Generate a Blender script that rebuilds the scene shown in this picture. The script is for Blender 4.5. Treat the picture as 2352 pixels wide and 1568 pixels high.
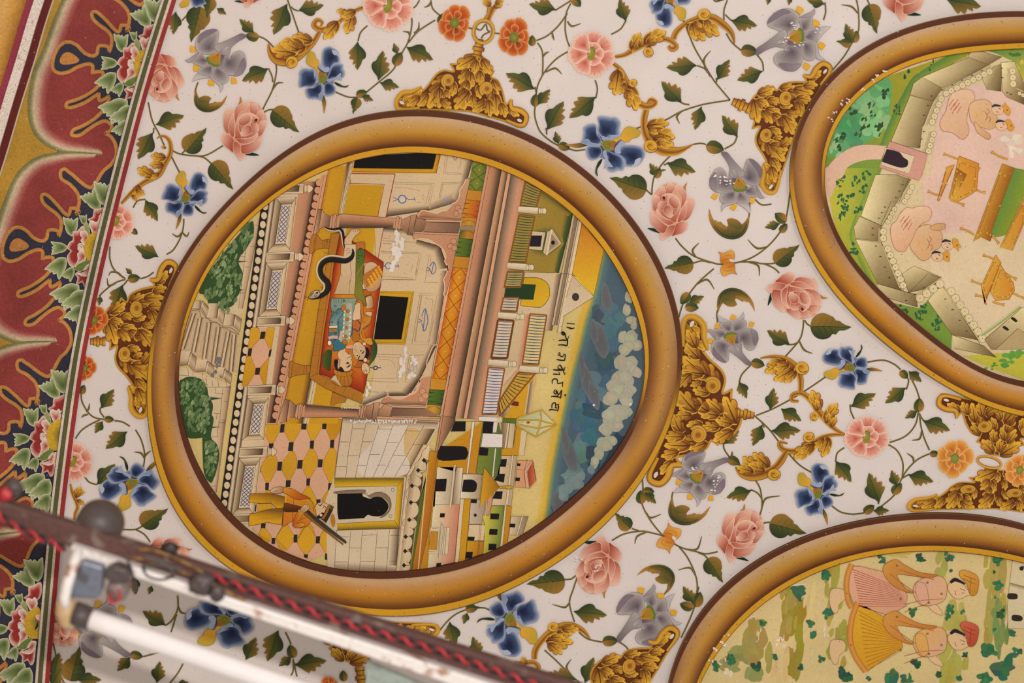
import bpy, math, random
from mathutils import Vector, Matrix
from mathutils.geometry import tessellate_polygon
for o in list(bpy.data.objects): bpy.data.objects.remove(o)
SC = bpy.context.scene
COL = SC.collection
R = math.radians
random.seed(7)

# ---------------------------------------------------------------- camera, world, lights, exposure
H = 6.0                      # height of the painted ceiling
CAMZ = 1.55
TILT = R(12)
cam = bpy.data.cameras.new('camera'); cam.lens = 85; cam.sensor_width = 36
camo = bpy.data.objects.new('camera', cam); COL.objects.link(camo)
camo.location = (0, 0, CAMZ); camo.rotation_euler = (math.pi - TILT, 0, 0)
SC.camera = camo
cam.dof.use_dof = True; cam.dof.focus_distance = (H - CAMZ) / math.cos(TILT) ; cam.dof.aperture_fstop = 1.6
F = 85 / 36 * 2352
CM = camo.rotation_euler.to_matrix()
def P(px, py, z=H):
    d = CM @ Vector(((px - 1176) / F, -(py - 784) / F, -1.0))
    t = (z - CAMZ) / d.z
    return Vector((d.x * t, d.y * t, z))
S0 = (P(1180, 784) - P(1170, 784)).length / 10      # metres per photo pixel in the middle of the ceiling

w = bpy.data.worlds.new('world'); SC.world = w; w.use_nodes = True
w.node_tree.nodes['Background'].inputs[0].default_value = (1.0, 0.965, 0.935, 1)
w.node_tree.nodes['Background'].inputs[1].default_value = 0.50
def light(name, loc, target, power, size, col):
    l = bpy.data.lights.new(name, 'AREA'); l.shape = 'DISK'; l.size = size; l.energy = power; l.color = col
    o = bpy.data.objects.new(name, l); COL.objects.link(o); o.location = loc
    o.rotation_euler = (Vector(target) - Vector(loc)).to_track_quat('-Z', 'Y').to_euler()
CEN = P(1176, 784)
light('camera_flash', (0.15, -0.29, CAMZ + 0.1), P(1500, 740), 96, 0.085, (1.0, 0.965, 0.945))  # stands for a flash just beside the camera, not a lamp of the hall
light('right_fill_light', (1.5, -.9, CAMZ + 0.5), P(1900, 650), 26, 0.2, (1.0, 0.93, 0.88))  # unseen fill light, added to brighten the right side of the ceiling
SC.view_settings.view_transform = 'Standard'; SC.view_settings.look = 'None'
SC.view_settings.exposure = 0.0; SC.view_settings.gamma = 1.0; SC.view_settings.use_curve_mapping = False

# ---------------------------------------------------------------- colour and materials
def lin(c):
    r = []
    for v in c[:3]:
        v = max(0., min(1., v / 255)); r.append(v / 12.92 if v <= .04045 else ((v + .055) / 1.055) ** 2.4)
    return (r[0], r[1], r[2], 1.)
def mix(a, b, t): return tuple(a[i] + (b[i] - a[i]) * t for i in range(3))
def paint_mat(name, rough=.5, mott=.16, fine=.10, specks=0.0, bump=.0, spec=.25):
    m = bpy.data.materials.new(name); m.use_nodes = True; nt = m.node_tree; N = nt.nodes; L = nt.links
    b = N['Principled BSDF']; b.inputs['Roughness'].default_value = rough
    b.inputs['Specular IOR Level'].default_value = spec
    at = N.new('ShaderNodeVertexColor'); at.layer_name = 'Col'
    g = N.new('ShaderNodeNewGeometry')
    def noise(sc, det):
        n = N.new('ShaderNodeTexNoise'); n.inputs['Scale'].default_value = sc; n.inputs['Detail'].default_value = det
        L.new(g.outputs['Position'], n.inputs['Vector']); return n
    n1 = noise(9, 5); n2 = noise(230, 4)
    a = N.new('ShaderNodeMapRange'); a.inputs[1].default_value = .3; a.inputs[2].default_value = .7
    a.inputs[3].default_value = 1 - mott / 2; a.inputs[4].default_value = 1 + mott / 2; L.new(n1.outputs['Fac'], a.inputs[0])
    c = N.new('ShaderNodeMapRange'); c.inputs[1].default_value = .3; c.inputs[2].default_value = .7
    c.inputs[3].default_value = 1 - fine / 2; c.inputs[4].default_value = 1 + fine / 2; L.new(n2.outputs['Fac'], c.inputs[0])
    mu = N.new('ShaderNodeMath'); mu.operation = 'MULTIPLY'; L.new(a.outputs[0], mu.inputs[0]); L.new(c.outputs[0], mu.inputs[1])
    vm = N.new('ShaderNodeVectorMath'); vm.operation = 'SCALE'; L.new(at.outputs['Color'], vm.inputs[0]); L.new(mu.outputs[0], vm.inputs['Scale'])
    out = vm.outputs[0]
    if specks:
        for sc, colr, th in ((150, (.10, .045, .02, 1), specks), (95, (.75, .68, .62, 1), specks * .5)):
            v = N.new('ShaderNodeTexVoronoi'); v.inputs['Scale'].default_value = sc; L.new(g.outputs['Position'], v.inputs['Vector'])
            v2 = N.new('ShaderNodeMath'); v2.operation = 'LESS_THAN'; v2.inputs[1].default_value = th; L.new(v.outputs['Distance'], v2.inputs[0])
            sp = N.new('ShaderNodeSeparateColor'); L.new(v.outputs['Color'], sp.inputs[0])
            v3 = N.new('ShaderNodeMath'); v3.operation = 'GREATER_THAN'; v3.inputs[1].default_value = .72; L.new(sp.outputs[0], v3.inputs[0])
            v4 = N.new('ShaderNodeMath'); v4.operation = 'MULTIPLY'; L.new(v2.outputs[0], v4.inputs[0]); L.new(v3.outputs[0], v4.inputs[1])
            mx = N.new('ShaderNodeMix'); mx.data_type = 'RGBA'; mx.inputs[7].default_value = colr
            L.new(v4.outputs[0], mx.inputs[0]); L.new(out, mx.inputs[6]); out = mx.outputs[2]
    L.new(out, b.inputs['Base Color'])
    if bump:
        n3 = noise(60, 6); bp = N.new('ShaderNodeBump'); bp.inputs['Strength'].default_value = bump; bp.inputs['Distance'].default_value = .002
        L.new(n3.outputs['Fac'], bp.inputs['Height']); L.new(bp.outputs[0], b.inputs['Normal'])
    return m
M_PAINT = paint_mat('mural_paint', .5, .16, .10, 0, 0, .07)
M_FRAME = paint_mat('frame_paint', .55, .12, .10, .14, 0, .07)
M_SCENE = paint_mat('miniature_paint', .55, .14, .12, .10, 0, .05)
M_WALLP = paint_mat('border_paint', .55, .42, .30, .12, 0, .07)
M_PLAST = paint_mat('white_plaster', .6, .07, .05, .10, .25, .1)
M_GLOSS = paint_mat('glossy_flaked_paint', .22, .10, .2, .12, .6, .5)

# ---------------------------------------------------------------- drawing in photo pixels on the ceiling
class Tr:                    # crop of the photograph: reads traced numbers in the crop's own enlargement
    k = 1.0; ox = 0; oy = 0; m = None
def Z(ox, oy, w=600, W=2352): Tr.k = w / W; Tr.ox = ox; Tr.oy = oy; Tr.m = None
def px(x, y): return (Tr.ox + x * Tr.k, Tr.oy + y * Tr.k)
CR = dict(A=(0, 0), B=(0, 400), C=(0, 800), D=(0, 1168), E=(400, 0), F=(900, 0), G=(1400, 0), H=(1300, 350), I=(1500, 650), J=(1752, 800),
          K=(1100, 1168), L=(1400, 950), M=(500, 1168), N=(1752, 0), O=(1752, 400))
for i, (a, b) in enumerate(((690, 330), (690, 600), (400, 430), (400, 700), (480, 960), (750, 860), (850, 1030), (1050, 380), (1050, 660), (1050, 900))): CR['Q%d' % (i + 1)] = (a, b, 450)
CR['P'] = (1552, 1168, 800); CR['U1'] = (690, 500, 225); CR['U2'] = (700, 640, 225); CR['U3'] = (700, 770, 225); CR['U4'] = (570, 1110, 225); CR['T'] = (1230, 720, 120, 784); CR['X'] = (0, 0, 2352)
def crop(c): Z(*CR[c])
def pts(s):
    """'x,y x,y! ...' in the current crop -> photo pixels (or motif units); '!' marks a sharp corner"""
    if not isinstance(s, str): return list(s)
    r = []
    for t in s.split():
        c = t.endswith('!'); t = t.rstrip('!'); x, y = t.split(','); p = px(float(x), float(y))
        if Tr.m: p = Tr.m(p)
        r.append(p)
        if c: r.append(p)
    return r
def motif_frame(o, r):       # o, r in the current crop: o -> (0,0), r -> (100,0)
    a = px(*o); b = px(*r); dx, dy = b[0] - a[0], b[1] - a[1]; q = dx * dx + dy * dy
    Tr.m = lambda p: (((p[0] - a[0]) * dx + (p[1] - a[1]) * dy) / q * 100, (-(p[0] - a[0]) * dy + (p[1] - a[1]) * dx) / q * 100)
def smooth(p, n=4, closed=False):
    m = len(p); out = []
    if m < 3: return list(p)
    rng = range(m) if closed else range(m - 1)
    for i in rng:
        if closed: a, b, c, d = p[i - 1], p[i], p[(i + 1) % m], p[(i + 2) % m]
        else: a, b, c, d = p[max(i - 1, 0)], p[i], p[i + 1], p[min(i + 2, m - 1)]
        if b == c: continue
        for k in range(n):
            t = k / n; t2 = t * t; t3 = t2 * t
            out.append(tuple(.5 * (2 * b[j] + (c[j] - a[j]) * t + (2 * a[j] - 5 * b[j] + 4 * c[j] - d[j]) * t2 + (3 * b[j] - a[j] - 3 * c[j] + d[j]) * t3) for j in (0, 1)))
    if not closed: out.append(p[-1])
    return out
def lerp_stops(st, t):
    if t <= st[0][0]: return st[0][1]
    for i in range(len(st) - 1):
        if t <= st[i + 1][0]:
            d = st[i + 1][0] - st[i][0]; return mix(st[i][1], st[i + 1][1], (t - st[i][0]) / d if d else 1)
    return st[-1][1]
EPS = 0.00003
class Art:
    def __init__(s, layer=0.0, step=1): s.v = []; s.f = []; s.c = []; s.z = layer; s.step = step
    def _up(s): s.z += .1 * s.step
    def face(s, *q):             # leaves out quads that fold over at a sharp bend
        A = [s.v[i] for i in q]; c = lambda a, b, d: (b[0] - a[0]) * (d[1] - a[1]) - (b[1] - a[1]) * (d[0] - a[0])
        if c(A[0], A[1], A[2]) < 0 and c(A[0], A[2], A[3]) < 0: s.f.append(q)
    def fill(s, p, col, col2=None, g=None, sm=True, edge=None, ew=.8, n=4):
        p = pts(p)
        if sm: p = smooth(p, n, True)
        q = [p[0]]
        for a in p[1:]:
            if abs(a[0] - q[-1][0]) + abs(a[1] - q[-1][1]) > .02: q.append(a)
        p = q
        if len(p) < 3: return s
        b = len(s.v)
        for a in p:
            s.v.append((a[0], a[1], s.z))
            if col2 is None: s.c.append(col)
            else:
                (x0, y0), (x1, y1) = g; dx, dy = x1 - x0, y1 - y0
                t = ((a[0] - x0) * dx + (a[1] - y0) * dy) / (dx * dx + dy * dy + 1e-9); s.c.append(mix(col, col2, max(-.3, min(1.3, t))))
        for t in tessellate_polygon([[Vector((a[0], a[1], 0)) for a in p]]): s.f.append((b + t[0], b + t[1], b + t[2]))
        s._up()
        if edge is not None: s.ribbon(p + [p[0], p[1]], ew, [(-1, edge), (1, edge)], sm=False)
        return s
    def rad(s, p, stops, focus=None, sm=True, edge=None, ew=.8, n=3):
        p = pts(p)
        if sm: p = smooth(p, n, True)
        if focus is None: focus = (sum(a[0] for a in p) / len(p), sum(a[1] for a in p) / len(p))
        m = len(p); b = len(s.v); K = len(stops)
        for t, c in stops:
            t = min(t, .985)
            for a in p: s.v.append((a[0] + (focus[0] - a[0]) * t, a[1] + (focus[1] - a[1]) * t, s.z)); s.c.append(c)
        for k in range(K - 1):
            for i in range(m):
                j = (i + 1) % m; s.f.append((b + k * m + i, b + k * m + j, b + (k + 1) * m + j, b + (k + 1) * m + i))
        s.f.append(tuple(b + (K - 1) * m + i for i in range(m)))
        s._up()
        if edge is not None: s.ribbon(p + [p[0], p[1]], ew, [(-1, edge), (1, edge)], sm=False)
        return s
    def petal(s, p, foc, near, far, edge=None, ew=.8, rim=None, n=3):
        p = smooth(pts(p), n, True)
        d = sorted((math.hypot(a[0] - foc[0], a[1] - foc[1]), i) for i, a in enumerate(p)); a0, a1 = p[d[0][1]], p[d[-1][1]]
        return s.fill(p, near, far, (a0, a1), False, edge, ew)
    def ribbon(s, p, w, stops=None, sm=True, col=None, n=4, taper=None):
        p = pts(p)
        if col is not None: stops = [(-1, col), (1, col)]
        if sm: p = smooth(p, n)
        q = [p[0]]
        for a in p[1:]:
            if abs(a[0] - q[-1][0]) + abs(a[1] - q[-1][1]) > .01: q.append(a)
        p = q; m = len(p)
        if m < 2: return s
        if len(stops) == 2: stops = [stops[0], ((stops[0][0] + stops[1][0]) / 2, mix(stops[0][1], stops[1][1], .5)), stops[1]]
        b = len(s.v); K = len(stops)
        for i in range(m):
            a = p[max(i - 1, 0)]; c = p[min(i + 1, m - 1)]; dx, dy = c[0] - a[0], c[1] - a[1]; L = math.hypot(dx, dy) or 1
            t = i / (m - 1)
            if isinstance(w, (int, float)): ww = w
            else: u = t * (len(w) - 1); k = min(int(u), len(w) - 2); ww = w[k] + (w[k + 1] - w[k]) * (u - k)
            zz = s.z + (i % 3) * .1 * (ww > 4)
            for o, cc in stops: s.v.append((p[i][0] - dy / L * ww / 2 * o, p[i][1] + dx / L * ww / 2 * o, zz)); s.c.append(cc)
        for i in range(m - 1):
            for k in range(K - 1): s.face(b + i * K + k, b + i * K + k + 1, b + (i + 1) * K + k + 1, b + (i + 1) * K + k)
        s._up(); return s
    def line(s, p, col, w=.8, sm=False): return s.ribbon(p, w, col=col, sm=sm)
    def lines(s, txt, col, w=.8, sm=False):
        for t in txt.split(';'):
            if t.strip(): s.line(t, col, w, sm)
        return s
    def dot(s, x, y, r, col, r2=None, n=10, rot=0):
        r2 = r2 or r; c, d = math.cos(rot), math.sin(rot)
        return s.fill([(x + r * math.cos(i / n * 6.2832) * c - r2 * math.sin(i / n * 6.2832) * d, y + r * math.cos(i / n * 6.2832) * d + r2 * math.sin(i / n * 6.2832) * c) for i in range(n)], col, sm=False)
    def quad(s, p, stops, n=1):
        """four points a b c d: stops run from edge a-b to edge d-c"""
        a, b_, c, d = [q for i, q in enumerate(pts(p))][:4]; b = len(s.v)
        for t, cc in stops:
            s.v.append((a[0] + (d[0] - a[0]) * t, a[1] + (d[1] - a[1]) * t, s.z)); s.c.append(cc)
            s.v.append((b_[0] + (c[0] - b_[0]) * t, b_[1] + (c[1] - b_[1]) * t, s.z)); s.c.append(cc)
        for k in range(len(stops) - 1): s.f.append((b + 2 * k, b + 2 * k + 1, b + 2 * k + 3, b + 2 * k + 2))
        s._up(); return s
    def mesh(s, name, mode='plane', origin=None, mat=None):
        me = bpy.data.meshes.new(name)
        if mode == 'plane':
            o = origin or Vector((0, 0, H)); vs = []
            for x, y, z in s.v: q = P(x, y); vs.append((q.x - o.x, q.y - o.y, H - o.z - z * EPS * 10))
        else: vs = [(x * .001, y * .001, -z * EPS * 10) for x, y, z in s.v]
        me.from_pydata(vs, [], s.f)
        at = me.color_attributes.new('Col', 'FLOAT_COLOR', 'POINT'); buf = []
        for c in s.c: buf.extend(lin(c))
        at.data.foreach_set('color', buf); me.materials.append(mat or M_PAINT); me.update(); return me
def empty(name, loc):
    o = bpy.data.objects.new(name, None); o.empty_display_size = .02; COL.objects.link(o); o.location = loc; return o
def tag(o, label=None, cat=None, group=None, kind=None):
    if label: o['label'] = label
    if cat: o['category'] = cat
    if group: o['group'] = group
    if kind: o['kind'] = kind
    return o
def link(name, me, parent=None, label=None):
    o = bpy.data.objects.new(name, me); COL.objects.link(o)
    if parent: o.parent = parent
    if label: o['label'] = label
    return o
def thing(name, at, label, cat, group=None): return tag(empty(name, P(*at)), label, cat, group, 'thing')
def part(name, art, parent, mat=None, label=None):
    r = parent
    o = Vector(parent.location) if parent.parent is None else Vector(parent.parent.location)
    return link(name, art.mesh(name, 'plane', o, mat), parent, label)
def single(name, art, at, label, cat, mat=None, group=None, kind=None):
    o = P(*at); ob = link(name, art.mesh(name, 'plane', o, mat)); ob.location = o; return tag(ob, label, cat, group, kind or 'thing')
def put(o, a, b, flip=False, lift=0.0, sy=1.0):
    """place a motif object (0,0)->(100,0) units on the photo points a->b"""
    A = P(*a); B = P(*b); d = B - A; sc = d.length / .1
    o.location = (A.x, A.y, H - lift * EPS * 10); o.rotation_euler = (0, 0, math.atan2(d.y, d.x)); o.scale = (sc, (-sc if flip else sc) * sy, 1); return o
def rel(o, a, b, flip, parent, lift=0.0, sy=1.0):
    put(o, a, b, flip, lift, sy); q = Vector(parent.location); o.parent = parent; o.location = Vector(o.location) - q
# ---------------------------------------------------------------- motif library (each traced once from one example)
GD = (50, 58, 34); GM = (78, 82, 38); OC = (142, 104, 44); OCL = (160, 122, 58); GT = (58, 88, 66)
GOD = (98, 52, 24); GOM = (156, 102, 34); GOL = (200, 146, 44); GOY = (212, 164, 62)
LIB = {}
def reg(name, *parts):
    LIB[name] = [(n, a.mesh(n, 'motif', mat=m), lay) for n, a, m, lay in parts]
# lobed vine leaf
crop('G'); motif_frame((480, 1), (581, 1)); Tr.m = None
def U(txt):                   # points given directly in motif units
    r = []
    for t in txt.split():
        c = t.endswith('!'); t = t.rstrip('!'); x, y = t.split(','); r.append((float(x), float(y)))
        if c: r.append(r[-1])
    return r
a = Art()
a.fill(U('0,0! 14,-4 28,-14 44,-20 58,-18 66,-10 80,-6 100,4! 84,4 66,2 40,3 16,3'), GD, GM, ((40, -18), (50, 4)))
a.fill(U('0,0! 16,3 40,3 66,2 84,4 100,4! 88,10 78,9 80,16 68,14 64,13 60,24 50,22 46,20 42,26 32,22 22,14 10,6'), GM, OC, ((45, 2), (50, 22)))
a.lines_ = None
a.line(U('4,0 30,2 60,2 92,4'), (36, 42, 26), .9, True)
a.line(U('40,3 52,12 58,18'), (96, 78, 34), .8, True); a.line(U('30,4 38,12 44,18'), (96, 78, 34), .8, True)
reg('leaf', ('leaf', a, None, 1))
# round serrated rose leaf with a curled tip
a = Art()
a.fill(U('0,0! 4,-16 16,-27 32,-30 48,-24 56,-20 62,-13 70,-12 82,-4 100,2! 86,2 70,1 40,0 18,0'), OC, (112, 92, 38), ((30, -30), (40, 0)))
a.fill(U('0,0! 18,0 40,0 70,1 100,2! 84,9 70,10 62,18 54,17 46,25 30,29 14,24 4,13'), GM, GD, ((40, 0), (36, 26)))
for x in (16, 30, 44): a.line(U('%d,0 %d,-8 %d,-18' % (x, x + 7, x + 11)), (92, 72, 30), .8, True); a.line(U('%d,0 %d,8 %d,17' % (x, x + 7, x + 10)), (34, 42, 26), .8, True)
a.line(U('2,0 40,0 80,2 98,2'), (40, 42, 24), 1.0, True)
reg('round_leaf', ('leaf', a, None, 1))
# bud
a = Art()
a.fill(U('0,0! 14,-26 42,-34 76,-24 100,0! 78,18 46,30 14,22'), GM, GD, ((20, -20), (80, 10)))
a.fill(U('0,0! 20,-8 55,-10 100,0! 76,20 46,30 14,22'), OC, GM, ((30, 20), (60, -6)))
a.line(U('4,-2 30,-9 60,-9 96,-1'), (38, 40, 24), 1.6, True)
reg('bud', ('bud', a, None, 1))
# crescent acanthus leaf: base (0,0), tip (100,0), belly towards +y
a = Art()
a.fill(U('0,0! -3,18 0,38 10,52 26,60 44,61 62,56 80,44 94,26 99,8 100,0! 94,10 86,22 76,28 66,26 60,30 58,34 50,36 46,28 52,20 46,16 34,18 26,24 14,24 6,14'), GD, OC, ((30, 62), (40, 22)))
a.fill(U('14,24 26,16 40,14 50,18 46,30 34,34 20,36 10,30'), OC, GM, ((30, 16), (26, 36)))
a.fill(U('48,36 60,30 72,27 80,24 78,30 66,38 50,42'), OCL, OC, ((70, 25), (60, 40)))
a.line(U('2,20 10,44 30,54 56,52 80,38'), (44, 54, 34), 1.6, True)
reg('curled_leaf', ('leaf', a, None, 1))
# small gold acanthus leaflet
a = Art()
GL_ = '0,0 8,-16 26,-26 44,-28 50,-20 42,-15 58,-27 76,-26 80,-18 70,-12 86,-13 100,-3'; GR_ = '100,-3 92,9 74,10 80,17 74,27 58,27 44,14 48,22 40,29 22,24 8,14'
a.fill(U(GL_ + ' ' + GR_), (112, 62, 28), (206, 152, 48), ((6, 0), (82, 0)))
a.ribbon(U(GL_), 3.4, col=GOY); a.ribbon(U(GR_), 2.6, col=(122, 70, 26))
a.ribbon(U('4,0 40,-2 86,0'), [7, 4, 1], col=(86, 44, 20)); a.ribbon(U('10,-4 26,-16 48,-26'), [5, 1], col=(104, 56, 24)); a.ribbon(U('10,4 30,14 48,24'), [5, 1], col=(104, 56, 24))
reg('gold_leaf', ('acanthus_leaf', a, None, 1))
# gold knob
a = Art()
a.rad([(50 + 50 * math.cos(i / 16 * 6.2832), 46 * math.sin(i / 16 * 6.2832)) for i in range(16)], [(0, (112, 62, 24)), (.18, GOY), (.5, GOL), (1, GOM)], focus=(36, -8), sm=False)
a.ribbon([(50 + (36 - t * 5) * math.cos(t), (32 - t * 5) * math.sin(t)) for t in [i * .35 for i in range(15)]], [6, 2], col=GOD, sm=False)
reg('gold_knob', ('knob', a, None, 1))
# pink rose
crop('E'); motif_frame((547, 1256), (740, 1078)); RF = (0, 0)
RL = (222, 176, 152); RM = (208, 146, 120); RD = (164, 78, 58); RE = (224, 190, 160)
ROSE = ['455,1060 480,990 520,985 550,1000 545,1070 550,1130 540,1200 500,1205 465,1180 450,1130', '440,1205 480,1205 520,1225 545,1265 540,1310 535,1370 500,1345 455,1310 435,1250',
 '680,950 700,935 750,935 755,985 750,1030 720,1040 690,1015', '755,1000 795,985 807,1010 800,1060 770,1110 745,1110 740,1060', '790,1080 830,1085 836,1110 815,1165 790,1210 760,1220 735,1200 750,1130',
 '550,1000 570,960 620,930 680,918 680,950 640,990 600,1010 575,1060 560,1110 548,1060', '600,1045 640,1020 690,1015 740,1040 745,1110 765,1150 750,1190 700,1230 640,1240 605,1230 580,1120', 
 '500,1190 495,1130 520,1060 540,1020 550,1080 548,1200 530,1235', '700,1090 740,1110 765,1140 750,1180 710,1195 690,1150', '585,1100 610,1040 660,1022 690,1050 685,1095 640,1125 600,1130', '600,1185 640,1135 690,1130 705,1165 690,1200 640,1225 605,1215',
 '560,1245 600,1240 650,1250 700,1230 755,1190 750,1225 700,1275 640,1290 590,1285', '600,1310 650,1295 720,1270 790,1225 790,1270 750,1330 690,1370 640,1382 610,1375',
 '545,1270 590,1290 605,1330 605,1370 640,1385 630,1420 598,1440 570,1400 540,1370 535,1320', '560,1245 552,1180 560,1120 580,1070 600,1050 582,1110 590,1170 605,1215 610,1245 585,1245', '705,1080 740,1045 760,1060 755,1095 735,1112 712,1105']
a = Art(); a.fill('450,1060 480,990 550,1000 600,935 680,918 750,935 807,1000 836,1110 790,1210 790,1270 740,1350 640,1385 598,1440 540,1370 450,1300 435,1240 500,1205 455,1150', RM)
sep = Art(); 
for t in ('600,985 580,950 595,915 600,870 615,905 612,950 605,985', '640,1385 690,1368 730,1375 765,1392 710,1396 660,1392'): sep.fill(t, OC, GD, ((50, 0), (60, 20)))
for i, t in enumerate(ROSE):
    p = pts(t); foc = RF if i not in (8, 9, 10, 15) else (62, 8)
    if i in (9, 10): a.petal(p, foc, RD, RL, RE, 1.1)
    else: a.petal(p, foc, RD, RL, RE, 1.1)
h = Art(); q = pts('740,1078')[0]; h.dot(q[0], q[1], 6.5, (120, 40, 36), 5); h.dot(q[0], q[1], 3.6, (92, 26, 28))
h.dot(q[0], q[1] - 11, 5, (196, 116, 92), 2)
reg('rose', ('sepals', sep, None, 0), ('petals', a, None, .6), ('heart', h, None, 6))
# blue iris
motif_frame((1335, 700), (1215, 480))
IB = [(0, (166, 168, 176)), (.1, (122, 132, 156)), (.3, (60, 74, 106)), (.7, (34, 42, 68)), (1, (26, 32, 56))]; IL = (196, 196, 200)
IR = [('1300,720 1270,760 1230,785 1175,780 1130,790 1118,760 1125,690 1125,650 1160,615 1220,618 1265,620 1265,680 1290,710', '1240,730'),
 ('1390,640 1340,605 1330,560 1330,500 1345,440 1390,415 1430,425 1480,460 1492,510 1490,560 1450,570 1420,600 1395,640', '1420,510'),
 ('1375,705 1400,650 1430,585 1480,565 1525,575 1525,610 1542,650 1530,690 1490,700 1430,700 1390,725', '1420,670'), ('1300,750 1250,790 1185,800 1185,850 1210,890 1250,890 1300,895 1330,905 1340,860 1345,800 1335,760', '1285,800'),
 ('1355,755 1400,740 1450,780 1450,840 1380,865 1355,850 1350,800', '1385,770')]
a = Art(); lv = Art(); cx = Art(); ce = Art()
for t in ('1345,855 1365,900 1368,950 1350,1025 1340,960 1332,900', '1445,735 1480,745 1530,770 1578,762 1550,785 1490,775 1455,755'): lv.fill(t, GD, OC, ((-60, 0), (-90, 0)))
a.rad([(46 * math.cos(i / 12 * 6.2832), 46 * math.sin(i / 12 * 6.2832)) for i in range(12)], [(0, (120, 128, 150)), (.4, (60, 72, 102)), (1, (40, 48, 76))], sm=False)
for t, f in IR: a.rad(t, IB, pts(f)[0], edge=(120, 128, 148), ew=.6)
for t in ('1262,620 1290,615 1310,660 1315,700 1295,745 1272,742 1285,700 1262,670', '1305,600 1320,570 1350,610 1390,600 1395,620 1380,645 1350,640', '1335,750 1328,820 1300,855 1325,905 1345,850 1350,780', '1375,712 1440,702 1500,655 1500,690 1515,720 1450,712 1400,735', '1425,445 1480,465 1490,510 1468,492 1440,485'):
    a.fill(t, (118, 130, 158), (160, 166, 180), ((-60, -60), (60, 60)), edge=(178, 180, 186), ew=.8)
ce.fill('1300,700 1310,640 1340,650 1375,660 1378,700 1372,725 1340,750 1310,745', (150, 104, 34), (134, 128, 50), (pts('1320,660')[0], pts('1350,740')[0]))
for k in range(15):
    q = pts('%d,%d' % (1318 + (k % 4) * 15 + random.randint(-3, 3), 690 + (k // 4) * 14))[0]; ce.dot(q[0], q[1], 2.6, (96, 110, 44))
for t in ('1310,640 1330,700', '1325,645 1340,690', '1345,655 1350,695'): ce.line(t, (120, 74, 26), .8)
cx.fill('1205,480 1230,460 1265,475 1280,520 1305,545 1305,580 1290,610 1330,655 1300,668 1270,612 1240,600 1200,575 1190,540', (176, 148, 52), (208, 152, 50), (pts('1200,500')[0], pts('1290,560')[0]), edge=(120, 112, 44), ew=.9)
reg('iris', ('sepals', lv, None, 0), ('petals', a, None, .6), ('calyx', cx, None, 3.2), ('stamens', ce, None, 4))
# lavender flower with a long trumpet
crop('H'); motif_frame((1555, 290), (1410, 0))
a = Art(); ye = Art(); tb = Art(); ce = Art(); LV = [(0, (172, 162, 154)), (.3, (148, 136, 132)), (.7, (116, 104, 106)), (1, (92, 80, 86))]; LE = (112, 98, 98)
for x, y in ((1335, 388), (1500, 488), (1665, 432), (1758, 298)):
    q = [(x - 34, y + 6), (x - 8, y - 26), (x + 32, y - 20), (x + 20, y + 14), (x + 4, y + 32)]; ye.fill([Tr.m(px(*c)) for c in q], (214, 160, 44), sm=False, edge=(190, 128, 36), ew=.8)
for t, f in (('1510,260 1490,330 1430,365 1360,350 1310,320 1290,250 1310,190 1350,140 1400,135 1440,180 1440,210 1490,200 1520,230', '1440,270'), ('1570,230 1620,280 1700,300 1740,280 1765,220 1760,170 1720,100 1640,60 1615,80 1600,130 1580,180 1560,190', '1640,230'),
 ('1380,400 1400,360 1500,330 1530,350 1530,400 1500,445 1420,455 1385,430', '1490,370'), ('1540,350 1580,350 1640,420 1630,460 1560,460 1520,440', '1560,380'), ('1590,330 1650,310 1700,300 1730,380 1720,400 1640,400 1600,380', '1630,340')):
    a.rad(t, LV, pts(f)[0], edge=LE, ew=.8)
for t in ('1400,460 1500,440 1540,400 1520,450 1430,480 1395,530!', '1530,450 1600,460 1640,470 1650,550! 1600,500', '1700,300 1730,340 1750,380 1780,410! 1740,415 1715,380', '1640,60 1690,75 1750,150 1755,200 1735,232 1718,180 1670,110', '1300,310 1350,350 1345,280 1350,220 1340,170 1300,220 1290,270'):
    a.fill(t, (186, 176, 170), (136, 122, 126), (pts('1500,520')[0], pts('1500,300')[0]), edge=LE, ew=.7)
a.fill('1500,205 1525,240 1515,300 1480,340 1440,350 1480,300 1490,250', (98, 84, 92), (150, 138, 142), (pts('1510,240')[0], pts('1450,340')[0]))
tb.fill('1395,0 1440,70 1470,140 1465,200 1520,230 1590,210 1600,180 1540,110 1490,50 1445,-5', (112, 98, 102), (156, 146, 140), (pts('1420,0')[0], pts('1530,200')[0]), edge=LE, ew=.7)
tb.fill('1495,150 1520,160 1550,215 1540,240 1505,215', (168, 158, 154), (130, 118, 122), (pts('1500,160')[0], pts('1540,230')[0]), edge=LE, ew=.6)
ce.fill('1540,225 1590,260 1615,295 1605,328 1560,342 1500,325 1515,270', (196, 128, 40), (150, 128, 44), (pts('1545,230')[0], pts('1550,330')[0]))
for k in range(7): x = 1508 + k * 16; ce.line('%d,%d 1545,232' % (x, 322 + (k % 2) * 6 - abs(k - 3) * 2), (132, 92, 30), .7)
ce.ribbon('1500,322 1530,338 1570,338 1608,326 1616,298', 6, col=(98, 114, 52))
reg('lavender_flower', ('sepals', ye, None, 0), ('tube', tb, None, 3.4), ('petals', a, None, .6), ('stamens', ce, None, 5))
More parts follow.
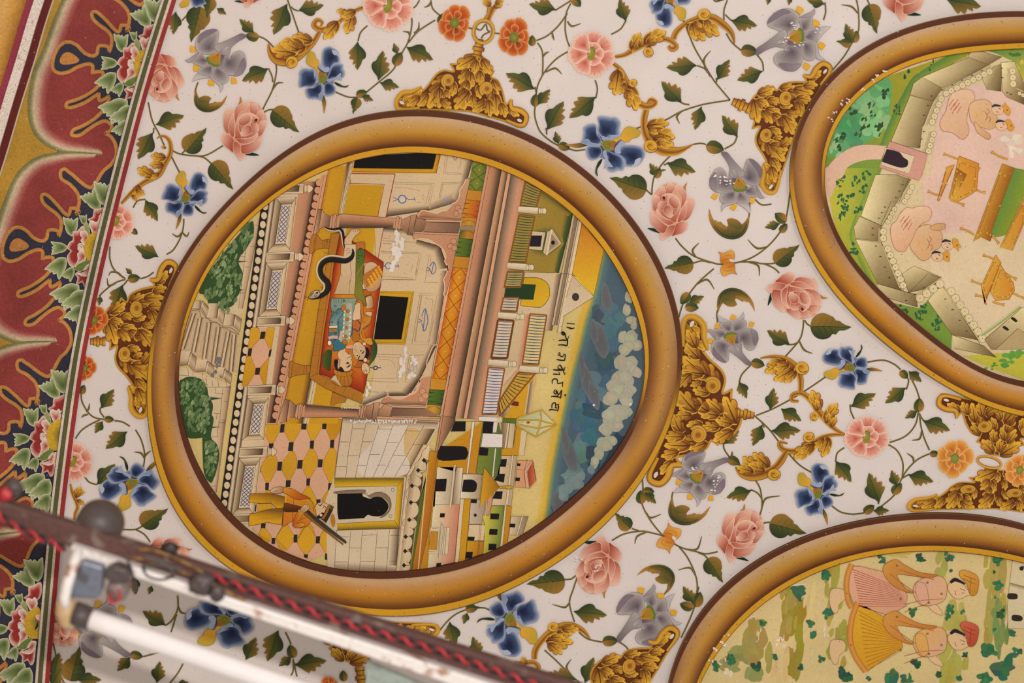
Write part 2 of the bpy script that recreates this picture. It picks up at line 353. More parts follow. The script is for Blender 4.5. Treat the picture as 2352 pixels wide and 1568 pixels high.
# many-petalled flowers
Tr.m = None
def bloom(n, r0, r1, edge, mid, deep, wf=1.15, ell=1.0, off=0, frill=4, seed=1, lo=.9):
    rr = random.Random(seed); a = Art()
    for i in range(n):
        th = off + i * 6.2832 / n; L = r1 * rr.uniform(lo, 1.0); hw = 3.1416 / n * wf; p = []
        for k in range(15):
            u = -1 + k / 7; rad = r0 + (L - r0) * (1 - .28 * abs(u) ** 3) * (1 + (.035 if k % 2 else -.025) * (frill > 0)); an = th + hw * u * (1 - .12 * u * u)
            p.append((rad * math.cos(an), rad * math.sin(an) * ell))
        p += [(r0 * .5 * math.cos(th + hw * .6), r0 * .5 * math.sin(th + hw * .6) * ell), (r0 * .3 * math.cos(th), r0 * .3 * math.sin(th) * ell), (r0 * .5 * math.cos(th - hw * .6), r0 * .5 * math.sin(th - hw * .6) * ell)]
        f = ((r0 * .9 + L * .22) * math.cos(th), (r0 * .9 + L * .22) * math.sin(th) * ell)
        a.rad(p, [(0, edge), (.08, edge), (.34, mid), (.8, mix(mid, deep, .6)), (1, deep)], f, edge=mix(edge, (255, 240, 215), .45), ew=1.0)
        for k in range(frill):
            an = th + hw * (-.6 + 1.2 * k / max(1, frill - 1)); ra = L * rr.uniform(.88, .94); a.line([(ra * math.cos(an), ra * math.sin(an) * ell), (ra * .84 * math.cos(an), ra * .84 * math.sin(an) * ell)], deep, 1.2)
    return a
def eye(rx, ry, c1, c2):
    a = Art(); a.rad([(rx * math.cos(i / 14 * 6.2832), ry * math.sin(i / 14 * 6.2832)) for i in range(14)], [(0, c2), (.3, c2), (1, c1)], sm=False)
    for k in range(7): y = -ry * .8 + ry * 1.6 * k / 6; a.line([(-rx * .6, y * .5), (rx * .7, y)], mix(c1, (60, 60, 20), .35), .9)
    for k in range(9): t = -1.2 + k * .3; a.dot(rx * .86 * math.cos(t), ry * .86 * math.sin(t), 1.8, (84, 104, 50), n=6)
    return a
reg('carnation', ('outer_petals', bloom(7, 26, 102, (222, 180, 158), (212, 144, 122), (176, 78, 62), 1.42), None, 0), ('inner_petals', bloom(6, 12, 54, (222, 178, 156), (214, 148, 126), (180, 88, 70), 1.35, frill=0, off=.4), None, 1.6), ('eye', eye(30, 17, (172, 146, 52), (132, 130, 50)), None, 3))
reg('peony', ('outer_petals', bloom(7, 26, 102, (204, 122, 52), (182, 82, 30), (146, 52, 22), 1.3, .82, off=.3, frill=2, seed=3, lo=.78), None, 0), ('inner_petals', bloom(5, 14, 60, (200, 118, 50), (176, 78, 30), (140, 50, 24), .8, .9, frill=0, off=.9), None, 1.6), ('eye', eye(26, 22, (156, 140, 50), (104, 116, 44)), None, 3))
reg('marigold', ('outer_petals', bloom(7, 26, 102, (218, 160, 76), (208, 132, 58), (176, 88, 36), 1.3, .9, off=.5, frill=2, seed=5, lo=.8), None, 0), ('inner_petals', bloom(5, 14, 58, (216, 158, 78), (204, 126, 54), (180, 92, 40), .8, .9, frill=0, off=.2), None, 1.6), ('eye', eye(26, 20, (160, 150, 62), (122, 132, 60)), None, 3))
# orange double-scroll knot
a = Art()
for s_ in (1, -1):
    g = lambda t: [(x * s_, y * s_) for x, y in U(t)]
    a.fill(g('-50,-10 -48,-60 -62,-92! -28,-76 4,-84 34,-92 52,-72 54,-36 38,-10 10,2 -24,4'), (184, 108, 36), (212, 154, 66), (g('-30,0')[0], g('10,-90')[0]), edge=(150, 84, 30), ew=2)
    a.ribbon(g('-46,-40 -20,-56 6,-62 30,-52 34,-30 14,-22'), [5, 9, 5], [(-1, (216, 166, 84)), (1, (160, 88, 30))])
    a.ribbon(g('-40,-16 -10,-30 10,-26'), [3, 6, 2], col=(158, 86, 30))
a.fill(U('12,-24 28,-28 44,-20 40,-8 24,-6'), (208, 196, 186))
reg('knot', ('scrolls', a, None, 1.5))
# border leaf: pale green tulip leaf
a = Art(); BL = [(0, (190, 190, 154)), (.12, (156, 160, 116)), (.5, (112, 124, 74)), (1, (74, 90, 48))]
a.rad(U('0,0! 14,-20 34,-30 54,-32 60,-38 76,-40 98,-42! 90,-26 94,-14 82,-10 92,0 80,10 88,18 96,34! 74,32 50,30 30,24 12,14'), BL, (28, 0))
a.ribbon(U('0,0 14,-20 34,-30 54,-32 60,-38 76,-40 98,-42 90,-26 94,-14 82,-10'), 1.8, col=(200, 198, 168)); a.ribbon(U('82,-10 92,0 80,10 88,18 96,34 74,32 50,30 30,24 12,14 0,0'), 1.8, col=(196, 194, 160))
reg('border_leaf', ('leaf', a, None, 1))

NAMES = {'leaf': 'leaf', 'round_leaf': 'leaf', 'bud': 'bud', 'curled_leaf': 'leaf', 'gold_leaf': 'acanthus_leaf', 'gold_knob': 'knob', 'border_leaf': 'leaf'}
def use(kind, a, b, parent, flip=False, lift=6, sy=1.0):
    n, me, lay = LIB[kind][0]
    o = bpy.data.objects.new(n, me); COL.objects.link(o); rel(o, a, b, flip, parent, lift, sy); return o
def flower(kind, name, a, b, label, cat, group, flip=False, lift=12, sy=1.0):
    o = empty(name, P(*a)); put(o, a, b, flip, lift, sy); tag(o, label, cat, group)
    pet = None
    for n, me, lay in LIB[kind]:
        c = bpy.data.objects.new(n, me); COL.objects.link(c); c.parent = o; z0 = 0
        if n in ('stamens', 'heart', 'eye') and pet: c.parent, z0 = pet
        c.location = (0, 0, -(lay - z0) * EPS * 10)
        if 'petals' in n: pet = (c, lay)
    return o
# ---------------------------------------------------------------- the white plaster ceiling
a = Art(0)
def slab(corners, z):
    return [P(x, y).to_tuple() for x, y in corners]
me = bpy.data.meshes.new('ceiling')
cs = [P(-900, -900), P(3300, -900), P(3300, 2500), P(-900, 2500)]
vs = [tuple(c) for c in cs] + [(c.x, c.y, H + .12) for c in cs]
me.from_pydata(vs, [], [(0, 1, 2, 3), (7, 6, 5, 4), (0, 4, 5, 1), (1, 5, 6, 2), (2, 6, 7, 3), (3, 7, 4, 0)])
at = me.color_attributes.new('Col', 'FLOAT_COLOR', 'POINT')
for i in range(8): at.data[i].color = lin((212, 199, 191))
me.materials.append(M_PLAST)
ceil = link('ceiling', me); tag(ceil, kind='structure')
# the room's left wall under the gold cove, outside the frame
wm = bpy.data.meshes.new('wall_left'); w0, w1 = P(-330, -900), P(-1000, 2500); wv = [(w0.x, w0.y, 2.2), (w1.x, w1.y, 2.2), (w1.x, w1.y, H), (w0.x, w0.y, H)]
wm.from_pydata(wv + [(x - .15, y, z) for x, y, z in wv], [], [(0, 1, 2, 3), (7, 6, 5, 4), (0, 4, 5, 1), (1, 5, 6, 2), (2, 6, 7, 3), (3, 7, 4, 0)])
at = wm.color_attributes.new('Col', 'FLOAT_COLOR', 'POINT')
for i in range(8): at.data[i].color = lin((196, 172, 140))
wm.materials.append(M_PLAST); tag(link('wall_left', wm), kind='structure')

# ---------------------------------------------------------------- the cusped border that follows the curve of the room
CV = [(450, -130), (405, 5), (345, 200), (292, 400), (243, 600), (201, 800), (171, 1000), (147, 1200), (129, 1400), (115, 1568), (103, 1760), (98, 1900)]
CVS = smooth(CV, 40)
LP = [(437, -277), (329, 145), (214, 566), (127.5, 999), (76.5, 1431), (48, 1868)]    # the lotus hearts sit on this line
LS = smooth([(560, -700)] + LP + [(34, 2300)], 60)
def warp(u, n):              # u: number of the lotus, n: pixels to the left of the line
    k = (u + 1) * 60; k = max(1, min(k, len(LS) - 2.001)); i = int(k); f = k - i
    p = (LS[i][0] + (LS[i + 1][0] - LS[i][0]) * f, LS[i][1] + (LS[i + 1][1] - LS[i][1]) * f)
    a_, b_ = LS[max(0, i - 2)], LS[min(len(LS) - 1, i + 3)]; dx, dy = b_[0] - a_[0], b_[1] - a_[1]; L = math.hypot(dx, dy)
    return (p[0] - dy / L * n, p[1] + dx / L * n)
def inv(p):
    best = min(range(1, len(LS) - 1), key=lambda i: (LS[i][0] - p[0]) ** 2 + (LS[i][1] - p[1]) ** 2)
    q = LS[best]; a_, b_ = LS[max(0, best - 2)], LS[min(len(LS) - 1, best + 3)]; dx, dy = b_[0] - a_[0], b_[1] - a_[1]; L = math.hypot(dx, dy)
    d = (p[0] - q[0]) * dx / L + (p[1] - q[1]) * dy / L
    return (best / 60 - 1 + d / 432, -(p[0] - q[0]) * dy / L + (p[1] - q[1]) * dx / L)
def rep(txt, dk):            # traced around lotus 1 (or 2), moved along by dk periods
    return [warp(u + dk, n) for u, n in (inv(p) for p in pts(txt))]
def offcurve(d0, lo=0, hi=None):
    out = []
    for i in range(0, len(CVS), 6):
        a_, b_ = CVS[max(0, i - 3)], CVS[min(len(CVS) - 1, i + 3)]; dx, dy = b_[0] - a_[0], b_[1] - a_[1]; L = math.hypot(dx, dy)
        out.append((CVS[i][0] - dy / L * d0, CVS[i][1] + dx / L * d0))
    return out
NAVY = (52, 50, 62); MAR = (134, 58, 54); TAN = (176, 118, 62); OCH = (168, 128, 50)
c0 = Art(2)
lp, lo_ = offcurve(16), offcurve(250)
c0.fill(lp + lo_[::-1], NAVY, sm=False)
bord = tag(link('trim_1', c0.mesh('trim_1', mat=M_WALLP, origin=Vector((0, 0, H)))), kind='structure'); bord.location = (0, 0, H)
GOLDP = [('A', '1165,260! 1150,230 1090,225! 1075,280 1040,272 960,185 880,112 832,110 835,160 880,212 960,270 1003,325 1005,400 985,465! 970,418 892,415 875,480 830,502 760,472 700,412 640,380 580,382 520,435 480,530 480,620 540,658 620,645 700,602 790,575 835,592 832,660! 862,645 925,650 922,700 880,780 800,842 700,892 610,922 600,960 650,965 760,925 850,868 892,840! 900,905 985,865! 972,920 930,990 850,1070 750,1130 660,1170 652,1215 720,1215 800,1160 880,1110 950,1088 1000,1120 1002,1165 950,1200! 1000,1230 1042,1300 1047,1400 1000,1480 930,1540'),
         ('B', '842,105 790,112 720,62 650,0'), ('A', '618,1545 590,1522 555,1530 545,1568'), ('B', '560,45 630,90 695,165 715,250 690,350!')]
LOBE = 'X'
LOBEP = '333,-68! 277,-70 226,-64 187,-50 150,-15 122,46 97,115 75,166 64,230 67,281 84,316 115,340 153,353 204,356 235,355!'
gp = []
for c, t in GOLDP: crop(c); gp += [inv(p) for p in pts(t)]
crop('X'); lb = [inv(p) for p in pts(LOBEP)]
# base ochre ground with gold bays, maroon lobes with painted rims
oc = Art(3)
edge_l = [warp(-.4 + i * .08, 300) for i in range(80)]
for k in range(-1, 5):
    L2 = [warp(u + k, n) for u, n in lb]; G2 = [warp(u + k, n) for u, n in gp]
full_l = []; full_g = []
for k in range(-1, 5):
    full_l += [warp(u + k, n) for u, n in lb][:-1]; full_g += [warp(u + k, n) for u, n in gp][:-1]
ls_ = smooth(full_l, 6); gs_ = smooth(full_g, 5)
far = offcurve(520)
oc.fill(ls_ + [(-700, 2100), (-700, -300)], OCH, sm=False)
tag(part('ochre_ground', oc, bord, M_WALLP))
ma = Art(3.2); ma.fill(ls_ + gs_[::-1], MAR, sm=False); tag(part('lobed_arches', ma, bord, M_WALLP))
go = Art(5.4); go.ribbon(gs_, 8.6, [(-1, (150, 98, 50)), (-.6, TAN), (.6, (184, 126, 68)), (1, (150, 98, 50))], sm=False); part('scalloped_outline', go, bord, M_WALLP)
ri = Art(3.4)
def shift(path, d):
    o = []
    for i, p in enumerate(path):
        a_, b_ = path[max(0, i - 1)], path[min(len(path) - 1, i + 1)]; dx, dy = b_[0] - a_[0], b_[1] - a_[1]; L = math.hypot(dx, dy) or 1
        o.append((p[0] + dy / L * d, p[1] - dx / L * d))
    return o
for k in range(-1, 5):
    s_ = smooth([warp(u + k, n) for u, n in lb], 8)
    m = len(s_)
    wv = [8 + 36 * max(0.0, math.sin(3.1416 * i / (m - 1))) ** .55 for i in range(m)]
    # rim runs inwards from the lobe outline
    b0 = len(ri.v); st = [(0, (112, 104, 62)), (.16, (124, 118, 76)), (.34, (188, 168, 136)), (.5, (184, 148, 124)), (.75, (158, 88, 80)), (1, MAR)]
    for i, p in enumerate(s_):
        a_, b_ = s_[max(0, i - 1)], s_[min(m - 1, i + 1)]; dx, dy = b_[0] - a_[0], b_[1] - a_[1]; L = math.hypot(dx, dy) or 1
        for t, c in st: ri.v.append((p[0] + dy / L * wv[i] * t, p[1] - dx / L * wv[i] * t, ri.z)); ri.c.append(c)
    for i in range(m - 1):
        for j in range(len(st) - 1): q = b0 + i * 6 + j; ri.face(q, q + 6, q + 7, q + 1)
    ri.z += .12
part('lobe_rims', ri, bord, M_WALLP)
# gold drops inside the navy loops
dr = Art(4.5)
for k in range(-1, 4):
    crop('A'); dr.fill(rep('488,560 505,480 560,415 640,405 710,445 760,500 830,530 800,562 720,580 630,625 540,640 495,610', k), NAVY); dr.fill(rep('540,535 570,485 620,468 680,500 715,540 680,568 600,580 550,572', k), TAN, sm=True)
part('gold_drops', dr, bord, M_WALLP)
# four painted stripes between the border and the flower field
st = Art(30)
for d0, d1, c in ((0, 10.5, (140, 48, 46)), (10.5, 16.5, (196, 180, 164)), (16.5, 27, (84, 82, 52)), (27, 32.5, (192, 178, 160)), (32.5, 33.6, (80, 66, 56))):
    p0, p1 = offcurve(d0), offcurve(d1); b = len(st.v)
    for q0, q1 in zip(p0, p1): st.v += [(q0[0], q0[1], st.z), (q1[0], q1[1], st.z)]; st.c += [c, c]
    for i in range(len(p0) - 1): st.f.append((b + 2 * i, b + 2 * i + 1, b + 2 * i + 3, b + 2 * i + 2))
st_o = tag(link('trim_2', st.mesh('trim_2', mat=M_WALLP, origin=Vector((0, 0, H)))), kind='structure'); st_o.location = (0, 0, H)
# the moulding at the far left: dark red fillet, crackled white lath, magenta line and gold cove, standing proud of the ceiling
TL = smooth([(180, -170), (112, 20), (76, 140), (45, 240), (8, 365), (-30, 480), (-80, 640)], 6)
def rail(name, d0, d1, drop, c, mat, lab=None, round_=False, stops=None):
    a = Art(); K = 9 if round_ else 2; o = Vector((0, 0, H)); vs = []; cs_ = []; fs = []
    def off(d):
        out = []
        for i in range(len(TL)):
            a_, b_ = TL[max(0, i - 1)], TL[min(len(TL) - 1, i + 1)]; dx, dy = b_[0] - a_[0], b_[1] - a_[1]; L = math.hypot(dx, dy)
            out.append((TL[i][0] - dy / L * d, TL[i][1] + dx / L * d))
        return out
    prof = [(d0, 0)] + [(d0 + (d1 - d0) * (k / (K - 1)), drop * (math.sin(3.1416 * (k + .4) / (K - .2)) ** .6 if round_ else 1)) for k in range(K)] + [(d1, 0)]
    rows = []
    for d, dz in prof:
        q = [P(x, y) for x, y in off(d)]; rows.append([(p.x, p.y, -dz - .0012) for p in q])
    m = len(TL)
    for r_, (d, dz) in zip(rows, prof):
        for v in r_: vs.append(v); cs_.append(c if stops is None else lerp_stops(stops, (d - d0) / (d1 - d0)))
    for k in range(len(rows) - 1):
        for i in range(m - 1): fs.append((k * m + i, k * m + i + 1, (k + 1) * m + i + 1, (k + 1) * m + i))
    me = bpy.data.meshes.new(name); me.from_pydata(vs, [], fs); at = me.color_attributes.new('Col', 'FLOAT_COLOR', 'POINT'); buf = []
    for q in cs_: buf.extend(lin(q))
    at.data.foreach_set('color', buf); me.materials.append(mat)
    ob = link(name, me); ob.location = (0, 0, H); return tag(ob, kind='structure')
M_CRACK = paint_mat('crackled_white', .6, .06, .06, .12, .5)
nt = M_CRACK.node_tree; vo = nt.nodes.new('ShaderNodeTexVoronoi'); vo.feature = 'DISTANCE_TO_EDGE'; vo.inputs['Scale'].default_value = 170
g_ = [n for n in nt.nodes if n.type == 'NEW_GEOMETRY'][0]; nt.links.new(g_.outputs['Position'], vo.inputs['Vector'])
lt = nt.nodes.new('ShaderNodeMath'); lt.operation = 'LESS_THAN'; lt.inputs[1].default_value = .035; nt.links.new(vo.outputs['Distance'], lt.inputs[0])
mxn = nt.nodes.new('ShaderNodeMix'); mxn.data_type = 'RGBA'; mxn.inputs[7].default_value = lin((176, 150, 124)); nt.links.new(lt.outputs[0], mxn.inputs[0])
bs = nt.nodes['Principled BSDF']; src = bs.inputs['Base Color'].links[0].from_socket; nt.links.new(src, mxn.inputs[6]); nt.links.new(mxn.outputs[2], bs.inputs['Base Color'])
rail('trim_3', -6, -2.5, .003, (190, 170, 148), M_PLAST)
rail('trim_4', -2.5, 14, .005, (96, 38, 34), M_WALLP)
rail('trim_5', 14, 36, .012, (222, 208, 196), M_CRACK)
rail('trim_6', 36, 52, .008, (142, 56, 72), M_WALLP)
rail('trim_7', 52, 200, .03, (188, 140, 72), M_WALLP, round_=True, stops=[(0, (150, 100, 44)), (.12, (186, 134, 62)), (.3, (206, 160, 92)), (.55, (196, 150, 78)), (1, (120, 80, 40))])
# lotus flowers on the border
for k in range(-1, 4):
    names = {-1: 'at the very top', 0: 'uppermost', 1: 'second from the top', 2: 'third from the top', 3: 'lowest of the border'}
    crop('A'); at0 = warp(1 + k, 0)
    if k == -1: continue
    t = thing('border_lotus', at0, 'half lotus with yellow heart and red petals, ' + names[k], 'flower', 'half lotus flowers along the painted border')
    pe = Art(8)
    crm = (208, 192, 172); red = (146, 50, 46); pk = (196, 140, 124)
    for p, f in (('1300,240 1340,232 1420,210 1400,330 1330,380 1260,340 1250,320 1290,300', '1350,330'), ('1120,800 1200,760 1280,740 1240,900 1200,930 1180,880 1125,900 1140,840', '1200,830')):
        pe.rad(rep(p, k), [(0, crm), (.15, pk), (.45, red), (1, (130, 42, 42))], rep(f, k)[0])
    for p, f in (('1110,430 1150,425 1200,380 1240,440 1255,500 1240,560 1230,640 1215,690 1160,720 1100,745 1060,700 1055,640 1085,600 1055,570 1080,520 1110,500', '1170,590'),):
        pe.rad(rep(p, k), [(0, crm), (.12, pk), (.3, red), (1, (132, 44, 44))], rep(f, k)[0])
    for p, f in (('1190,420 1240,440 1250,520 1215,545 1180,510 1195,490 1175,460', '1235,500'), ('1150,570 1165,535 1215,545 1220,590 1170,605', '1200,570'), ('1150,620 1200,600 1225,640 1215,690 1160,720 1120,740 1150,680', '1200,650'), ('1255,360 1285,335 1320,350 1345,335 1360,390 1330,440 1290,450 1270,400', '1310,420'), ('1190,790 1230,730 1270,720 1290,740 1250,810 1200,830 1140,800', '1250,760')):
        pe.rad(rep(p, k), [(0, (214, 200, 184)), (.3, (200, 160, 144)), (.8, (166, 84, 76)), (1, (150, 64, 58))], rep(f, k)[0], edge=(212, 196, 176), ew=.8)
    for p in ('1210,350 1225,330 1260,400 1260,470 1240,440 1215,400', '1120,760 1150,720 1220,690 1260,700 1220,740 1180,780'):
        pe.fill(rep(p, k), (150, 150, 96), (112, 124, 66), (rep('1200,360', k)[0], rep('1260,470', k)[0]), edge=(196, 190, 150), ew=.8)
    part('petals', pe, t, M_WALLP)
    ht = Art(9.6); ht.rad(rep('1213,560 1225,510 1260,460 1310,440 1370,440 1370,700 1290,705 1240,690 1215,640', k), [(0, (188, 150, 44)), (.35, (186, 148, 42)), (.8, (120, 104, 44)), (1, (104, 92, 42))], rep('1350,560', k)[0]); part('heart', ht, t, M_WALLP)
    cn = Art(9.9); cn.dot(*rep('1183,575', k)[0], 7, (206, 192, 176), 5.5, rot=1.2); cn.line(rep('1176,560 1195,575', k), (90, 60, 52), 1.1); part('seed', cn, t, M_WALLP)
    sp = thing('border_leaves', warp(1 + k - .2, 30), 'pale green tulip leaves on navy around the lotus ' + names[k], 'leaves', 'pale green leaf sprays on the navy border')
    for n_, (b_, t_, fl) in enumerate((('1100,470', '1098,300', 0), ('1352,238', '1238,70', 0), ('1062,565', '908,560', 0), ('1042,655', '915,805', 1), ('1150,905', '945,1055', 1), ('1110,745', '1035,850', 1), ('1215,370', '1205,280', 0), ('1395,200', '1390,-20', 0), ('1190,950', '1060,1130', 1), ('1170,1080', '1065,1230', 1))):
        use('border_leaf', rep(b_, k)[0], rep(t_, k)[0], sp, bool(fl), 6 + n_ * .73)
# ---------------------------------------------------------------- scrolling vines, flowers, gold garlands on the white field
SG = [(-1, (56, 62, 36)), (-.2, (92, 88, 44)), (1, (146, 110, 54))]
KIND = {'l': 'leaf', 'r': 'round_leaf', 'b': 'bud', 'c': 'curled_leaf'}
def vine(c, where, stems, leaves, hooks='', cat='vine', name='flowering_vine'):
    crop(c); L = [s for s in stems.split(';') if s.strip()]; H_ = [s for s in hooks.split(';') if s.strip()]
    LV = [s.split() for s in leaves.split(';') if s.strip()]
    at0 = pts(L[0])[0] if L else px(*map(float, LV[0][1].split(',')))
    t = thing(name, at0, where, cat, 'green vine sprays on the white ceiling')
    if L or H_:
        a = Art(3)
        for s in L: a.ribbon(s, 3.7, SG, n=8)
        for s in H_: a.ribbon(s, [3.6, 5, 1.4], SG, n=8)
        part('stem', a, t)
    for i, v in enumerate(LV): use(KIND[v[0]], px(*map(float, v[1].split(','))), px(*map(float, v[2].split(','))), t, len(v) > 3, 6 + i * .53, 1.32 if v[0] == 'l' else 1.1)
    return t
vine('E', 'dark leaf cluster in the top left corner beside the red stripe', '240,-10 150,100 70,185', 'r 240,60 160,385; r 330,-20 300,165; l 385,70 475,125; l 20,100 5,310')
vine('E', 'two-leaved vine dropping from the top edge to the gold garland, right of the cut-off rose', '1020,-5 1080,170 1132,320;1050,60 1080,85 1115,98', 'l 1022,30 912,320; l 1115,98 1352,58 f')
vine('E', 'short stem with round bud joining the grey trumpet flower and the gold garland, top left', '760,325 830,360 900,430', 'b 765,335 640,315; l 720,300 582,178')
vine('E', 'curved vine with one leaf hanging from the garland down to the upper left pink rose', '905,530 922,620 905,730 880,820 830,920 795,990;890,740 880,680 850,615', 'l 850,612 605,715 f', '885,810 930,750 985,745')
vine('E', 'round serrated leaf at the right of the upper left pink rose', '810,1010 850,990 895,985', 'r 885,990 1133,1185')
vine('E', 'curled crescent leaf below the top left grey flower', '215,740 190,820 200,880', 'c 200,800 480,852', name='curled_leaf_spray')
vine('E', 'long budded vine between the top edge carnation, the blue iris and the gold crest', '2115,85 2140,180 2130,290 2100,390 2060,460 2010,560 1960,640 1840,740 1730,830;1640,875 1560,870 1450,825;2110,385 2200,280 2352,180;1650,860 1640,900', 'l 2090,420 2340,525; b 1985,590 2050,470; l 2010,490 1972,388; l 1838,725 1865,452; l 1850,740 2030,775; b 1640,860 1740,825; l 1690,860 1797,898; r 1650,880 1615,1026', '2160,300 2200,260 2205,195;2120,320 2110,290 2058,282')
vine('E', 'leaf on a thin stem hanging from the top pink carnation', '1740,230 1680,290 1655,370', 'l 1655,370 1665,630')
vine('E', 'stem at the top edge linking the pink carnation and the left orange flower', '2310,0 2330,80 2400,145;2210,0 2170,60 2115,85', 'b 2395,220 2420,120', '2315,10 2290,50 2250,65')
vine('A', 'vine with two leaves and a tendril starting at the red stripe under the half-hidden rose', '1335,920 1370,1080 1430,1200 1480,1310;1385,1150 1382,1200;1545,1350 1620,1385 1750,1402 1860,1395 2010,1310;1640,1382 1670,1350;1760,1400 1840,1420 1900,1470;1540,1400 1580,1480 1625,1568', 'l 1400,1120 1655,1025; l 1380,1190 1258,1440; r 1675,1365 1858,1142; r 1905,1465 2108,1698')
vine('B', 'thin stem with a hanging leaf between the left pink carnation and the left blue iris', '1200,300 1240,240 1310,225', 'l 1310,225 1432,415; b 1180,490 1240,540')
vine('B', 'thin stem with two hooks below the left blue iris, left of the centre medallion', '1655,400 1650,480 1620,580 1560,680 1500,720', 'l 1430,745 1212,655', '1640,520 1600,560 1550,532;1640,520 1680,558 1704,518')
vine('B', 'vine with bud and drooping leaf between the red stripe and the left gold crest', '990,650 990,760 1030,860 1130,940;1265,940 1330,920 1385,880;1130,945 1040,975 950,1040 895,1095;1150,950 1110,1000', 'b 1150,945 1265,930; l 1190,900 1130,845; l 1110,990 1035,1242; l 905,1090 900,1180', '1110,930 1060,885 1000,880 980,912;1045,978 980,1000 966,932')
vine('C', 'looping vine with bud and four leaves at the left, below the left gold crest', '730,400 740,480 790,570 850,620 945,640;1030,650 1100,660 1170,700;900,640 800,690 730,740 680,810;1220,730 1270,820 1300,930 1300,1010 1285,1090;940,620 905,570 905,530', 'l 905,540 1018,358; b 940,635 1030,640; l 930,650 862,765; l 1150,745 962,912; b 735,410 762,325; l 1335,1190 1440,1205', '780,570 800,540 806,492;795,590 755,602 735,622;1300,985 1270,940 1208,930;1300,985 1320,950 1358,920')
vine('C', 'hooked leaf beside the lower left pink carnation, above the light fitting', '755,1140 800,1200 870,1225', 'l 870,1225 1027,1028')
vine('D', 'round leaf and stem above the light fitting, left of the medallion frame', '1100,185 1220,185 1290,150;1220,185 1300,230 1352,300', 'r 1275,150 1512,-10')
vine('D', 'leaf and tendril on the ceiling between the batten and the tube', '1600,780 1600,900 1550,1000 1490,1050;1590,950 1540,1110', 'l 1495,1050 1278,930; l 1370,690 1345,770; l 1200,600 1235,768', '1605,880 1630,930 1672,942')
vine('D', 'bud stem below the tube light near the left end', '1290,1330 1400,1300 1500,1270', 'b 1170,1310 1290,1330; l 1180,1330 1065,1465')
vine('D', 'leaf cluster below the tube, bottom left corner beside the red stripe', '470,1180 500,1300 520,1440 590,1590', 'r 640,1550 710,1235; l 690,1530 915,1525; l 480,1530 520,1290; l 455,1600 550,1420')
vine('D', 'leaves below the tube at the bottom edge, left of the gold crest', '1650,1390 1600,1480 1530,1568', 'l 1410,1568 1430,1368; l 1600,1568 1700,1555')
vine('M', 'bud and leaf spray showing between the batten and the tube', '610,1110 640,1170 660,1220;680,1350 680,1450 660,1500;690,1380 700,1450 715,1510', 'l 550,1090 465,1375; b 690,1340 650,1220; l 670,1330 556,1420; l 690,1400 978,1350; l 250,1360 335,1150; b 1140,1550 1130,1450')
vine('M', 'vine with hanging leaf under the centre medallion, just above the batten', '2352,880 2200,920 2100,980 2010,1080 1935,1190', 'b 2230,905 2345,890; l 2250,930 2220,1038; l 2090,1010 2150,1245; l 2352,1330 2285,1150')
vine('F', 'tall vine from the top edge down the right of the gold crest to the iris', '1620,0 1500,75 1470,95;1610,30 1570,120 1560,250 1575,350 1605,430;1580,120 1500,230 1400,320 1300,365;1310,385 1350,450 1360,550 1355,680;1600,455 1480,530 1380,640 1320,750 1300,840 1290,950 1285,1020 1300,1100 1340,1190 1430,1270 1520,1320;1600,1340 1660,1355 1740,1345;1290,780 1300,840;1395,1210 1390,1150', 'l 1480,90 1232,50; b 1265,415 1265,315; l 1292,800 1035,645 f; b 1290,960 1300,840; l 1310,940 1418,795; l 1392,1170 1532,902; b 1500,1300 1605,1340; l 1500,1300 1465,1182; b 1620,-30 1700,60', '1580,190 1620,235 1705,210;1440,280 1450,330 1462,362;1362,510 1385,480 1417,465;1385,650 1470,615 1532,668')
vine('F', 'leaf on a curved stem above the pink carnation right of the gold crest', '1975,310 2060,260 2110,180', 'l 2105,195 2040,-10')
vine('F', 'leaf hanging below the pink carnation right of the gold crest', '1830,720 1850,800 1835,885', 'l 1840,870 1608,1075')
vine('G', 'leaf hanging from the top edge to the golden scroll, top centre right', '1060,0 1030,90 1030,180;1040,130 1080,170 1110,190', 'l 1090,180 1332,218; l 1000,-20 960,20', '1040,-10 960,10 930,-10')
vine('G', 'forked vine from the golden scroll down to the tip of the right medallion crest', '660,170 700,270 760,420 840,560 930,710 1000,800 1085,900;910,690 860,620 790,590;965,740 960,700', 'l 790,590 512,622; l 965,720 1070,528', '880,650 850,540 912,455')
vine('G', 'straight vine with leaves between the lower golden scroll and the right medallion crest', '1085,900 950,920 820,945 650,1000 500,1080 360,1115 240,1155;720,942 660,930 630,900', 'l 650,930 455,742; l 830,955 780,1172', '650,1000 605,1050 632,1112')
vine('G', 'bud and drooping leaf under the upper right grey flower', '1050,300 1100,380 1185,455;1325,490 1375,560 1385,640', 'b 1180,450 1335,470; l 1382,640 1152,735')
vine('G', 'bud and curled leaf between golden scroll and the grey flower, left of the right medallion', '750,1300 820,1290 870,1300;1035,1340 1120,1290 1150,1220', 'b 868,1310 1032,1350; l 1152,1235 1002,1045')
vine('H', 'vine with round leaf and buds above the pink rose, right of the centre medallion', '960,10 860,110 790,230 770,380;880,115 930,90;720,335 770,380', 'l 905,90 1172,160; l 830,220 745,100; r 725,340 388,235; b 810,230 850,140', '850,170 870,160 900,158')
vine('H', 'curled crescent leaf under the middle grey flower', '1655,420 1650,550 1640,600;1700,420 1760,470 1850,465', 'c 1650,560 1288,500 f', name='curled_leaf_spray')
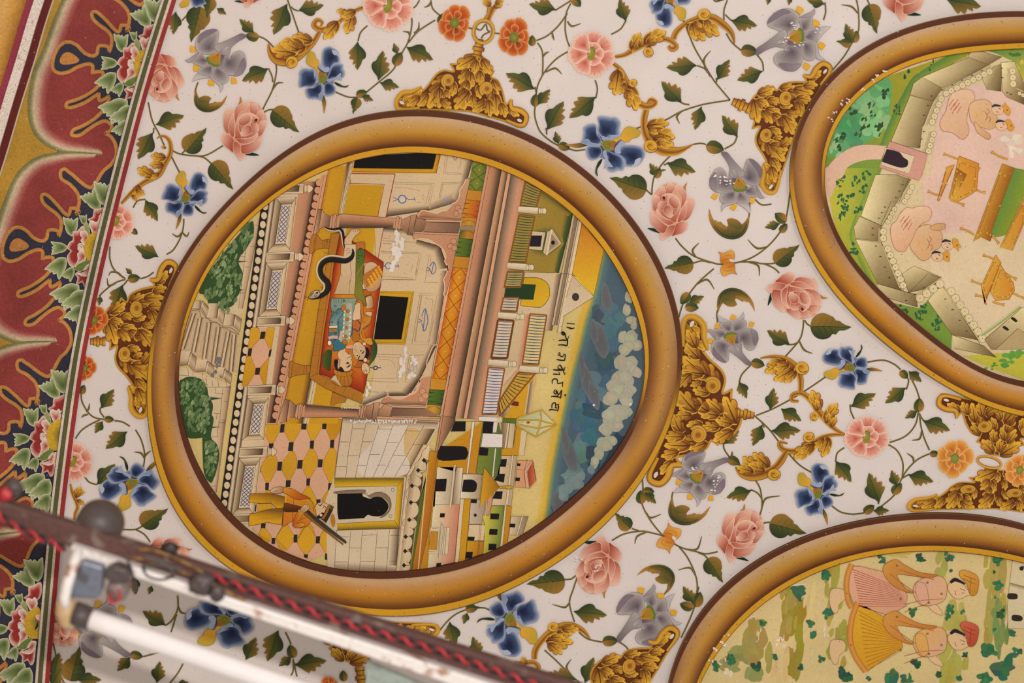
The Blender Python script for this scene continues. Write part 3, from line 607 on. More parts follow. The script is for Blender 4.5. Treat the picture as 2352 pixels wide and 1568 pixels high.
vine('H', 'vine through the upper golden knot, with round leaves, left of the right medallion', '2020,330 2000,480 1975,610 1930,710 1830,830 1700,930 1560,985 1400,1005 1300,985 1150,930 1050,850 985,770;1300,990 1220,975 1130,1000;1560,985 1680,985 1760,1000 1850,1000 1900,990;1780,1000 1870,1040 1920,1085;1330,1045 1200,1160 1110,1270 1050,1370 1010,1500', 'b 1985,620 1880,545; l 1930,640 1790,682; b 1930,720 1990,640; r 1145,990 886,1048; r 1885,1000 2098,822; b 1110,1260 1030,1360; l 1100,1350 1240,1283; b 1070,1385 1195,1398', '1820,845 1720,860 1636,782;1170,940 1140,880 1197,814;1640,985 1730,1020 1740,1112;1170,1190 1270,1145 1336,1232')
vine('H', 'curled crescent leaf above the grey flower at the right of the centre medallion', '1365,1530 1360,1440 1390,1370', 'c 1370,1440 1700,1430 f', name='curled_leaf_spray')
vine('I', 'stem with leaf and tendril under the pink rose near the right medallion', '1355,330 1345,430 1310,520 1190,660;1365,335 1390,370 1425,390;1310,530 1260,550 1200,550', 'r 1415,390 1788,385; l 1230,555 1018,435', '1315,520 1360,600 1435,632')
vine('I', 'leafy stem rising from the right crest through the golden scroll to a blue iris', '930,1190 1100,1120 1350,980 1550,845', 'l 1050,1140 1075,940; l 1150,1125 1342,1228')
vine('I', 'leafy stem falling from the right crest of the centre medallion to the lower blue iris', '910,1190 1040,1310 1150,1450 1300,1620 1420,1700 1510,1745;980,1250 1000,1300', 'l 985,1270 908,1468; l 1060,1325 1328,1310', '')
vine('I', 'small bud with drooping leaf right of the grey flower beside the right crest', '880,735 800,820 775,890', 'l 775,880 852,1032; b 880,710 1005,740')
vine('L', 'curved leaf and thorn above the lower grey flower', '1080,390 1030,310 1030,240;1180,460 1130,450', 'l 1025,270 1160,140; b 1060,400 1175,450', '1090,390 1105,360 1100,338')
vine('I', 'leaf above the pink carnation between the three medallions', '1810,1220 1780,1150 1775,1090', 'l 1773,1110 1998,980')
vine('J', 'long looping vine with buds on the right side of the central pink carnation', '930,125 1080,105 1180,140 1240,190;1310,270 1310,310 1290,370;1340,280 1380,360 1410,450;1400,570 1370,690 1280,790 1140,845;1410,580 1420,680 1450,800 1500,915;1410,590 1440,640 1470,660', 'b 1235,200 1305,270; l 1310,200 1435,292; l 1290,350 1108,502; b 1405,570 1410,440; l 1395,560 1282,632; l 1440,645 1690,722', '1430,740 1410,810 1340,825')
vine('J', 'branching vine with buds below the central pink carnation, reaching the left marigold', '1500,945 1390,1000 1300,1090 1240,1190 1190,1310 1060,1425;1130,865 1210,920 1260,1030 1255,1160;1250,1170 1320,1130;620,1415 700,1470 800,1490 910,1480;1040,1400 1050,1330', 'b 1500,950 1590,945; l 1305,1130 1540,1185; b 1170,1310 1250,1210; l 1205,1240 1148,1095; b 910,1480 1005,1410; l 990,1455 1138,1448; l 1045,1390 938,1122', '1360,1030 1350,980 1298,942')
vine('J', 'leaf hanging to the lower left of the central pink carnation', '735,890 670,940 655,1020', 'l 655,1005 808,1192')
vine('L', 'vine with leaf and tendril rising from the lower right rose to the golden scroll', '1300,580 1350,660 1370,760 1370,850 1340,940;1370,760 1330,710 1270,680;1365,1000 1400,980 1445,975', 'l 1280,685 1048,740 f; r 1440,985 1778,1065', '1375,830 1410,760 1535,738')
vine('L', 'vine through the lower golden knot, from the centre medallion frame to the lower right medallion', '295,580 300,680 290,800 350,930 430,1040 510,1120 640,1200 780,1240 870,1260 975,1240;800,1250 850,1270 885,1305;480,1095 380,1070 280,1055 130,1080 20,1140;270,1055 200,1030;620,1190 700,1290 770,1440 790,1560 770,1660', 'b 290,810 280,685; b 300,690 405,700; l 315,700 425,800; r 880,1300 1028,1512; r 190,1030 38,890', '330,890 370,935 465,902;700,1220 790,1215 830,1100;330,1065 250,1100 226,1168')
vine('L', 'curled crescent leaf under the lower grey flower, white paint chipped off it', '570,700 560,760 570,830', 'c 568,740 908,828', name='curled_leaf_spray')
vine('K', 'buds on the stem that runs down to the lower right medallion frame', '1980,700 1960,780 1940,880 1890,1010 1820,1160', 'b 1950,885 1995,745; l 1930,850 1828,700; b 1930,890 1808,850', '1950,600 1900,530 1795,550')
vine('K', 'curled crescent leaf above the bottom grey flower', '1700,640 1700,720 1640,800', 'c 1690,760 1420,600', name='curled_leaf_spray')
vine('K', 'vine with round leaf under the lower left pink rose, joining the bottom golden scroll', '890,600 850,720 815,850 860,1020;870,600 830,630 770,635', 'r 775,640 428,685; l 850,920 1155,940', '810,850 770,885 660,858')
vine('K', 'stem with round bud feeding the bottom grey flower, and a drooping leaf', '900,1110 980,1170 1110,1200;1260,1195 1340,1260 1350,1360', 'b 1110,1195 1255,1185; l 1350,1350 1128,1485')
vine('K', 'leaf pair at the bottom edge right of the batten', '590,1270 700,1370 800,1470 920,1580;500,1170 560,1220', 'l 950,1568 1020,1330; l 880,1540 608,1492', '820,1490 790,1420 832,1352')
vine('G', 'broken flaking vine in front of the upper left of the right medallion', '2220,-10 2240,100 2240,280 2180,390 2100,520 1970,670', 'b 2205,385 2225,275; r 2180,385 2038,375; l 2180,380 2115,215', '2235,120 2180,60 2085,42', name='flaking_vine')
vine('N', 'dark flaking round leaf left of the cut-off top right rose', '935,-10 960,40', 'r 950,40 1035,302', name='flaking_leaf')
vine('N', 'olive leaf tip at the top edge above the upper right grey flower', '560,20 565,110 545,180', 'l 560,40 395,10; l 1650,-10 1968,42; l 250,-30 235,48; l 60,-30 45,45')
vine('K', 'small stub leaf left of the bottom blue iris', '0,890 60,895 110,920', 'b -20,890 10,890')

def fl(kind, name, c, a, b, label, cat, group, flip=False, sy=1.0): crop(c); return flower(kind, name, px(*a), px(*b), label, cat, group, flip, 12, sy)
G1, G2, G3, G4, G5 = 'pink roses on the white ceiling', 'blue irises on the white ceiling', 'grey lavender trumpet flowers', 'pink carnations', 'orange flowers'
for c, a, b, lab, f in (('E', (545, 1255), (740, 1078), 'pink rose upper left, a round leaf at its right', 0), ('H', (985, 640), (880, 405), 'pale pink rose right of the centre medallion, stem rising from its top', 1), ('H', (1990, 1190), (2125, 1405), 'pink rose with chipped paint close to the left of the right medallion', 0),
    ('L', (1075, 1150), (1300, 1025), 'pink rose above the lower right medallion, flaking at its right edge', 0), ('K', (1165, 415), (975, 605), 'pink rose touching the lower right of the centre medallion frame', 0), ('A', (1490, 580), (1420, 800), 'pink rose half hidden by the red stripe at the top left', 0),
    ('E', (720, -60), (600, -220), 'pink rose cut off by the top edge, left of the golden garland', 1), ('N', (1200, 0), (1400, -190), 'pink rose cut off by the top edge above the right medallion', 0), ('D', (1440, 340), (1590, 470), 'pink rosebud just above the batten, left of the medallion frame', 0), ('D', (480, 970), (560, 1160), 'pink rose half hidden behind the lampholder and the red stripe', 0)):
    fl('rose', 'painted_rose', c, a, b, lab, 'rose', G1, bool(f))
for c, a, b, lab in (('E', (1335, 700), (1215, 480), 'blue iris between the top left garland and the centre medallion'), ('F', (1945, 1300), (2215, 1170), 'blue iris at the upper right shoulder of the centre medallion'), ('G', (540, -20), (672, 165), 'blue iris cut off by the top edge, its yellow calyx pointing down'), ('B', (1670, 210), (1630, -20), 'blue iris left of the centre medallion, its calyx pointing up'),
    ('C', (1195, 1210), (1095, 1450), 'blue iris left of the frame just above the light fitting'), ('D', (2020, 1000), (1815, 1215), 'shaded blue iris showing between the batten and the tube'), ('K', (285, 990), (515, 1180), 'blue iris below the centre medallion, beside the end of the batten'), ('I', (1770, 755), (1550, 830), 'blue iris below the left of the right medallion'),
    ('J', (490, 1300), (325, 1135), 'blue iris above the lower right medallion'), ('A', (1740, -80), (1640, 60), 'blue and yellow petal tips in the top left corner')):
    fl('iris', 'painted_iris', c, a, b, lab, 'iris', G2)
for c, a, b, lab, f in (('H', (1560, 290), (1410, 0), 'grey trumpet flower with chipped white petal, left of the curl of the right medallion', 0), ('E', (370, 530), (640, 320), 'grey trumpet flower at the top left beside the half-hidden rose', 1), ('G', (1680, 330), (1325, 478), 'grey flower with bare chipped heart above the crest of the right medallion', 0), ('I', (700, 490), (875, 722), 'grey trumpet flower above the right crest of the centre medallion', 0),
    ('L', (790, 560), (1072, 410), 'grey trumpet flower with chipped petal below the right crest of the centre medallion', 1), ('K', (1520, 940), (1258, 1185), 'grey trumpet flower at the bottom, left of the lower right medallion', 0), ('D', (905, 1070), (1170, 1310), 'grey trumpet flower half hidden by the tube light', 0)):
    fl('lavender_flower', 'painted_trumpet_flower', c, a, b, lab, 'flower', G3, bool(f))
for c, a, b, lab in (('F', (1795, 480), (1830, 265), 'pink carnation right of the top crest of the centre medallion'), ('J', (930, 790), (950, 590), 'pink carnation in the middle between the three medallions'), ('E', (1925, 50), (1975, -180), 'pink carnation cut off by the top edge left of the golden chain'), ('B', (1050, 420), (1100, 265), 'pink carnation half hidden by the red stripe, left of the blue iris'), ('C', (660, 1010), (720, 840), 'pink carnation half hidden by the red stripe above the light fitting')):
    fl('carnation', 'painted_carnation', c, a, b, lab, 'carnation', G4)
for k_, c, a, b, lab in (('peony', 'F', (1100, 335), (1130, 530), 'dark orange flower right of the golden chain ring'), ('peony', 'F', (565, 205), (540, 395), 'dark orange flower left of the golden chain ring'), ('peony', 'B', (850, 1310), (900, 1160), 'orange flower peeping out from the red stripe above the left crest'), ('peony', 'C', (765, 175), (810, 50), 'orange flower peeping out from the red stripe below the left crest'),
    ('marigold', 'J', (1725, 985), (1740, 800), 'light orange flower left of the small ring between the right medallions'), ('marigold', 'J', (2310, 1090), (2330, 930), 'light orange flower at the right edge beside the small ring'), ('peony', 'M', (1000, 1600), (1010, 1490), 'orange flower at the bottom edge below the tube')):
    fl(k_, 'painted_blossom', c, a, b, lab, 'flower', G5)
for c, a, b, lab in (('H', (1455, 993), (1580, 980), 'golden double scroll knot between the centre and right medallions'), ('L', (535, 1115), (650, 1180), 'golden double scroll knot between the centre and lower right medallions')):
    crop(c); flower('knot', 'scroll_knot', px(*a), px(*b), lab, 'ornament', 'golden scroll knots', False, 9)

# ---------------------------------------------------------------- golden acanthus garlands
GB = [(-1, (112, 66, 26)), (-.75, (186, 134, 44)), (-.3, (176, 118, 40)), (.2, (118, 66, 28)), (.65, (176, 122, 44)), (1, (206, 158, 62))]
def garland(c, label, paths, leaves, knobs=''):
    crop(c); L = paths.split(';'); t = thing('golden_garland', pts(L[0].split('@')[0])[0], label, 'ornament', 'golden acanthus garlands')
    a = Art(8)
    for s in L: s, w = s.split('@'); a.ribbon(s, [float(q) for q in w.split(',')], GB, n=8)
    part('scroll', a, t)
    for i, v in enumerate([s.split() for s in leaves.split(';') if s.strip()]): use('gold_leaf', px(*map(float, v[0].split(','))), px(*map(float, v[1].split(','))), t, len(v) > 2, 10 + i * .93, .95)
    for i, v in enumerate([s.split() for s in knobs.split(';') if s.strip()]): use('gold_knob', px(*map(float, v[0].split(','))), px(*map(float, v[1].split(','))), t, len(v) > 2, 20)
garland('E', 'golden acanthus garland from the top pink carnation, curling left to the grey flower', '1775,45 1640,90 1540,150 1460,220 1380,255 1310,262 1262,225 1290,180 1335,200 1318,236@10,9,10,13,14,9,4;1310,285 1260,370 1190,440 1100,510 1000,545 910,520 865,460 850,390@11,14,20,26,26,14,3', '1570,120 1465,90;1480,190 1345,350;1610,120 1555,305 f;1640,100 1500,150;1250,370 1065,320;1170,400 950,390 f;1190,420 1000,470;1100,480 870,450 f;1130,450 990,380', '1100,515 1020,600')
garland('G', 'golden garland springing up right from the upper pink carnation', '20,515 130,495 210,450 300,400 400,355 500,350 570,380 600,420 560,440 530,410@7,11,16,14,12,11,14,8', '190,450 280,295;260,420 330,330;300,385 510,285;330,380 440,330;220,420 205,480;350,400 350,500 f', '310,440 390,495')
garland('G', 'golden garland arching over the top to the bud of the upper right grey flower', '575,350 600,290 660,230 740,180 830,160 930,160 1030,225 1100,300 1125,390@14,14,12,10,14,18,17,12,3', '700,210 860,365;790,180 985,320;760,190 830,250;860,170 910,290 f;740,200 780,360 f', '790,130 910,130')
garland('G', 'golden garland falling from the upper pink carnation beside its lower right side', '20,560 90,620 150,720 200,830 260,920 320,955 380,950 410,920 370,900 340,930@7,13,12,16,16,12,14,6', '80,620 45,855;110,700 140,780;170,760 240,995;160,800 210,900;140,740 90,850 f', '175,760 250,730')
garland('G', 'golden crescent garland under the upper pink carnation, beside the yellow calyx', '330,985 310,1080 320,1190 380,1290 480,1350 600,1360 690,1330 755,1295@15,15,16,22,26,20,9,2', '330,1130 535,1110;350,1180 590,1240;380,1240 580,1300 f;340,1150 440,1200 f;420,1280 520,1270', '310,1290 430,1335')
garland('I', 'golden garland curling from the grey flower bud beside the right crest', '965,672 1080,660 1190,685 1270,745 1320,830 1330,910 1325,985@3,9,15,18,14,13,11', '1200,690 1005,800;1270,760 1085,870;1150,690 1040,720 f;1290,790 1180,890;1230,730 1080,760', '1280,730 1395,790')
garland('I', 'golden garland running into the left of the central carnation from above', '1310,1060 1250,1050 1260,1000 1340,990 1420,1050 1490,1150 1570,1250 1650,1320 1740,1365@6,9,10,12,15,15,13,9,4', '1500,1140 1430,960;1480,1150 1460,1040 f;1540,1240 1660,1080;1560,1260 1580,1160 f;1590,1290 1650,1200', '1450,1150 1445,1235')
garland('I', 'golden garland running into the left of the central carnation from below', '1740,1365 1620,1362 1520,1390 1430,1450 1330,1500 1230,1510 1150,1480 1140,1430 1210,1440@4,9,14,15,14,12,9,4', '1460,1430 1265,1570;1420,1440 1330,1540 f;1580,1380 1520,1560;1540,1390 1450,1480', '1350,1400 1450,1360')
garland('L', 'golden garland cupped under the lower stem, left of the blue iris', '1595,330 1550,410 1490,480 1390,540 1280,560 1190,540 1130,475@12,17,16,22,22,14,2', '1440,480 1290,345;1340,500 1200,380;1400,510 1240,450 f;1300,520 1140,480 f;1380,500 1330,420', '1420,535 1540,545')
garland('K', 'golden garland right of the blue iris under the centre medallion', '500,1350 510,1270 560,1190 640,1110 730,1060 830,1050 930,1090 1000,1165@13,15,15,16,18,17,12,3;380,1430 420,1390 490,1380 535,1420 500,1460 470,1425@9,11,12,6', '600,1180 850,1200;620,1200 750,1305;700,1100 840,1130;740,1080 900,1070 f;640,1150 780,1160;430,1400 290,1400;430,1395 385,1325', '620,1060 720,1050')
garland('A', 'golden garland left of the upper medallion shoulder, hanging from the vine by the red stripe', '1415,1245 1450,1222 1500,1235 1535,1290 1535,1380 1490,1470 1440,1560 1380,1600 1300,1640 1220,1700 1150,1770 1095,1830@3,6,9,11,12,14,13,12,10,6', '1500,1330 1450,1320;1500,1420 1360,1400;1480,1480 1350,1480 f;1400,1590 1240,1510;1440,1560 1360,1600;1260,1660 1210,1790;1220,1700 1310,1750 f;1190,1750 1250,1800', '')
garland('C', 'golden garland by the red stripe just above the lampshade knob', '635,1215 655,1300 690,1380 700,1430 680,1480 670,1540@4,8,9,8,6', '660,1290 770,1290;690,1360 765,1400 f;680,1340 730,1240', '')

# ---------------------------------------------------------------- golden crests around the medallions
crop('F'); motif_frame((60, 1000), (1190, 1140))
cb = Art(); SIL = '38,940 70,880 130,835 200,830 265,798! 255,850 330,780 400,690 470,655 560,665 525,600! 600,595 680,525 760,515 840,560 880,640 918,660! 890,712 950,745 995,840 1025,950 1072,902! 1070,960 1130,985 1200,1010 1218,1070 1190,1135 1150,1142 1000,1090 850,1050 700,1010 500,1000 300,995 70,990'
cb.fill(SIL, (96, 50, 26)); s_ = smooth(pts(SIL), 4, True); cb.ribbon(s_ + [s_[0]], 1.4, col=(186, 136, 48), sm=False)
CREST = ['60,985 200,870', '200,960 270,810', '760,530 570,640', '760,560 740,690', '800,550 895,690 f', '690,640 600,770', '710,660 690,825', '790,650 790,790', '690,740 610,890', '650,800 645,1000', '700,830 560,990', '720,860 740,990 f', '500,700 350,830', '450,760 320,985', '430,800 420,985', '330,850 230,970', '260,880 130,960', '480,820 520,900', '430,900 540,985 f', '900,730 960,870 f', '900,800 900,985', '930,850 940,1050', '980,930 1020,1065', '1040,970 1150,1050 f', '830,900 800,1010', '850,930 720,1010', '560,750 540,880', '770,780 800,900 f', '870,900 880,1060']
CREST = [tuple(Tr.m(px(*map(float, q.split(',')))) for q in s.split()[:2]) + (s.endswith('f'),) for s in CREST]
SPI = []
for cx_, cy_, r_, d_ in ((510, 742, 52, 1), (855, 812, 54, 1)):
    sp_ = Art(); SPI.append(('spiral', sp_))
    sp_.rad([Tr.m(px(cx_ + r_ * math.cos(i / 16 * 6.2832), cy_ + r_ * math.sin(i / 16 * 6.2832))) for i in range(16)], [(0, (120, 70, 26)), (.2, (206, 156, 52)), (.5, (186, 130, 42)), (.8, (132, 80, 32)), (1, (150, 96, 36))], sm=False)
    q = [Tr.m(px(cx_ + (r_ * 1.2 - 5 * t) * math.cos(t + 2.2), cy_ + (r_ * 1.2 - 5 * t) * math.sin(t + 2.2))) for t in [i * .4 for i in range(20)]]
    sp_.ribbon(q, [2.6, 1.8, .6], [(-1, (96, 50, 24)), (0, (206, 158, 62)), (1, (150, 96, 36))], sm=False)
for t_, hx, hy in (('260,800 180,838 100,850 48,910 55,975 120,990 250,975', 92, 930), ('1075,905 1080,975 1160,1000 1212,1050 1195,1120 1140,1130 1030,1085', 1150, 1085)):
    sp_ = Art(); SPI.append(('end_curl', sp_)); sp_.ribbon(t_, [2, 4.5, 4, 3.5, 2], [(-1, (130, 78, 30)), (0, (204, 154, 50)), (1, (186, 130, 42))])
    sp_.fill([Tr.m(px(hx + a_, hy + b_)) for a_, b_ in ((-22, -8), (0, -12), (22, 6), (10, 18), (-14, 10))], (208, 196, 184))
LIB['crest_spirals'] = [(n, q.mesh(n, 'motif'), 0) for n, q in SPI]; LIB['crest_base'] = [('crest_ground', cb.mesh('crest_ground', 'motif'), 0)]
def crest(c, A, B, apex, label, neck=None):
    crop(c); A, B, apex = px(*A), px(*B), px(*apex)
    t = thing('golden_crest', A, label, 'ornament', 'golden acanthus crests on the medallion frames')
    L = math.hypot(B[0] - A[0], B[1] - A[1]); h = abs((apex[0] - A[0]) * (B[1] - A[1]) - (apex[1] - A[1]) * (B[0] - A[0])) / L
    side = ((B[0] - A[0]) * (apex[1] - A[1]) - (B[1] - A[1]) * (apex[0] - A[0])) > 0       # apex on +y local
    sy = (h / L) / .47; o = bpy.data.objects.new('crest_ground', LIB['crest_base'][0][1]); COL.objects.link(o); rel(o, A, B, side, t, 7, sy)
    dx, dy = (B[0] - A[0]) / 100, (B[1] - A[1]) / 100; f = -1 if side else 1
    W = lambda u, v: (A[0] + dx * u - dy * v * sy * f, A[1] + dy * u + dx * v * sy * f)
    for i, (p, q, fl_) in enumerate(CREST): use('gold_leaf', W(*p), W(*q), t, fl_ != side, 9 + i * .37, .95)
    for n_, me_, _ in LIB['crest_spirals']: o = bpy.data.objects.new(n_, me_); COL.objects.link(o); rel(o, A, B, side, t, 22, sy)
    if neck:
        a = Art(10); n0, n1, wn = px(*neck[0]), px(*neck[1]), neck[2]
        for k in range(5):
            u0, u1 = k / 5, (k + 1) / 5; ww = wn * (1, .8, 1.15, .85, .7)[k]
            a.ribbon([(n0[0] + (n1[0] - n0[0]) * u, n0[1] + (n1[1] - n0[1]) * u) for u in (u0, u1)], ww, [(-1, GOM), (-.4, GOL), (.5, GOM), (1, GOD)], sm=False)
            a.ribbon([(n0[0] + (n1[0] - n0[0]) * u, n0[1] + (n1[1] - n0[1]) * u) for u in (u1 - .04, u1)], ww, col=GOD, sm=False)
        part('neck', a, t)
crest('F', (60, 990), (1190, 1135), (760, 520), 'golden acanthus crest on top of the centre medallion, hung from the chain ring', ((765, 525), (795, 350), 24))
crest('X', (340, 950), (408, 608), (240, 783), 'golden acanthus crest on the left side of the centre medallion', ((243, 783), (208, 783), 22))
crest('X', (1568, 730), (1488, 1100), (1692, 948), 'golden acanthus crest on the right side of the centre medallion', ((1692, 948), (1732, 953), 22))
crest('X', (1783, 440), (1910, 156), (1724, 250), 'orange gold scaly crest on the left side of the right medallion', ((1724, 250), (1682, 232), 26))
crest('X', (2480, 920), (2160, 905), (2272, 1040), 'golden crest under the right medallion above the small ring', None)
crest('X', (2094, 1172), (2440, 1185), (2266, 1080), 'golden crest on top of the lower right medallion', None)
crest('X', (1425, 1760), (1560, 1450), (1330, 1640), 'golden crest left of the lower right medallion, cut off by the bottom edge', None)
crest('X', (1000, 1430), (670, 1392), (822, 1520), 'golden crest under the centre medallion, mostly behind the batten', ((826, 1530), (832, 1580), 22))
def ring(c, cx_, cy_, rx, ry, rot, w_, label):
    crop(c); o = px(cx_, cy_); rx *= Tr.k; ry *= Tr.k; a = Art(14)
    q = [(o[0] + rx * math.cos(t) * math.cos(rot) - ry * math.sin(t) * math.sin(rot), o[1] + rx * math.cos(t) * math.sin(rot) + ry * math.sin(t) * math.cos(rot)) for t in [i / 28 * 6.2832 for i in range(30)]]
    a.ribbon(q, w_, [(-1, GOD), (-.6, (206, 158, 62)), (.1, GOL), (.7, GOM), (1, GOD)], sm=False)
    single('chain_ring', a, o, label, 'ring', group='golden chain rings')
ring('F', 825, 283, 88, 100, .2, 9, 'golden chain ring above the top crest of the centre medallion')
ring('J', 2035, 1018, 110, 48, .25, 6, 'small golden ring between the two right hand crests')
garland('F', 'golden hanger at the top edge above the chain ring', '850,200 880,130 905,60@20,14,24', '880,60 870,-20;910,60 1000,40;930,40 1010,-20 f;890,60 820,0', '')
vine('F', 'thin green tendrils inside the golden chain ring', '750,250 800,270 845,220 860,270 880,285 830,310 805,345;690,250 740,262;925,298 975,303', '')
# ---------------------------------------------------------------- medallion frames
def fourier(points, cen, K=6, lam=.02, n=220):
    # least squares radius r(theta) in harmonics, solved by Gauss elimination
    pa = [(math.atan2(y - cen[1], x - cen[0]), math.hypot(x - cen[0], y - cen[1])) for x, y in points]; M = 2 * K + 1
    A = [[0.] * (M + 1) for _ in range(M)]
    for t, r in pa:
        b = [1.] + [f(k * t) for k in range(1, K + 1) for f in (math.cos, math.sin)]
        for i in range(M):
            for j in range(M): A[i][j] += b[i] * b[j]
            A[i][M] += b[i] * r
    for i in range(1, M): A[i][i] += lam * len(pa) * ((i + 1) // 2) ** 2 * .02
    for i in range(M):
        p = max(range(i, M), key=lambda q: abs(A[q][i])); A[i], A[p] = A[p], A[i]
        for q in range(M):
            if q != i:
                f = A[q][i] / A[i][i]
                for j in range(i, M + 1): A[q][j] -= f * A[i][j]
    c = [A[i][M] / A[i][i] for i in range(M)]
    return lambda t: c[0] + sum(c[2 * k - 1] * math.cos(k * t) + c[2 * k] * math.sin(k * t) for k in range(1, K + 1))
def q_(c, l): crop(c); return [px(x, y) for x, y in l]
O1 = [(900,255),(1000,251),(1100,266),(1200,300),(1283,347),(1359,400),(1443,488),(1499,567),(1535,643),(1558,733),(1564,829),(1545,950),(1510,1034),(1469,1103),(1400,1183),(1317,1257),(1222,1324),(1100,1372),(985,1400),(870,1410),(770,1396),(679,1362),(564,1318),(500,1283),(454,1232),(418,1180),(385,1120),(357,1037),(340.6,953),(340,860),(354.6,780),(377,690),(408,614),(446,553),(500,487),(592,400),(655,342),(757,288),(830,265)]
I1 = q_('Q1', [(0,450),(300,325),(650,185),(1000,115),(1400,95),(1700,115),(2080,185),(2352,290)]) + q_('Q8', [(500,20),(800,165),(1050,300),(1300,480),(1500,680),(1760,1000),(1960,1300),(2070,1540)]) + q_('Q9', [(2180,400),(2240,800),(2220,1200)]) + q_('Q10', [(2200,50),(2060,450),(1760,850),(1300,1300),(1000,1568)]) + q_('Q7', [(2352,640),(1900,960),(1400,1230),(900,1370),(500,1440),(100,1465)]) + q_('M', [(1000,505),(600,370),(300,190),(50,0)]) + q_('C', [(2100,1450),(1900,1200),(1750,950),(1650,600),(1620,200),(1625,0)]) + q_('B', [(1660,1450),(1800,1060),(1980,720),(2352,310)])
C1 = (950, 832)
C2 = (2415, 495); C3 = (2195, 1765)
mir = lambda l, c: l + [(2 * c[0] - x, 2 * c[1] - y) for x, y in l]
O2 = mir([(2352,23.5),(2262,25.5),(2200,32),(2135,43),(2075,66),(2017,94),(1970,122),(1931,153),(1859,224),(1839,255),(1822,310),(1814,370),(1813,400),(1816,464),(1830,520),(1854,571),(1905,655),(1982,739),(2053,800),(2135,869),(2195,897),(2262,920),(2352,948)], C2)
I2 = mir(q_('N', [(2352,415),(2000,425),(1600,520),(1250,640),(950,800),(700,1000),(560,1250),(535,1450)]) + q_('O', [(550,0),(600,230),(760,620),(1000,1000),(1250,1250),(1600,1500)]) + q_('J', [(1690,0),(2000,170),(2352,275)]), C2)
O3 = mir([(2352,1203),(2290,1185),(2237,1175),(2170,1171),(2109,1174),(2062,1178),(2000,1190),(1943,1200),(1872,1215),(1810,1240),(1757,1266),(1700,1313),(1655,1350),(1610,1398),(1559,1474),(1535,1568)], C3)
I3 = mir([(1552 + x / 2.94, 1168 + y / 2.94) for x, y in [(150,1176),(240,1010),(400,800),(700,540),(1000,390),(1400,290),(1800,268),(2200,320),(2352,350)]], C3)
FRX = [(fourier(O1, C1, 7), fourier(I1, C1, 7), C1), (fourier(O2, C2, 5), fourier(I2, C2, 5), C2), (fourier(O3, C3, 4), fourier(I3, C3, 4), C3)]
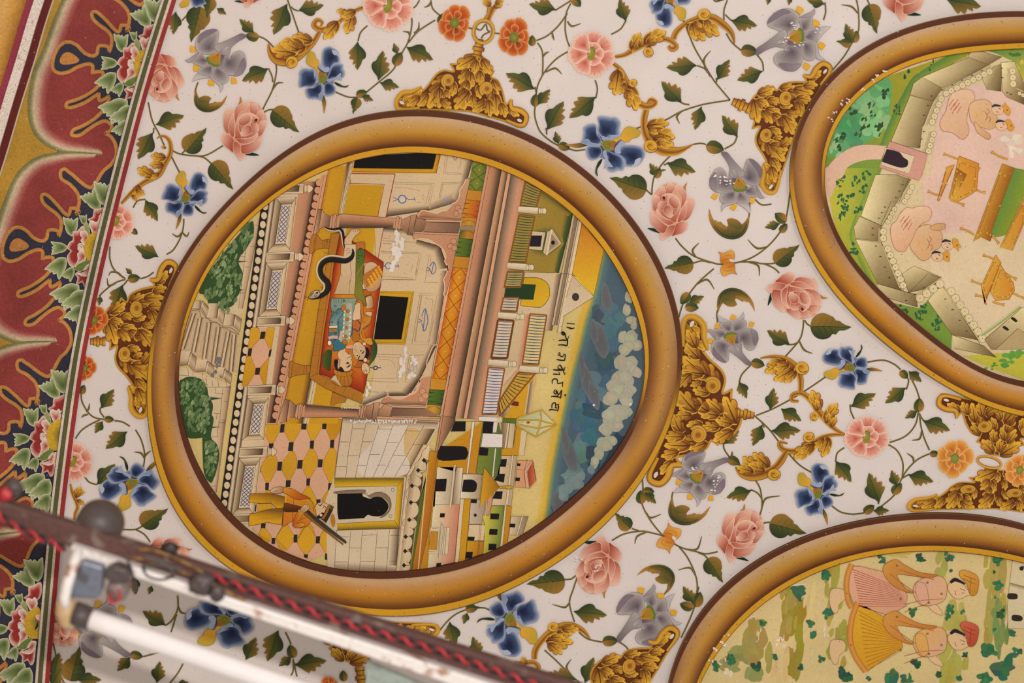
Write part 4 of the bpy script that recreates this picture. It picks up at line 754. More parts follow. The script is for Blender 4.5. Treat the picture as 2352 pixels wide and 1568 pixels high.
def frame(i, name, label):
    fo, fi, C = FRX[i]; t_ = thing(name, C, label, 'medallion', 'oval medallions on the ceiling')
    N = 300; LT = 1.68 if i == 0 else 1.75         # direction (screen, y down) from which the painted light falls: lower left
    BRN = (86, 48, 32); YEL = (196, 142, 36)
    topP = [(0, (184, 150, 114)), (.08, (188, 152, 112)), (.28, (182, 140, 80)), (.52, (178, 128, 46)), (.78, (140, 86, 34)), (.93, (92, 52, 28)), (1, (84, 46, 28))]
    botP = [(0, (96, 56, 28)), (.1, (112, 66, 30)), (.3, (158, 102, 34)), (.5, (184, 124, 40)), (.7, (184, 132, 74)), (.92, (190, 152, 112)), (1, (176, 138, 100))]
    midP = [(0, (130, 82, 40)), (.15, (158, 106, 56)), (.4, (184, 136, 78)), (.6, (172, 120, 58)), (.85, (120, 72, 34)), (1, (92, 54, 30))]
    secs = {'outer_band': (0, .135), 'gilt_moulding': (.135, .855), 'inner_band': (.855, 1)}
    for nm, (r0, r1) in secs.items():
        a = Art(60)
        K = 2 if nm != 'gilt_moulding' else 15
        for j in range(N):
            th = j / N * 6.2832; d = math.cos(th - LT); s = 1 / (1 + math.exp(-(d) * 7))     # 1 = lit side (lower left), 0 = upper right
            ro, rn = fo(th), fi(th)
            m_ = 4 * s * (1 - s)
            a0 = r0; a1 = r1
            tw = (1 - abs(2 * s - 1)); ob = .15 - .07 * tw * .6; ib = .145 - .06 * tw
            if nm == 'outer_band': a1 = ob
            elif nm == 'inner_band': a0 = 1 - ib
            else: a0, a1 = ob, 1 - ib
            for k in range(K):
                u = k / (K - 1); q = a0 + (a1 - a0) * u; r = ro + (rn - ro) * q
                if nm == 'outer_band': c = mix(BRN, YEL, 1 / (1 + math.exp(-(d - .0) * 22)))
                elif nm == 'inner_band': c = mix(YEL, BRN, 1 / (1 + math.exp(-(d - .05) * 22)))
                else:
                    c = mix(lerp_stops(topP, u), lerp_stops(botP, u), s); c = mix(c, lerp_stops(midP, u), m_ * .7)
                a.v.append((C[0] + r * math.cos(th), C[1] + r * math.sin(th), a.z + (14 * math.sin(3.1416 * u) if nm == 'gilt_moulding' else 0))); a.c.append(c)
        for j in range(N):
            j2 = (j + 1) % N
            for k in range(K - 1): a.f.append((j * K + k, j * K + k + 1, j2 * K + k + 1, j2 * K + k))
        if nm != 'gilt_moulding':         # the side of the raised moulding down to the ceiling
            f_ = fo if nm == 'outer_band' else fi; b = len(a.v); zb = 27 if nm == 'outer_band' else 19.5
            for j in range(N):
                th = j / N * 6.2832; r = f_(th); cc = a.c[j * 2 + (nm != 'outer_band')]
                for z in (a.z, zb): a.v.append((C[0] + r * math.cos(th), C[1] + r * math.sin(th), z)); a.c.append(cc)
            for j in range(N): j2 = (j + 1) % N; a.f.append((b + 2 * j, b + 2 * j + 1, b + 2 * j2 + 1, b + 2 * j2))
        if nm == 'outer_band':
            for rr, cc in ((fo, (112, 84, 36)),):
                a.z += .3; q = [(C[0] + (rr(j / N * 6.2832) + .2) * math.cos(j / N * 6.2832), C[1] + (rr(j / N * 6.2832) + .2) * math.sin(j / N * 6.2832)) for j in range(N + 2)]; a.ribbon(q, 1.6, col=cc, sm=False)
        if nm == 'inner_band':
            a.z += .3; q = [(C[0] + (fi(j / N * 6.2832) + .3) * math.cos(j / N * 6.2832), C[1] + (fi(j / N * 6.2832) + .3) * math.sin(j / N * 6.2832)) for j in range(N + 2)]; a.ribbon(q, 1.2, col=(92, 56, 30), sm=False)
        part(nm, a, t_, M_FRAME)
    return t_
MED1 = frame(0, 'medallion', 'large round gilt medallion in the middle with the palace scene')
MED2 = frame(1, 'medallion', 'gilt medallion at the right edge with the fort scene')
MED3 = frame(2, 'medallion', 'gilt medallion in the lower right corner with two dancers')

# bare plaster chips along the frames
for c, lab, lst in (('N', 'line of white chips along the inner edge of the right medallion frame', [(640, 1010), (690, 930), (760, 880), (880, 780), (960, 720), (1010, 680), (1080, 635), (720, 900), (600, 1060)]), ('K', 'white chips along the inner edge of the lower right medallion frame', [(2130, 1210), (2170, 1160), (2200, 1180), (2120, 1250), (2220, 1100), (2190, 1200), (2080, 1330)]), ('N', 'white chips where the grey flower above the right crest has flaked', [(210, 330), (290, 390), (330, 380), (250, 210), (290, 240), (500, 220), (480, 270), (180, 370)]), ('H', 'white chips on the left petal of the grey flower under the right crest', [(1400, 210), (1440, 220), (1380, 240), (1420, 260), (1490, 250), (1330, 200)]), ('L', 'white chips on the petals of the grey flower left of the lower golden garland', [(950, 580), (940, 620), (970, 540), (740, 460), (920, 650), (760, 470)]), ('K', 'white chips on the pink rose touching the centre medallion', [(1060, 490), (1090, 470), (890, 420), (900, 410), (1050, 510)])):
    crop(c); a = Art(78, .05); r3 = random.Random(len(lab))
    for x, y in lst:
        for k in range(3):
            q = px(x + r3.uniform(-24, 24), y + r3.uniform(-20, 20)); n = 8; a.fill([(q[0] + r3.uniform(1, 3.4) * math.cos(t), q[1] + r3.uniform(.8, 2.8) * math.sin(t)) for t in [i / n * 6.2832 for i in range(n)]], (218, 204, 196), sm=False)
    single('paint_chips', a, px(*lst[0]), lab, 'chips', M_PLAST)
# ---------------------------------------------------------------- the palace scene inside the centre medallion
INK = (52, 40, 30); STO = (196, 168, 130); STD = (98, 78, 58); PEA = (186, 136, 100); PED = (86, 60, 44); GOLD = (190, 138, 34); CRM = (202, 176, 138); YEL_ = (200, 150, 36); BLK = (24, 21, 19)
GP = 'buildings and furniture in the palace scene'
def oval(i, k=1.03, n=120):
    fo, fi, C = FRX[i]; return [(C[0] + fi(t) * k * math.cos(t), C[1] + fi(t) * k * math.sin(t)) for t in [j / n * 6.2832 for j in range(n)]]
def blob(a, x, y, r, ry, col, rot=0, rr=random.Random(5), wob=.18, edge=None, n=11, soft=None):
    p = []
    for i in range(n):
        t = i / n * 6.2832; k = 1 + rr.uniform(-wob, wob); u, v = r * k * math.cos(t), ry * k * math.sin(t)
        p.append((x + u * math.cos(rot) - v * math.sin(rot), y + u * math.sin(rot) + v * math.cos(rot)))
    if soft: a.rad(p, [(0, soft), (.35, mix(soft, col, .7)), (1, col)])
    else: a.fill(p, col, edge=edge, ew=.5)
def inside(p, i=0):
    fo, fi, C = FRX[i]; t = math.atan2(p[1] - C[1], p[0] - C[0]); r = math.hypot(p[0] - C[0], p[1] - C[1]); m = fi(t) * 1.05
    return p if r < m else (C[0] + math.cos(t) * m, C[1] + math.sin(t) * m)
a = Art(20, .4)
a.fill(oval(0), (204, 178, 112), sm=False); part('painted_ground', a, MED1, M_SCENE)
a = Art(20.4, .4)
BND = [(1392, 545), (1379, 610), (1365, 672), (1345, 735), (1330, 800), (1316, 850), (1303, 905), (1291, 960), (1280, 1015), (1266, 1090), (1256, 1165), (1244, 1230), (1238, 1260)]
a.fill(BND + [inside(q) for q in [(1250 + i * 22, 1240 - i * 26) for i in range(13)] + [(1530, 900), (1540, 830), (1540, 760), (1520, 690), (1490, 630), (1450, 575), (1420, 545)]], (74, 92, 102), sm=False)
a.ribbon(BND, 46, [(-1, (74, 92, 102)), (-.35, (84, 110, 110)), (-.05, (130, 136, 80)), (.25, (202, 162, 58)), (.6, (204, 166, 72)), (1, (204, 178, 112))])
SK = part('painted_sky', a, MED1, M_SCENE)
a = Art(21.4, .15); rr = random.Random(11)
for c, lst in (('Q9', [(1700, 300, 120, 260, (66, 84, 96)), (1850, 300, 130, 200, (88, 110, 114)), (1780, 900, 160, 260, (62, 80, 92)), (1950, 420, 110, 200, (78, 110, 112)), (1650, 1150, 190, 240, (82, 112, 116)), (1550, 1400, 150, 200, (64, 90, 106)), (1820, 620, 130, 170, (70, 102, 112)), (1480, 1350, 80, 200, (74, 100, 112)), (1800, 1180, 80, 150, (64, 100, 116))]),
               ('Q10', [(1500, 300, 170, 260, (68, 94, 108)), (1640, 180, 150, 160, (50, 78, 94)), (1480, 600, 150, 240, (92, 114, 112)), (1600, 480, 130, 200, (66, 98, 106)), (1600, 780, 90, 160, (48, 70, 86)), (1420, 950, 170, 170, (96, 120, 122)), (1250, 1200, 110, 150, (84, 118, 124)), (1180, 1400, 60, 100, (76, 82, 88))])):
    crop(c)
    for x, y, r, ry, col in lst:
        for q in range(4): p = px(x + rr.uniform(-.4, .4) * r, y + rr.uniform(-.5, .5) * ry); k = Tr.k; blob(a, p[0], p[1], r * k * rr.uniform(.5, .8), ry * k * rr.uniform(.35, .6), tuple(v + rr.uniform(-9, 9) for v in col), .5, rr, .3)
for c, lst in (('Q9', [(1790, 120, 65, 170, -.15), (1720, 620, 85, 240, -.3), (1640, 520, 50, 160, -.1), (1550, 1100, 75, 260, -.25), (1640, 1280, 60, 170, -.3), (1960, 960, 40, 160, -.5), (1500, 950, 30, 200, -.05)]), ('Q10', [(1350, 740, 85, 220, -.25), (1210, 1330, 70, 160, -.1), (1300, 560, 40, 180, -.15)])):
    crop(c)
    for x, y, r, ry, ro in lst: p = px(x, y); blob(a, p[0], p[1], r * Tr.k, ry * Tr.k, (92, 90, 92), ro, rr, .14, soft=(98, 106, 108))
part('storm_clouds', a, MED1, M_SCENE)
a = Art(23.4, .12)
crop('Q9'); a.fill([inside(q) for q in pts('2040,0 2120,120 2180,330 2230,640 2250,900 2230,1200 2160,1568 2352,1568 2400,1200 2400,800 2352,400 2200,0')], (56, 76, 92))
crop('Q10'); a.fill([inside(q) for q in pts('2230,0 2160,300 2000,520 1900,480 1800,760 1640,980 1480,1160 1300,1300 1240,1400 1300,1500 1500,1400 1700,1200 1900,1000 2100,750 2300,400 2352,0')], (46, 66, 82))
for c, lst in (('Q9', [(2060, 110, 50, 90), (2040, 250, 50, 90), (2090, 390, 70, 60), (2130, 450, 50, 60), (1990, 560, 80, 100), (2080, 590, 100, 100), (2140, 700, 80, 80), (2020, 720, 100, 90), (2060, 900, 120, 100), (2130, 980, 80, 90), (1960, 900, 80, 120), (1990, 1080, 130, 110), (2070, 1220, 100, 90), (1920, 1200, 130, 130), (1850, 1330, 110, 100), (2000, 1330, 110, 100), (1880, 1480, 120, 110), (2020, 1470, 80, 70)]),
               ('Q10', [(1960, 230, 130, 110), (1850, 300, 120, 110), (1930, 400, 90, 70), (1790, 430, 90, 90), (1840, 560, 90, 80), (1760, 620, 100, 100), (1700, 720, 80, 80), (1650, 830, 60, 80), (1480, 1000, 60, 70), (1400, 1080, 90, 90), (1310, 1140, 100, 90), (1270, 1240, 70, 60), (1440, 1120, 80, 60), (1600, 920, 50, 60)])):
    crop(c)
    for i, (x, y, r, ry) in enumerate(lst):
        p = px(x, y); b_ = (172, 164, 138) if (c == 'Q9' or i < 8) else (118, 134, 132)
        for q in range(3): blob(a, p[0] + rr.uniform(-.35, .35) * r * Tr.k, p[1] + rr.uniform(-.35, .35) * ry * Tr.k, r * Tr.k * .72, ry * Tr.k * .72, tuple(v + rr.uniform(-8, 6) for v in b_), 0, rr, .12, soft=mix(b_, (104, 120, 120), .3))
crop('Q9')
for x, y in ((1640, 1400), (2080, 1390)): p = px(x, y); a.dot(p[0], p[1], 3, (214, 200, 186), n=6)
part('cumulus_clouds', a, MED1, M_SCENE)

def slab_thing(name, label, cat, at, fn, group=GP, layer=24, step=.25, mat=None, partname=None):
    """a thing with one mesh drawn by fn"""
    a = Art(layer, step); fn(a); return single(name, a, at, label, cat, mat or M_SCENE, group)
def bars(a, top, bot, xt, xb, cols):
    """vertical bands: xt / xb = x positions along a top and a bottom line, cols = [(c0, c1), ...] left-right gradients"""
    for i in range(len(xt) - 1):
        c = cols[i]; st = [(k / (len(c) - 1), c[k]) for k in range(len(c))] if isinstance(c, list) else [(0, c), (1, c)]
        a.quad([(xt[i], top(xt[i])), (xb[i], bot(xb[i])), (xb[i + 1], bot(xb[i + 1])), (xt[i + 1], top(xt[i + 1]))], st)
# --- garden at the left: lawn path, steps, bushes
def f(a):
    crop('Q3'); a.fill('1055,300 1110,170 900,1200 830,1500 700,1568 500,1568 400,1300 700,900 900,500', CRM, sm=False)
    a.quad('1060,300 830,1450 770,1440 960,450', [(0, (120, 92, 66)), (.3, (176, 146, 112)), (1, CRM)])
    a.lines('960,445 1020,450;900,700 965,705;840,945 915,950;790,1255 860,1260;800,820 860,820;870,700 780,1440;820,790 860,780', INK, .7)
    crop('Q4'); a.fill('0,700 700,950 680,1000 600,1568 400,1568 60,900', CRM, sm=False)
    a.quad('690,950 600,1568 530,1568 590,980', [(0, (110, 84, 60)), (.4, (180, 150, 116)), (1, CRM)])
    a.lines('60,835 180,840;170,760 180,840;230,780 235,860;350,790 345,870;200,880 400,890;390,850 400,970;400,975 690,975;500,980 500,1050;500,1050 600,1055;590,990 550,1400;600,1150 650,1150;480,1290 560,1295;550,1400 620,1405;440,1500 520,1510;520,1290 500,1568;530,890 540,970;460,900 470,960;620,880 640,960', INK, .7)
    crop('Q5'); a.fill('0,0 210,0 100,900 -60,700', CRM, sm=False); a.quad('210,0 100,880 60,860 110,0', [(0, (110, 84, 60)), (.4, (176, 146, 112)), (1, CRM)])
    a.lines('50,0 20,220;130,0 100,220;135,43 200,45;0,215 105,215;30,805 100,800', INK, .7)
slab_thing('garden_pavement', 'cream flagstone path with ink joints beside the balustrade, at the left of the palace scene', 'path', (490, 800), f)
def f(a):
    crop('Q4')
    a.fill('210,60 330,-20 700,100 780,340 700,820 560,900 340,620 60,560 90,480 200,100', (186, 158, 122), sm=False)
    for i, (x0, x1, x2) in enumerate(((215, 280, 70), (290, 370, 200), (400, 480, 330), (510, 590, 440), (630, 690, 540), (700, 775, 650))):
        yt = (90, 150, 200, 255, 310, 345)[i]; yb = (520, 560, 630, 690, 740, 790)[i]
        a.quad([px(x0, yt), px(x2 + 10, yb), px(x2 + 45, yb), px(x0 + 40, yt)], [(0, (120, 94, 68)), (.35, STO), (1, (208, 182, 144))])
        a.quad([px(x0 + 42, yt), px(x2 + 48, yb), px(x2 + 105, yb), px(x0 + 95, yt)], [(0, (110, 86, 62)), (.5, (184, 156, 120)), (1, (196, 168, 130))])
        for d in (0, 12, 42, 52): a.line([px(x0 + d, yt), px(x2 + d + 8, yb)], INK, .7)
    a.fill('60,540 200,545 275,610 275,640 400,645 480,720 600,740 700,820 690,950 590,860 560,880 380,800 260,800 160,710 70,720', (196, 170, 132), sm=False)
    for t in ('75,545 200,545 165,715 78,722', '275,645 395,645 375,790 258,800', '480,735 600,745 585,860 560,870 440,850'):
        q = pts(t); a.quad(q[:4], [(0, (206, 182, 146)), (.6, STO), (1, (120, 94, 70))])
    for t in ('205,555 275,615 250,795 165,705', '405,660 490,720 470,850 378,790', '610,755 700,820 688,945 590,860'):
        q = pts(t); a.quad(q, [(0, (120, 96, 72)), (.5, (190, 162, 126)), (1, (150, 122, 92))]); a.line(q + [q[0]], INK, .8); a.line([(q[0][0] + 2, q[0][1] + 3), (q[3][0] + 2, q[3][1] + 1)], (214, 192, 158), 1.6)
    a.fill('215,35 320,45 400,150 580,250 790,345 780,325 600,240 440,95 340,-30 330,-60 260,-60', (188, 160, 124), sm=False)
    for t in ('230,-60 330,-60 320,40 215,35', '415,-30 540,-30 515,145 390,145', '615,95 735,105 715,240 590,240'):
        q = pts(t); a.quad([q[0], q[3], q[2], q[1]], [(0, (206, 182, 146)), (.6, STO), (1, (130, 104, 78))]); a.line(q + [q[0]], INK, .8)
    for t in ('345,-60 420,20 395,140 325,15', '545,-20 615,60 590,240 520,130', '740,110 815,160 795,320 715,235'):
        q = pts(t); a.quad(q, [(0, (120, 96, 72)), (.5, (196, 168, 130)), (1, (156, 128, 96))]); a.line(q + [q[0]], INK, .8); a.line([(q[0][0] + 2, q[0][1] + 3), (q[3][0] + 2, q[3][1] + 1)], (214, 192, 158), 1.6)
    a.lines('215,35 320,45 400,150 440,180 500,190 590,250 700,270 790,345;215,60 310,60 330,145 430,150 430,200 530,205 560,260 640,270 690,310 780,340', INK, .8)
    for x, y, r in ((540, 660, 34), (520, 720, 26), (500, 790, 22), (470, 830, 24)): p = px(x, y); blob(a, p[0], p[1], r * Tr.k, r * Tr.k * 1.3, (112, 106, 104), .2, rr, .3)
slab_thing('stone_steps', 'flight of cream stone steps with stepped side walls, between two bushes at the left', 'steps', (500, 800), f, layer=25)
def bush(label, shapes, tufts, at, seed):
    r2 = random.Random(seed); t = thing('garden_bush', at, label, 'bush', 'leafy bushes beside the garden steps')
    a = Art(26, .1)
    for c, s in shapes: crop(c); a.fill(s, (52, 76, 42))
    part('foliage', a, t, M_SCENE); b = Art(27.5, .06)
    for c, lst in tufts:
        crop(c)
        for x, y, r, g in lst:
            p = px(x, y)
            for q in range(16):
                col = mix((62, 90, 48), (148, 158, 110), g * r2.uniform(.1, 1)); dx, dy = r2.uniform(-1, 1) * r, r2.uniform(-1, 1) * r * 1.6
                blob(b, p[0] + dx * Tr.k, p[1] + dy * Tr.k, r2.uniform(9, 20) * Tr.k, r2.uniform(16, 36) * Tr.k, col, .35, r2, .3, n=7)
    part('leaf_tufts', b, t, M_SCENE, 'pale green sprigs'); return t
bush('dark green bush above the stone steps, under the medallion frame', [('Q3', '950,400 965,500 945,600 890,700 840,770 800,820 780,900 830,1030 800,1170 790,1260 740,1330 720,1400 620,1450 560,1410 430,1400 390,1290 310,1260 330,1180 430,1000 600,780 780,560 900,430')],
     [('Q3', [(900, 560, 45, .9), (830, 640, 55, .8), (700, 740, 60, .9), (600, 850, 60, 1), (700, 960, 60, .6), (500, 1010, 60, 1), (640, 1010, 50, 1), (690, 1130, 60, .9), (540, 1150, 60, .8), (420, 1270, 45, .6), (540, 1330, 60, .8), (700, 1280, 50, .9), (620, 1390, 50, .6), (860, 470, 40, .6), (770, 1100, 40, .6)])], (530, 610), 3)
bush('dark green bush below the stone steps, cut by the left of the medallion frame', [('Q4', '70,910 110,880 140,860 200,850 260,860 330,880 350,940 400,980 420,1080 470,1180 460,1290 430,1400 390,1470 380,1568 150,1568 90,1300 70,1100'), ('Q5', '-60,-20 60,-20 30,210 100,300 130,430 100,600 60,720 20,760 -60,600')],
     [('Q4', [(150, 1000, 50, 1), (250, 950, 50, .6), (330, 990, 45, .5), (120, 1100, 40, .6), (200, 1180, 50, 1), (300, 1130, 50, .4), (390, 1150, 40, 1), (170, 1300, 50, .9), (300, 1330, 55, .8), (400, 1290, 40, .9), (230, 1430, 50, .5), (330, 1460, 50, 1), (390, 1380, 40, .7)]), ('Q5', [(0, 330, 40, 1), (60, 330, 40, .7), (0, 500, 40, .8), (70, 470, 36, 1), (20, 620, 40, .6)])], (450, 960), 4)
def f(a):
    crop('Q3'); a.fill('740,870 900,880 750,895', (48, 72, 44), sm=False); a.fill('780,1210 840,1220 790,1235', (48, 72, 44), sm=False); crop('Q4'); a.fill('410,1090 580,1108 450,1130', (48, 72, 44), sm=False); a.fill('380,1445 560,1450 380,1480', (48, 72, 44), sm=False)
slab_thing('grass_blade', 'thin dark grass spikes poking out of the bushes over the path', 'grass', (560, 600), f, layer=28)
# --- balustrade with pearl edge and lattice panels
LE = lambda y: 1163.6 - .6 * 0 if 0 else 0
def vx(x0, y0, x1, y1): return lambda y: x0 + (x1 - x0) * (y - y0) / (y1 - y0)
PRL = vx(612, 455, 512, 1180)
def f(a):
    q = [(PRL(y), y) for y in (440, 600, 760, 900, 1040, 1215)]
    a.fill([(x - 9, y) for x, y in q] + [(x + 9, y) for x, y in q][::-1], (40, 34, 30), sm=False)
part_b = thing('balustrade', (PRL(800), 800), 'long white balustrade with pearl edging and blue lattice panels, left half of the palace scene', 'balustrade', GP)
a = Art(29, .2); f(a); part('dark_reveal', a, part_b, M_SCENE)
a = Art(29.6, .05)
y = 452
while y < 1215: a.dot(PRL(y) + .5, y, 7.4, INK, 9.2, 12); a.dot(PRL(y) + 1, y, 6.6, (204, 180, 144), 8.4, 12); y += 20.6
part('pearl_edging', a, part_b, M_SCENE)
a = Art(29.9, .2)
def sec(y0, y1, off0, off1, cols):    # strip running along the balustrade
    a.quad([(PRL(y0) + off0, y0), (PRL(y1) + off0, y1), (PRL(y1) + off1, y1), (PRL(y0) + off1, y0)], [(i / (len(cols) - 1), c) for i, c in enumerate(cols)])
sec(440, 1225, 9, 18, [(120, 96, 72), (214, 192, 158), (150, 124, 96)]); sec(440, 1225, 18, 22, [(80, 62, 46), (150, 124, 94)]); sec(440, 1225, 22, 72, [(206, 180, 142), (200, 174, 136)])
part('rail', a, part_b, M_SCENE)
def panel(y0, y1, name='lattice_panel'):
    a = Art(30.4, .1); X = PRL
    o0, o1, i0, i1 = 21, 71, 37, 57; d = (y1 - y0) * .13
    O = [(X(y0) + o0, y0), (X(y0) + o1 - 2, y0 - 2), (X(y1) + o1, y1 - 2), (X(y1) + o0, y1)]
    I = [(X(y0 + d) + i0, y0 + d), (X(y0 + d) + i1 + 4, y0 + d - 1), (X(y1 - d) + i1 + 2, y1 - d - 1), (X(y1 - d) + i0 - 2, y1 - d)]
    for (p, q, r, s), c in (((O[0], O[1], I[1], I[0]), [(210, 186, 148), (120, 92, 66)]), ((O[1], O[2], I[2], I[1]), [(186, 156, 118), (214, 190, 152)]), ((O[3], O[2], I[2], I[3]), [(206, 180, 142), (190, 162, 126), (96, 70, 50)]), ((O[0], O[3], I[3], I[0]), [(196, 168, 130), (96, 72, 52)])):
        a.quad([p, q, r, s], [(i / (len(c) - 1), v) for i, v in enumerate(c)])
    for p, q in zip(O, I): a.line([p, q], INK, .9)
    a.line(O + [O[0]], INK, .9)
    a.fill(I, (206, 184, 150), sm=False); a.line(I + [I[0]], INK, .8)
    J = [((p[0] - sum(v[0] for v in I) / 4) * .8 + sum(v[0] for v in I) / 4, (p[1] - sum(v[1] for v in I) / 4) * .92 + sum(v[1] for v in I) / 4) for p in I]; a.line(J + [J[0]], INK, .6)
    nb = max(3, int((y1 - y0) / 26)); bl = (50, 60, 116)
    G = lambda u, v: (J[0][0] + (J[1][0] - J[0][0]) * u + (J[3][0] - J[0][0]) * v + (J[2][0] - J[3][0] - J[1][0] + J[0][0]) * u * v, J[0][1] + (J[1][1] - J[0][1]) * u + (J[3][1] - J[0][1]) * v + (J[2][1] - J[3][1] - J[1][1] + J[0][1]) * u * v)
    for k in range(nb):
        v0, v1 = k / nb, (k + 1) / nb; vm = (v0 + v1) / 2
        for (u0, w0), (u1, w1) in (((0, v0), (1, v1)), ((1, v0), (0, v1)), ((.5, v0), (1, vm)), ((.5, v0), (0, vm)), ((0, vm), (.5, v1)), ((1, vm), (.5, v1))):
            a.line([G(u0, w0), G(u1, w1)], bl, 1.5)
    part(name, a, part_b, M_SCENE)
def post(y):
    a = Art(30.9, .1); x = PRL(y)
    a.quad([(x + 20, y - 10), (x + 84, y - 13), (x + 82, y + 11), (x + 18, y + 12)], [(0, (206, 182, 146)), (.35, (186, 160, 126)), (.7, (190, 162, 126)), (1, (210, 186, 150))])
    a.quad([(x + 22, y - 6), (x + 22, y + 7), (x + 72, y + 6), (x + 74, y - 8)], [(0, (196, 170, 134)), (.45, (150, 124, 96)), (1, (74, 54, 40))])
    for t in ([(x + 20, y - 10), (x + 84, y - 13)], [(x + 18, y + 12), (x + 82, y + 11)], [(x + 84, y - 13), (x + 82, y + 11)], [(x + 22, y - 6), (x + 74, y - 8), (x + 72, y + 6), (x + 22, y + 7)]): a.line(t, INK, .8)
    for k, (dx, r) in enumerate(((87, 10), (91, 8))): a.dot(x + dx, y - 1, 2.6, INK, r + .8); a.dot(x + dx, y - 1, 2, (206, 180, 142), r)
    a.fill([(x + 93, y - 9), (x + 99, y - 8), (x + 105, y - 1), (x + 99, y + 7), (x + 93, y + 8)], (210, 182, 144), edge=INK, ew=.8)
    part('finial_post', a, part_b, M_SCENE)
for y0, y1 in ((452, 574), (603, 724), (912, 1008), (1050, 1180)): panel(y0, y1)
for y in (432, 588, 735, 893, 1035, 1188): post(y)
a = Art(29.95, .1); TY, TP = (202, 150, 38), (204, 156, 124)
def tile_strip(): 
    crop('Q4'); a.fill('925,262 1215,262 1110,965 815,965', TP, sm=False)
    for t in ('925,262 1015,265 1045,350 1030,400 935,510 895,505', '1130,262 1215,262 1170,525 1145,515 1095,400 1105,330', '870,610 925,600 980,740 975,810 880,965 818,965', '1150,605 1130,700 1105,965 1085,960 1030,820 1040,740'): a.fill(t, TY, (186, 132, 30), (px(900, 262), px(1100, 965)), sm=False, edge=(140, 84, 46), ew=.8)
    for t in ('1050,310 1105,308 1090,395 1032,398', '900,510 945,510 928,600 885,602', '1150,525 1178,520 1162,608 1135,608', '985,742 1042,740 1025,825 975,828'): a.fill(t, (46, 40, 34), sm=False)
tile_strip(); part('tiled_bay', a, part_b, M_SCENE, 'yellow and pink tiled bay between two posts')
# --- peach terrace wall with pearl edging, yellow dais band
PR2 = vx(727, 430, 622, 990)
def f(a):
    P2 = lambda o, y: (PR2(y) + o, y)
    a.quad([P2(-52, 415), P2(-52, 968), P2(-2, 968), P2(-2, 415)], [(0, (150, 112, 84)), (.35, (188, 134, 98)), (.7, (176, 124, 92)), (1, (70, 50, 38))])
    a.quad([P2(-6, 415), P2(-6, 968), P2(9, 968), P2(9, 415)], [(0, (70, 50, 38)), (1, (48, 34, 28))])
    y = 418
    while y < 965: a.dot(PR2(y) + 3, y, 7, INK, 8.6, 12); a.dot(PR2(y) + 4, y, 7, (196, 138, 104), 8, 12); y += 17.2
    a.quad([P2(8, 400), P2(8, 970), P2(20, 970), P2(20, 400)], [(0, PEA), (.5, (204, 148, 112)), (1, PEA)]); a.line([P2(13, 400), P2(13, 970)], INK, .8); a.line([P2(20, 400), P2(20, 970)], INK, .9)
slab_thing('terrace_edge', 'peach coloured terrace wall with a row of scalloped pearls, left of the yellow dais', 'wall', (680, 700), f, layer=29)
def f(a):
    P2 = lambda o, y: (PR2(y) + o, y)
    a.quad([P2(20, 380), P2(20, 970), P2(70, 970), P2(74, 380)], [(0, (176, 104, 40)), (.15, (192, 140, 34)), (.7, (186, 134, 34)), (.88, (128, 88, 36)), (1, (72, 50, 36))])
    a.quad([P2(74, 372), P2(70, 970), P2(84, 970), P2(90, 372)], [(0, (150, 122, 92)), (.4, (206, 182, 144)), (1, (200, 174, 136))]); a.line([P2(76, 372), P2(72, 970)], INK, .8); a.line([P2(82, 372), P2(79, 970)], INK, .7)
    a.quad([P2(88, 372), P2(84, 970), P2(150, 970), P2(160, 420)], [(0, (190, 140, 34)), (1, (196, 146, 34))])
slab_thing('dais', 'long yellow ochre platform under the bed, beside the peach wall', 'platform', (740, 700), f, layer=29.3)
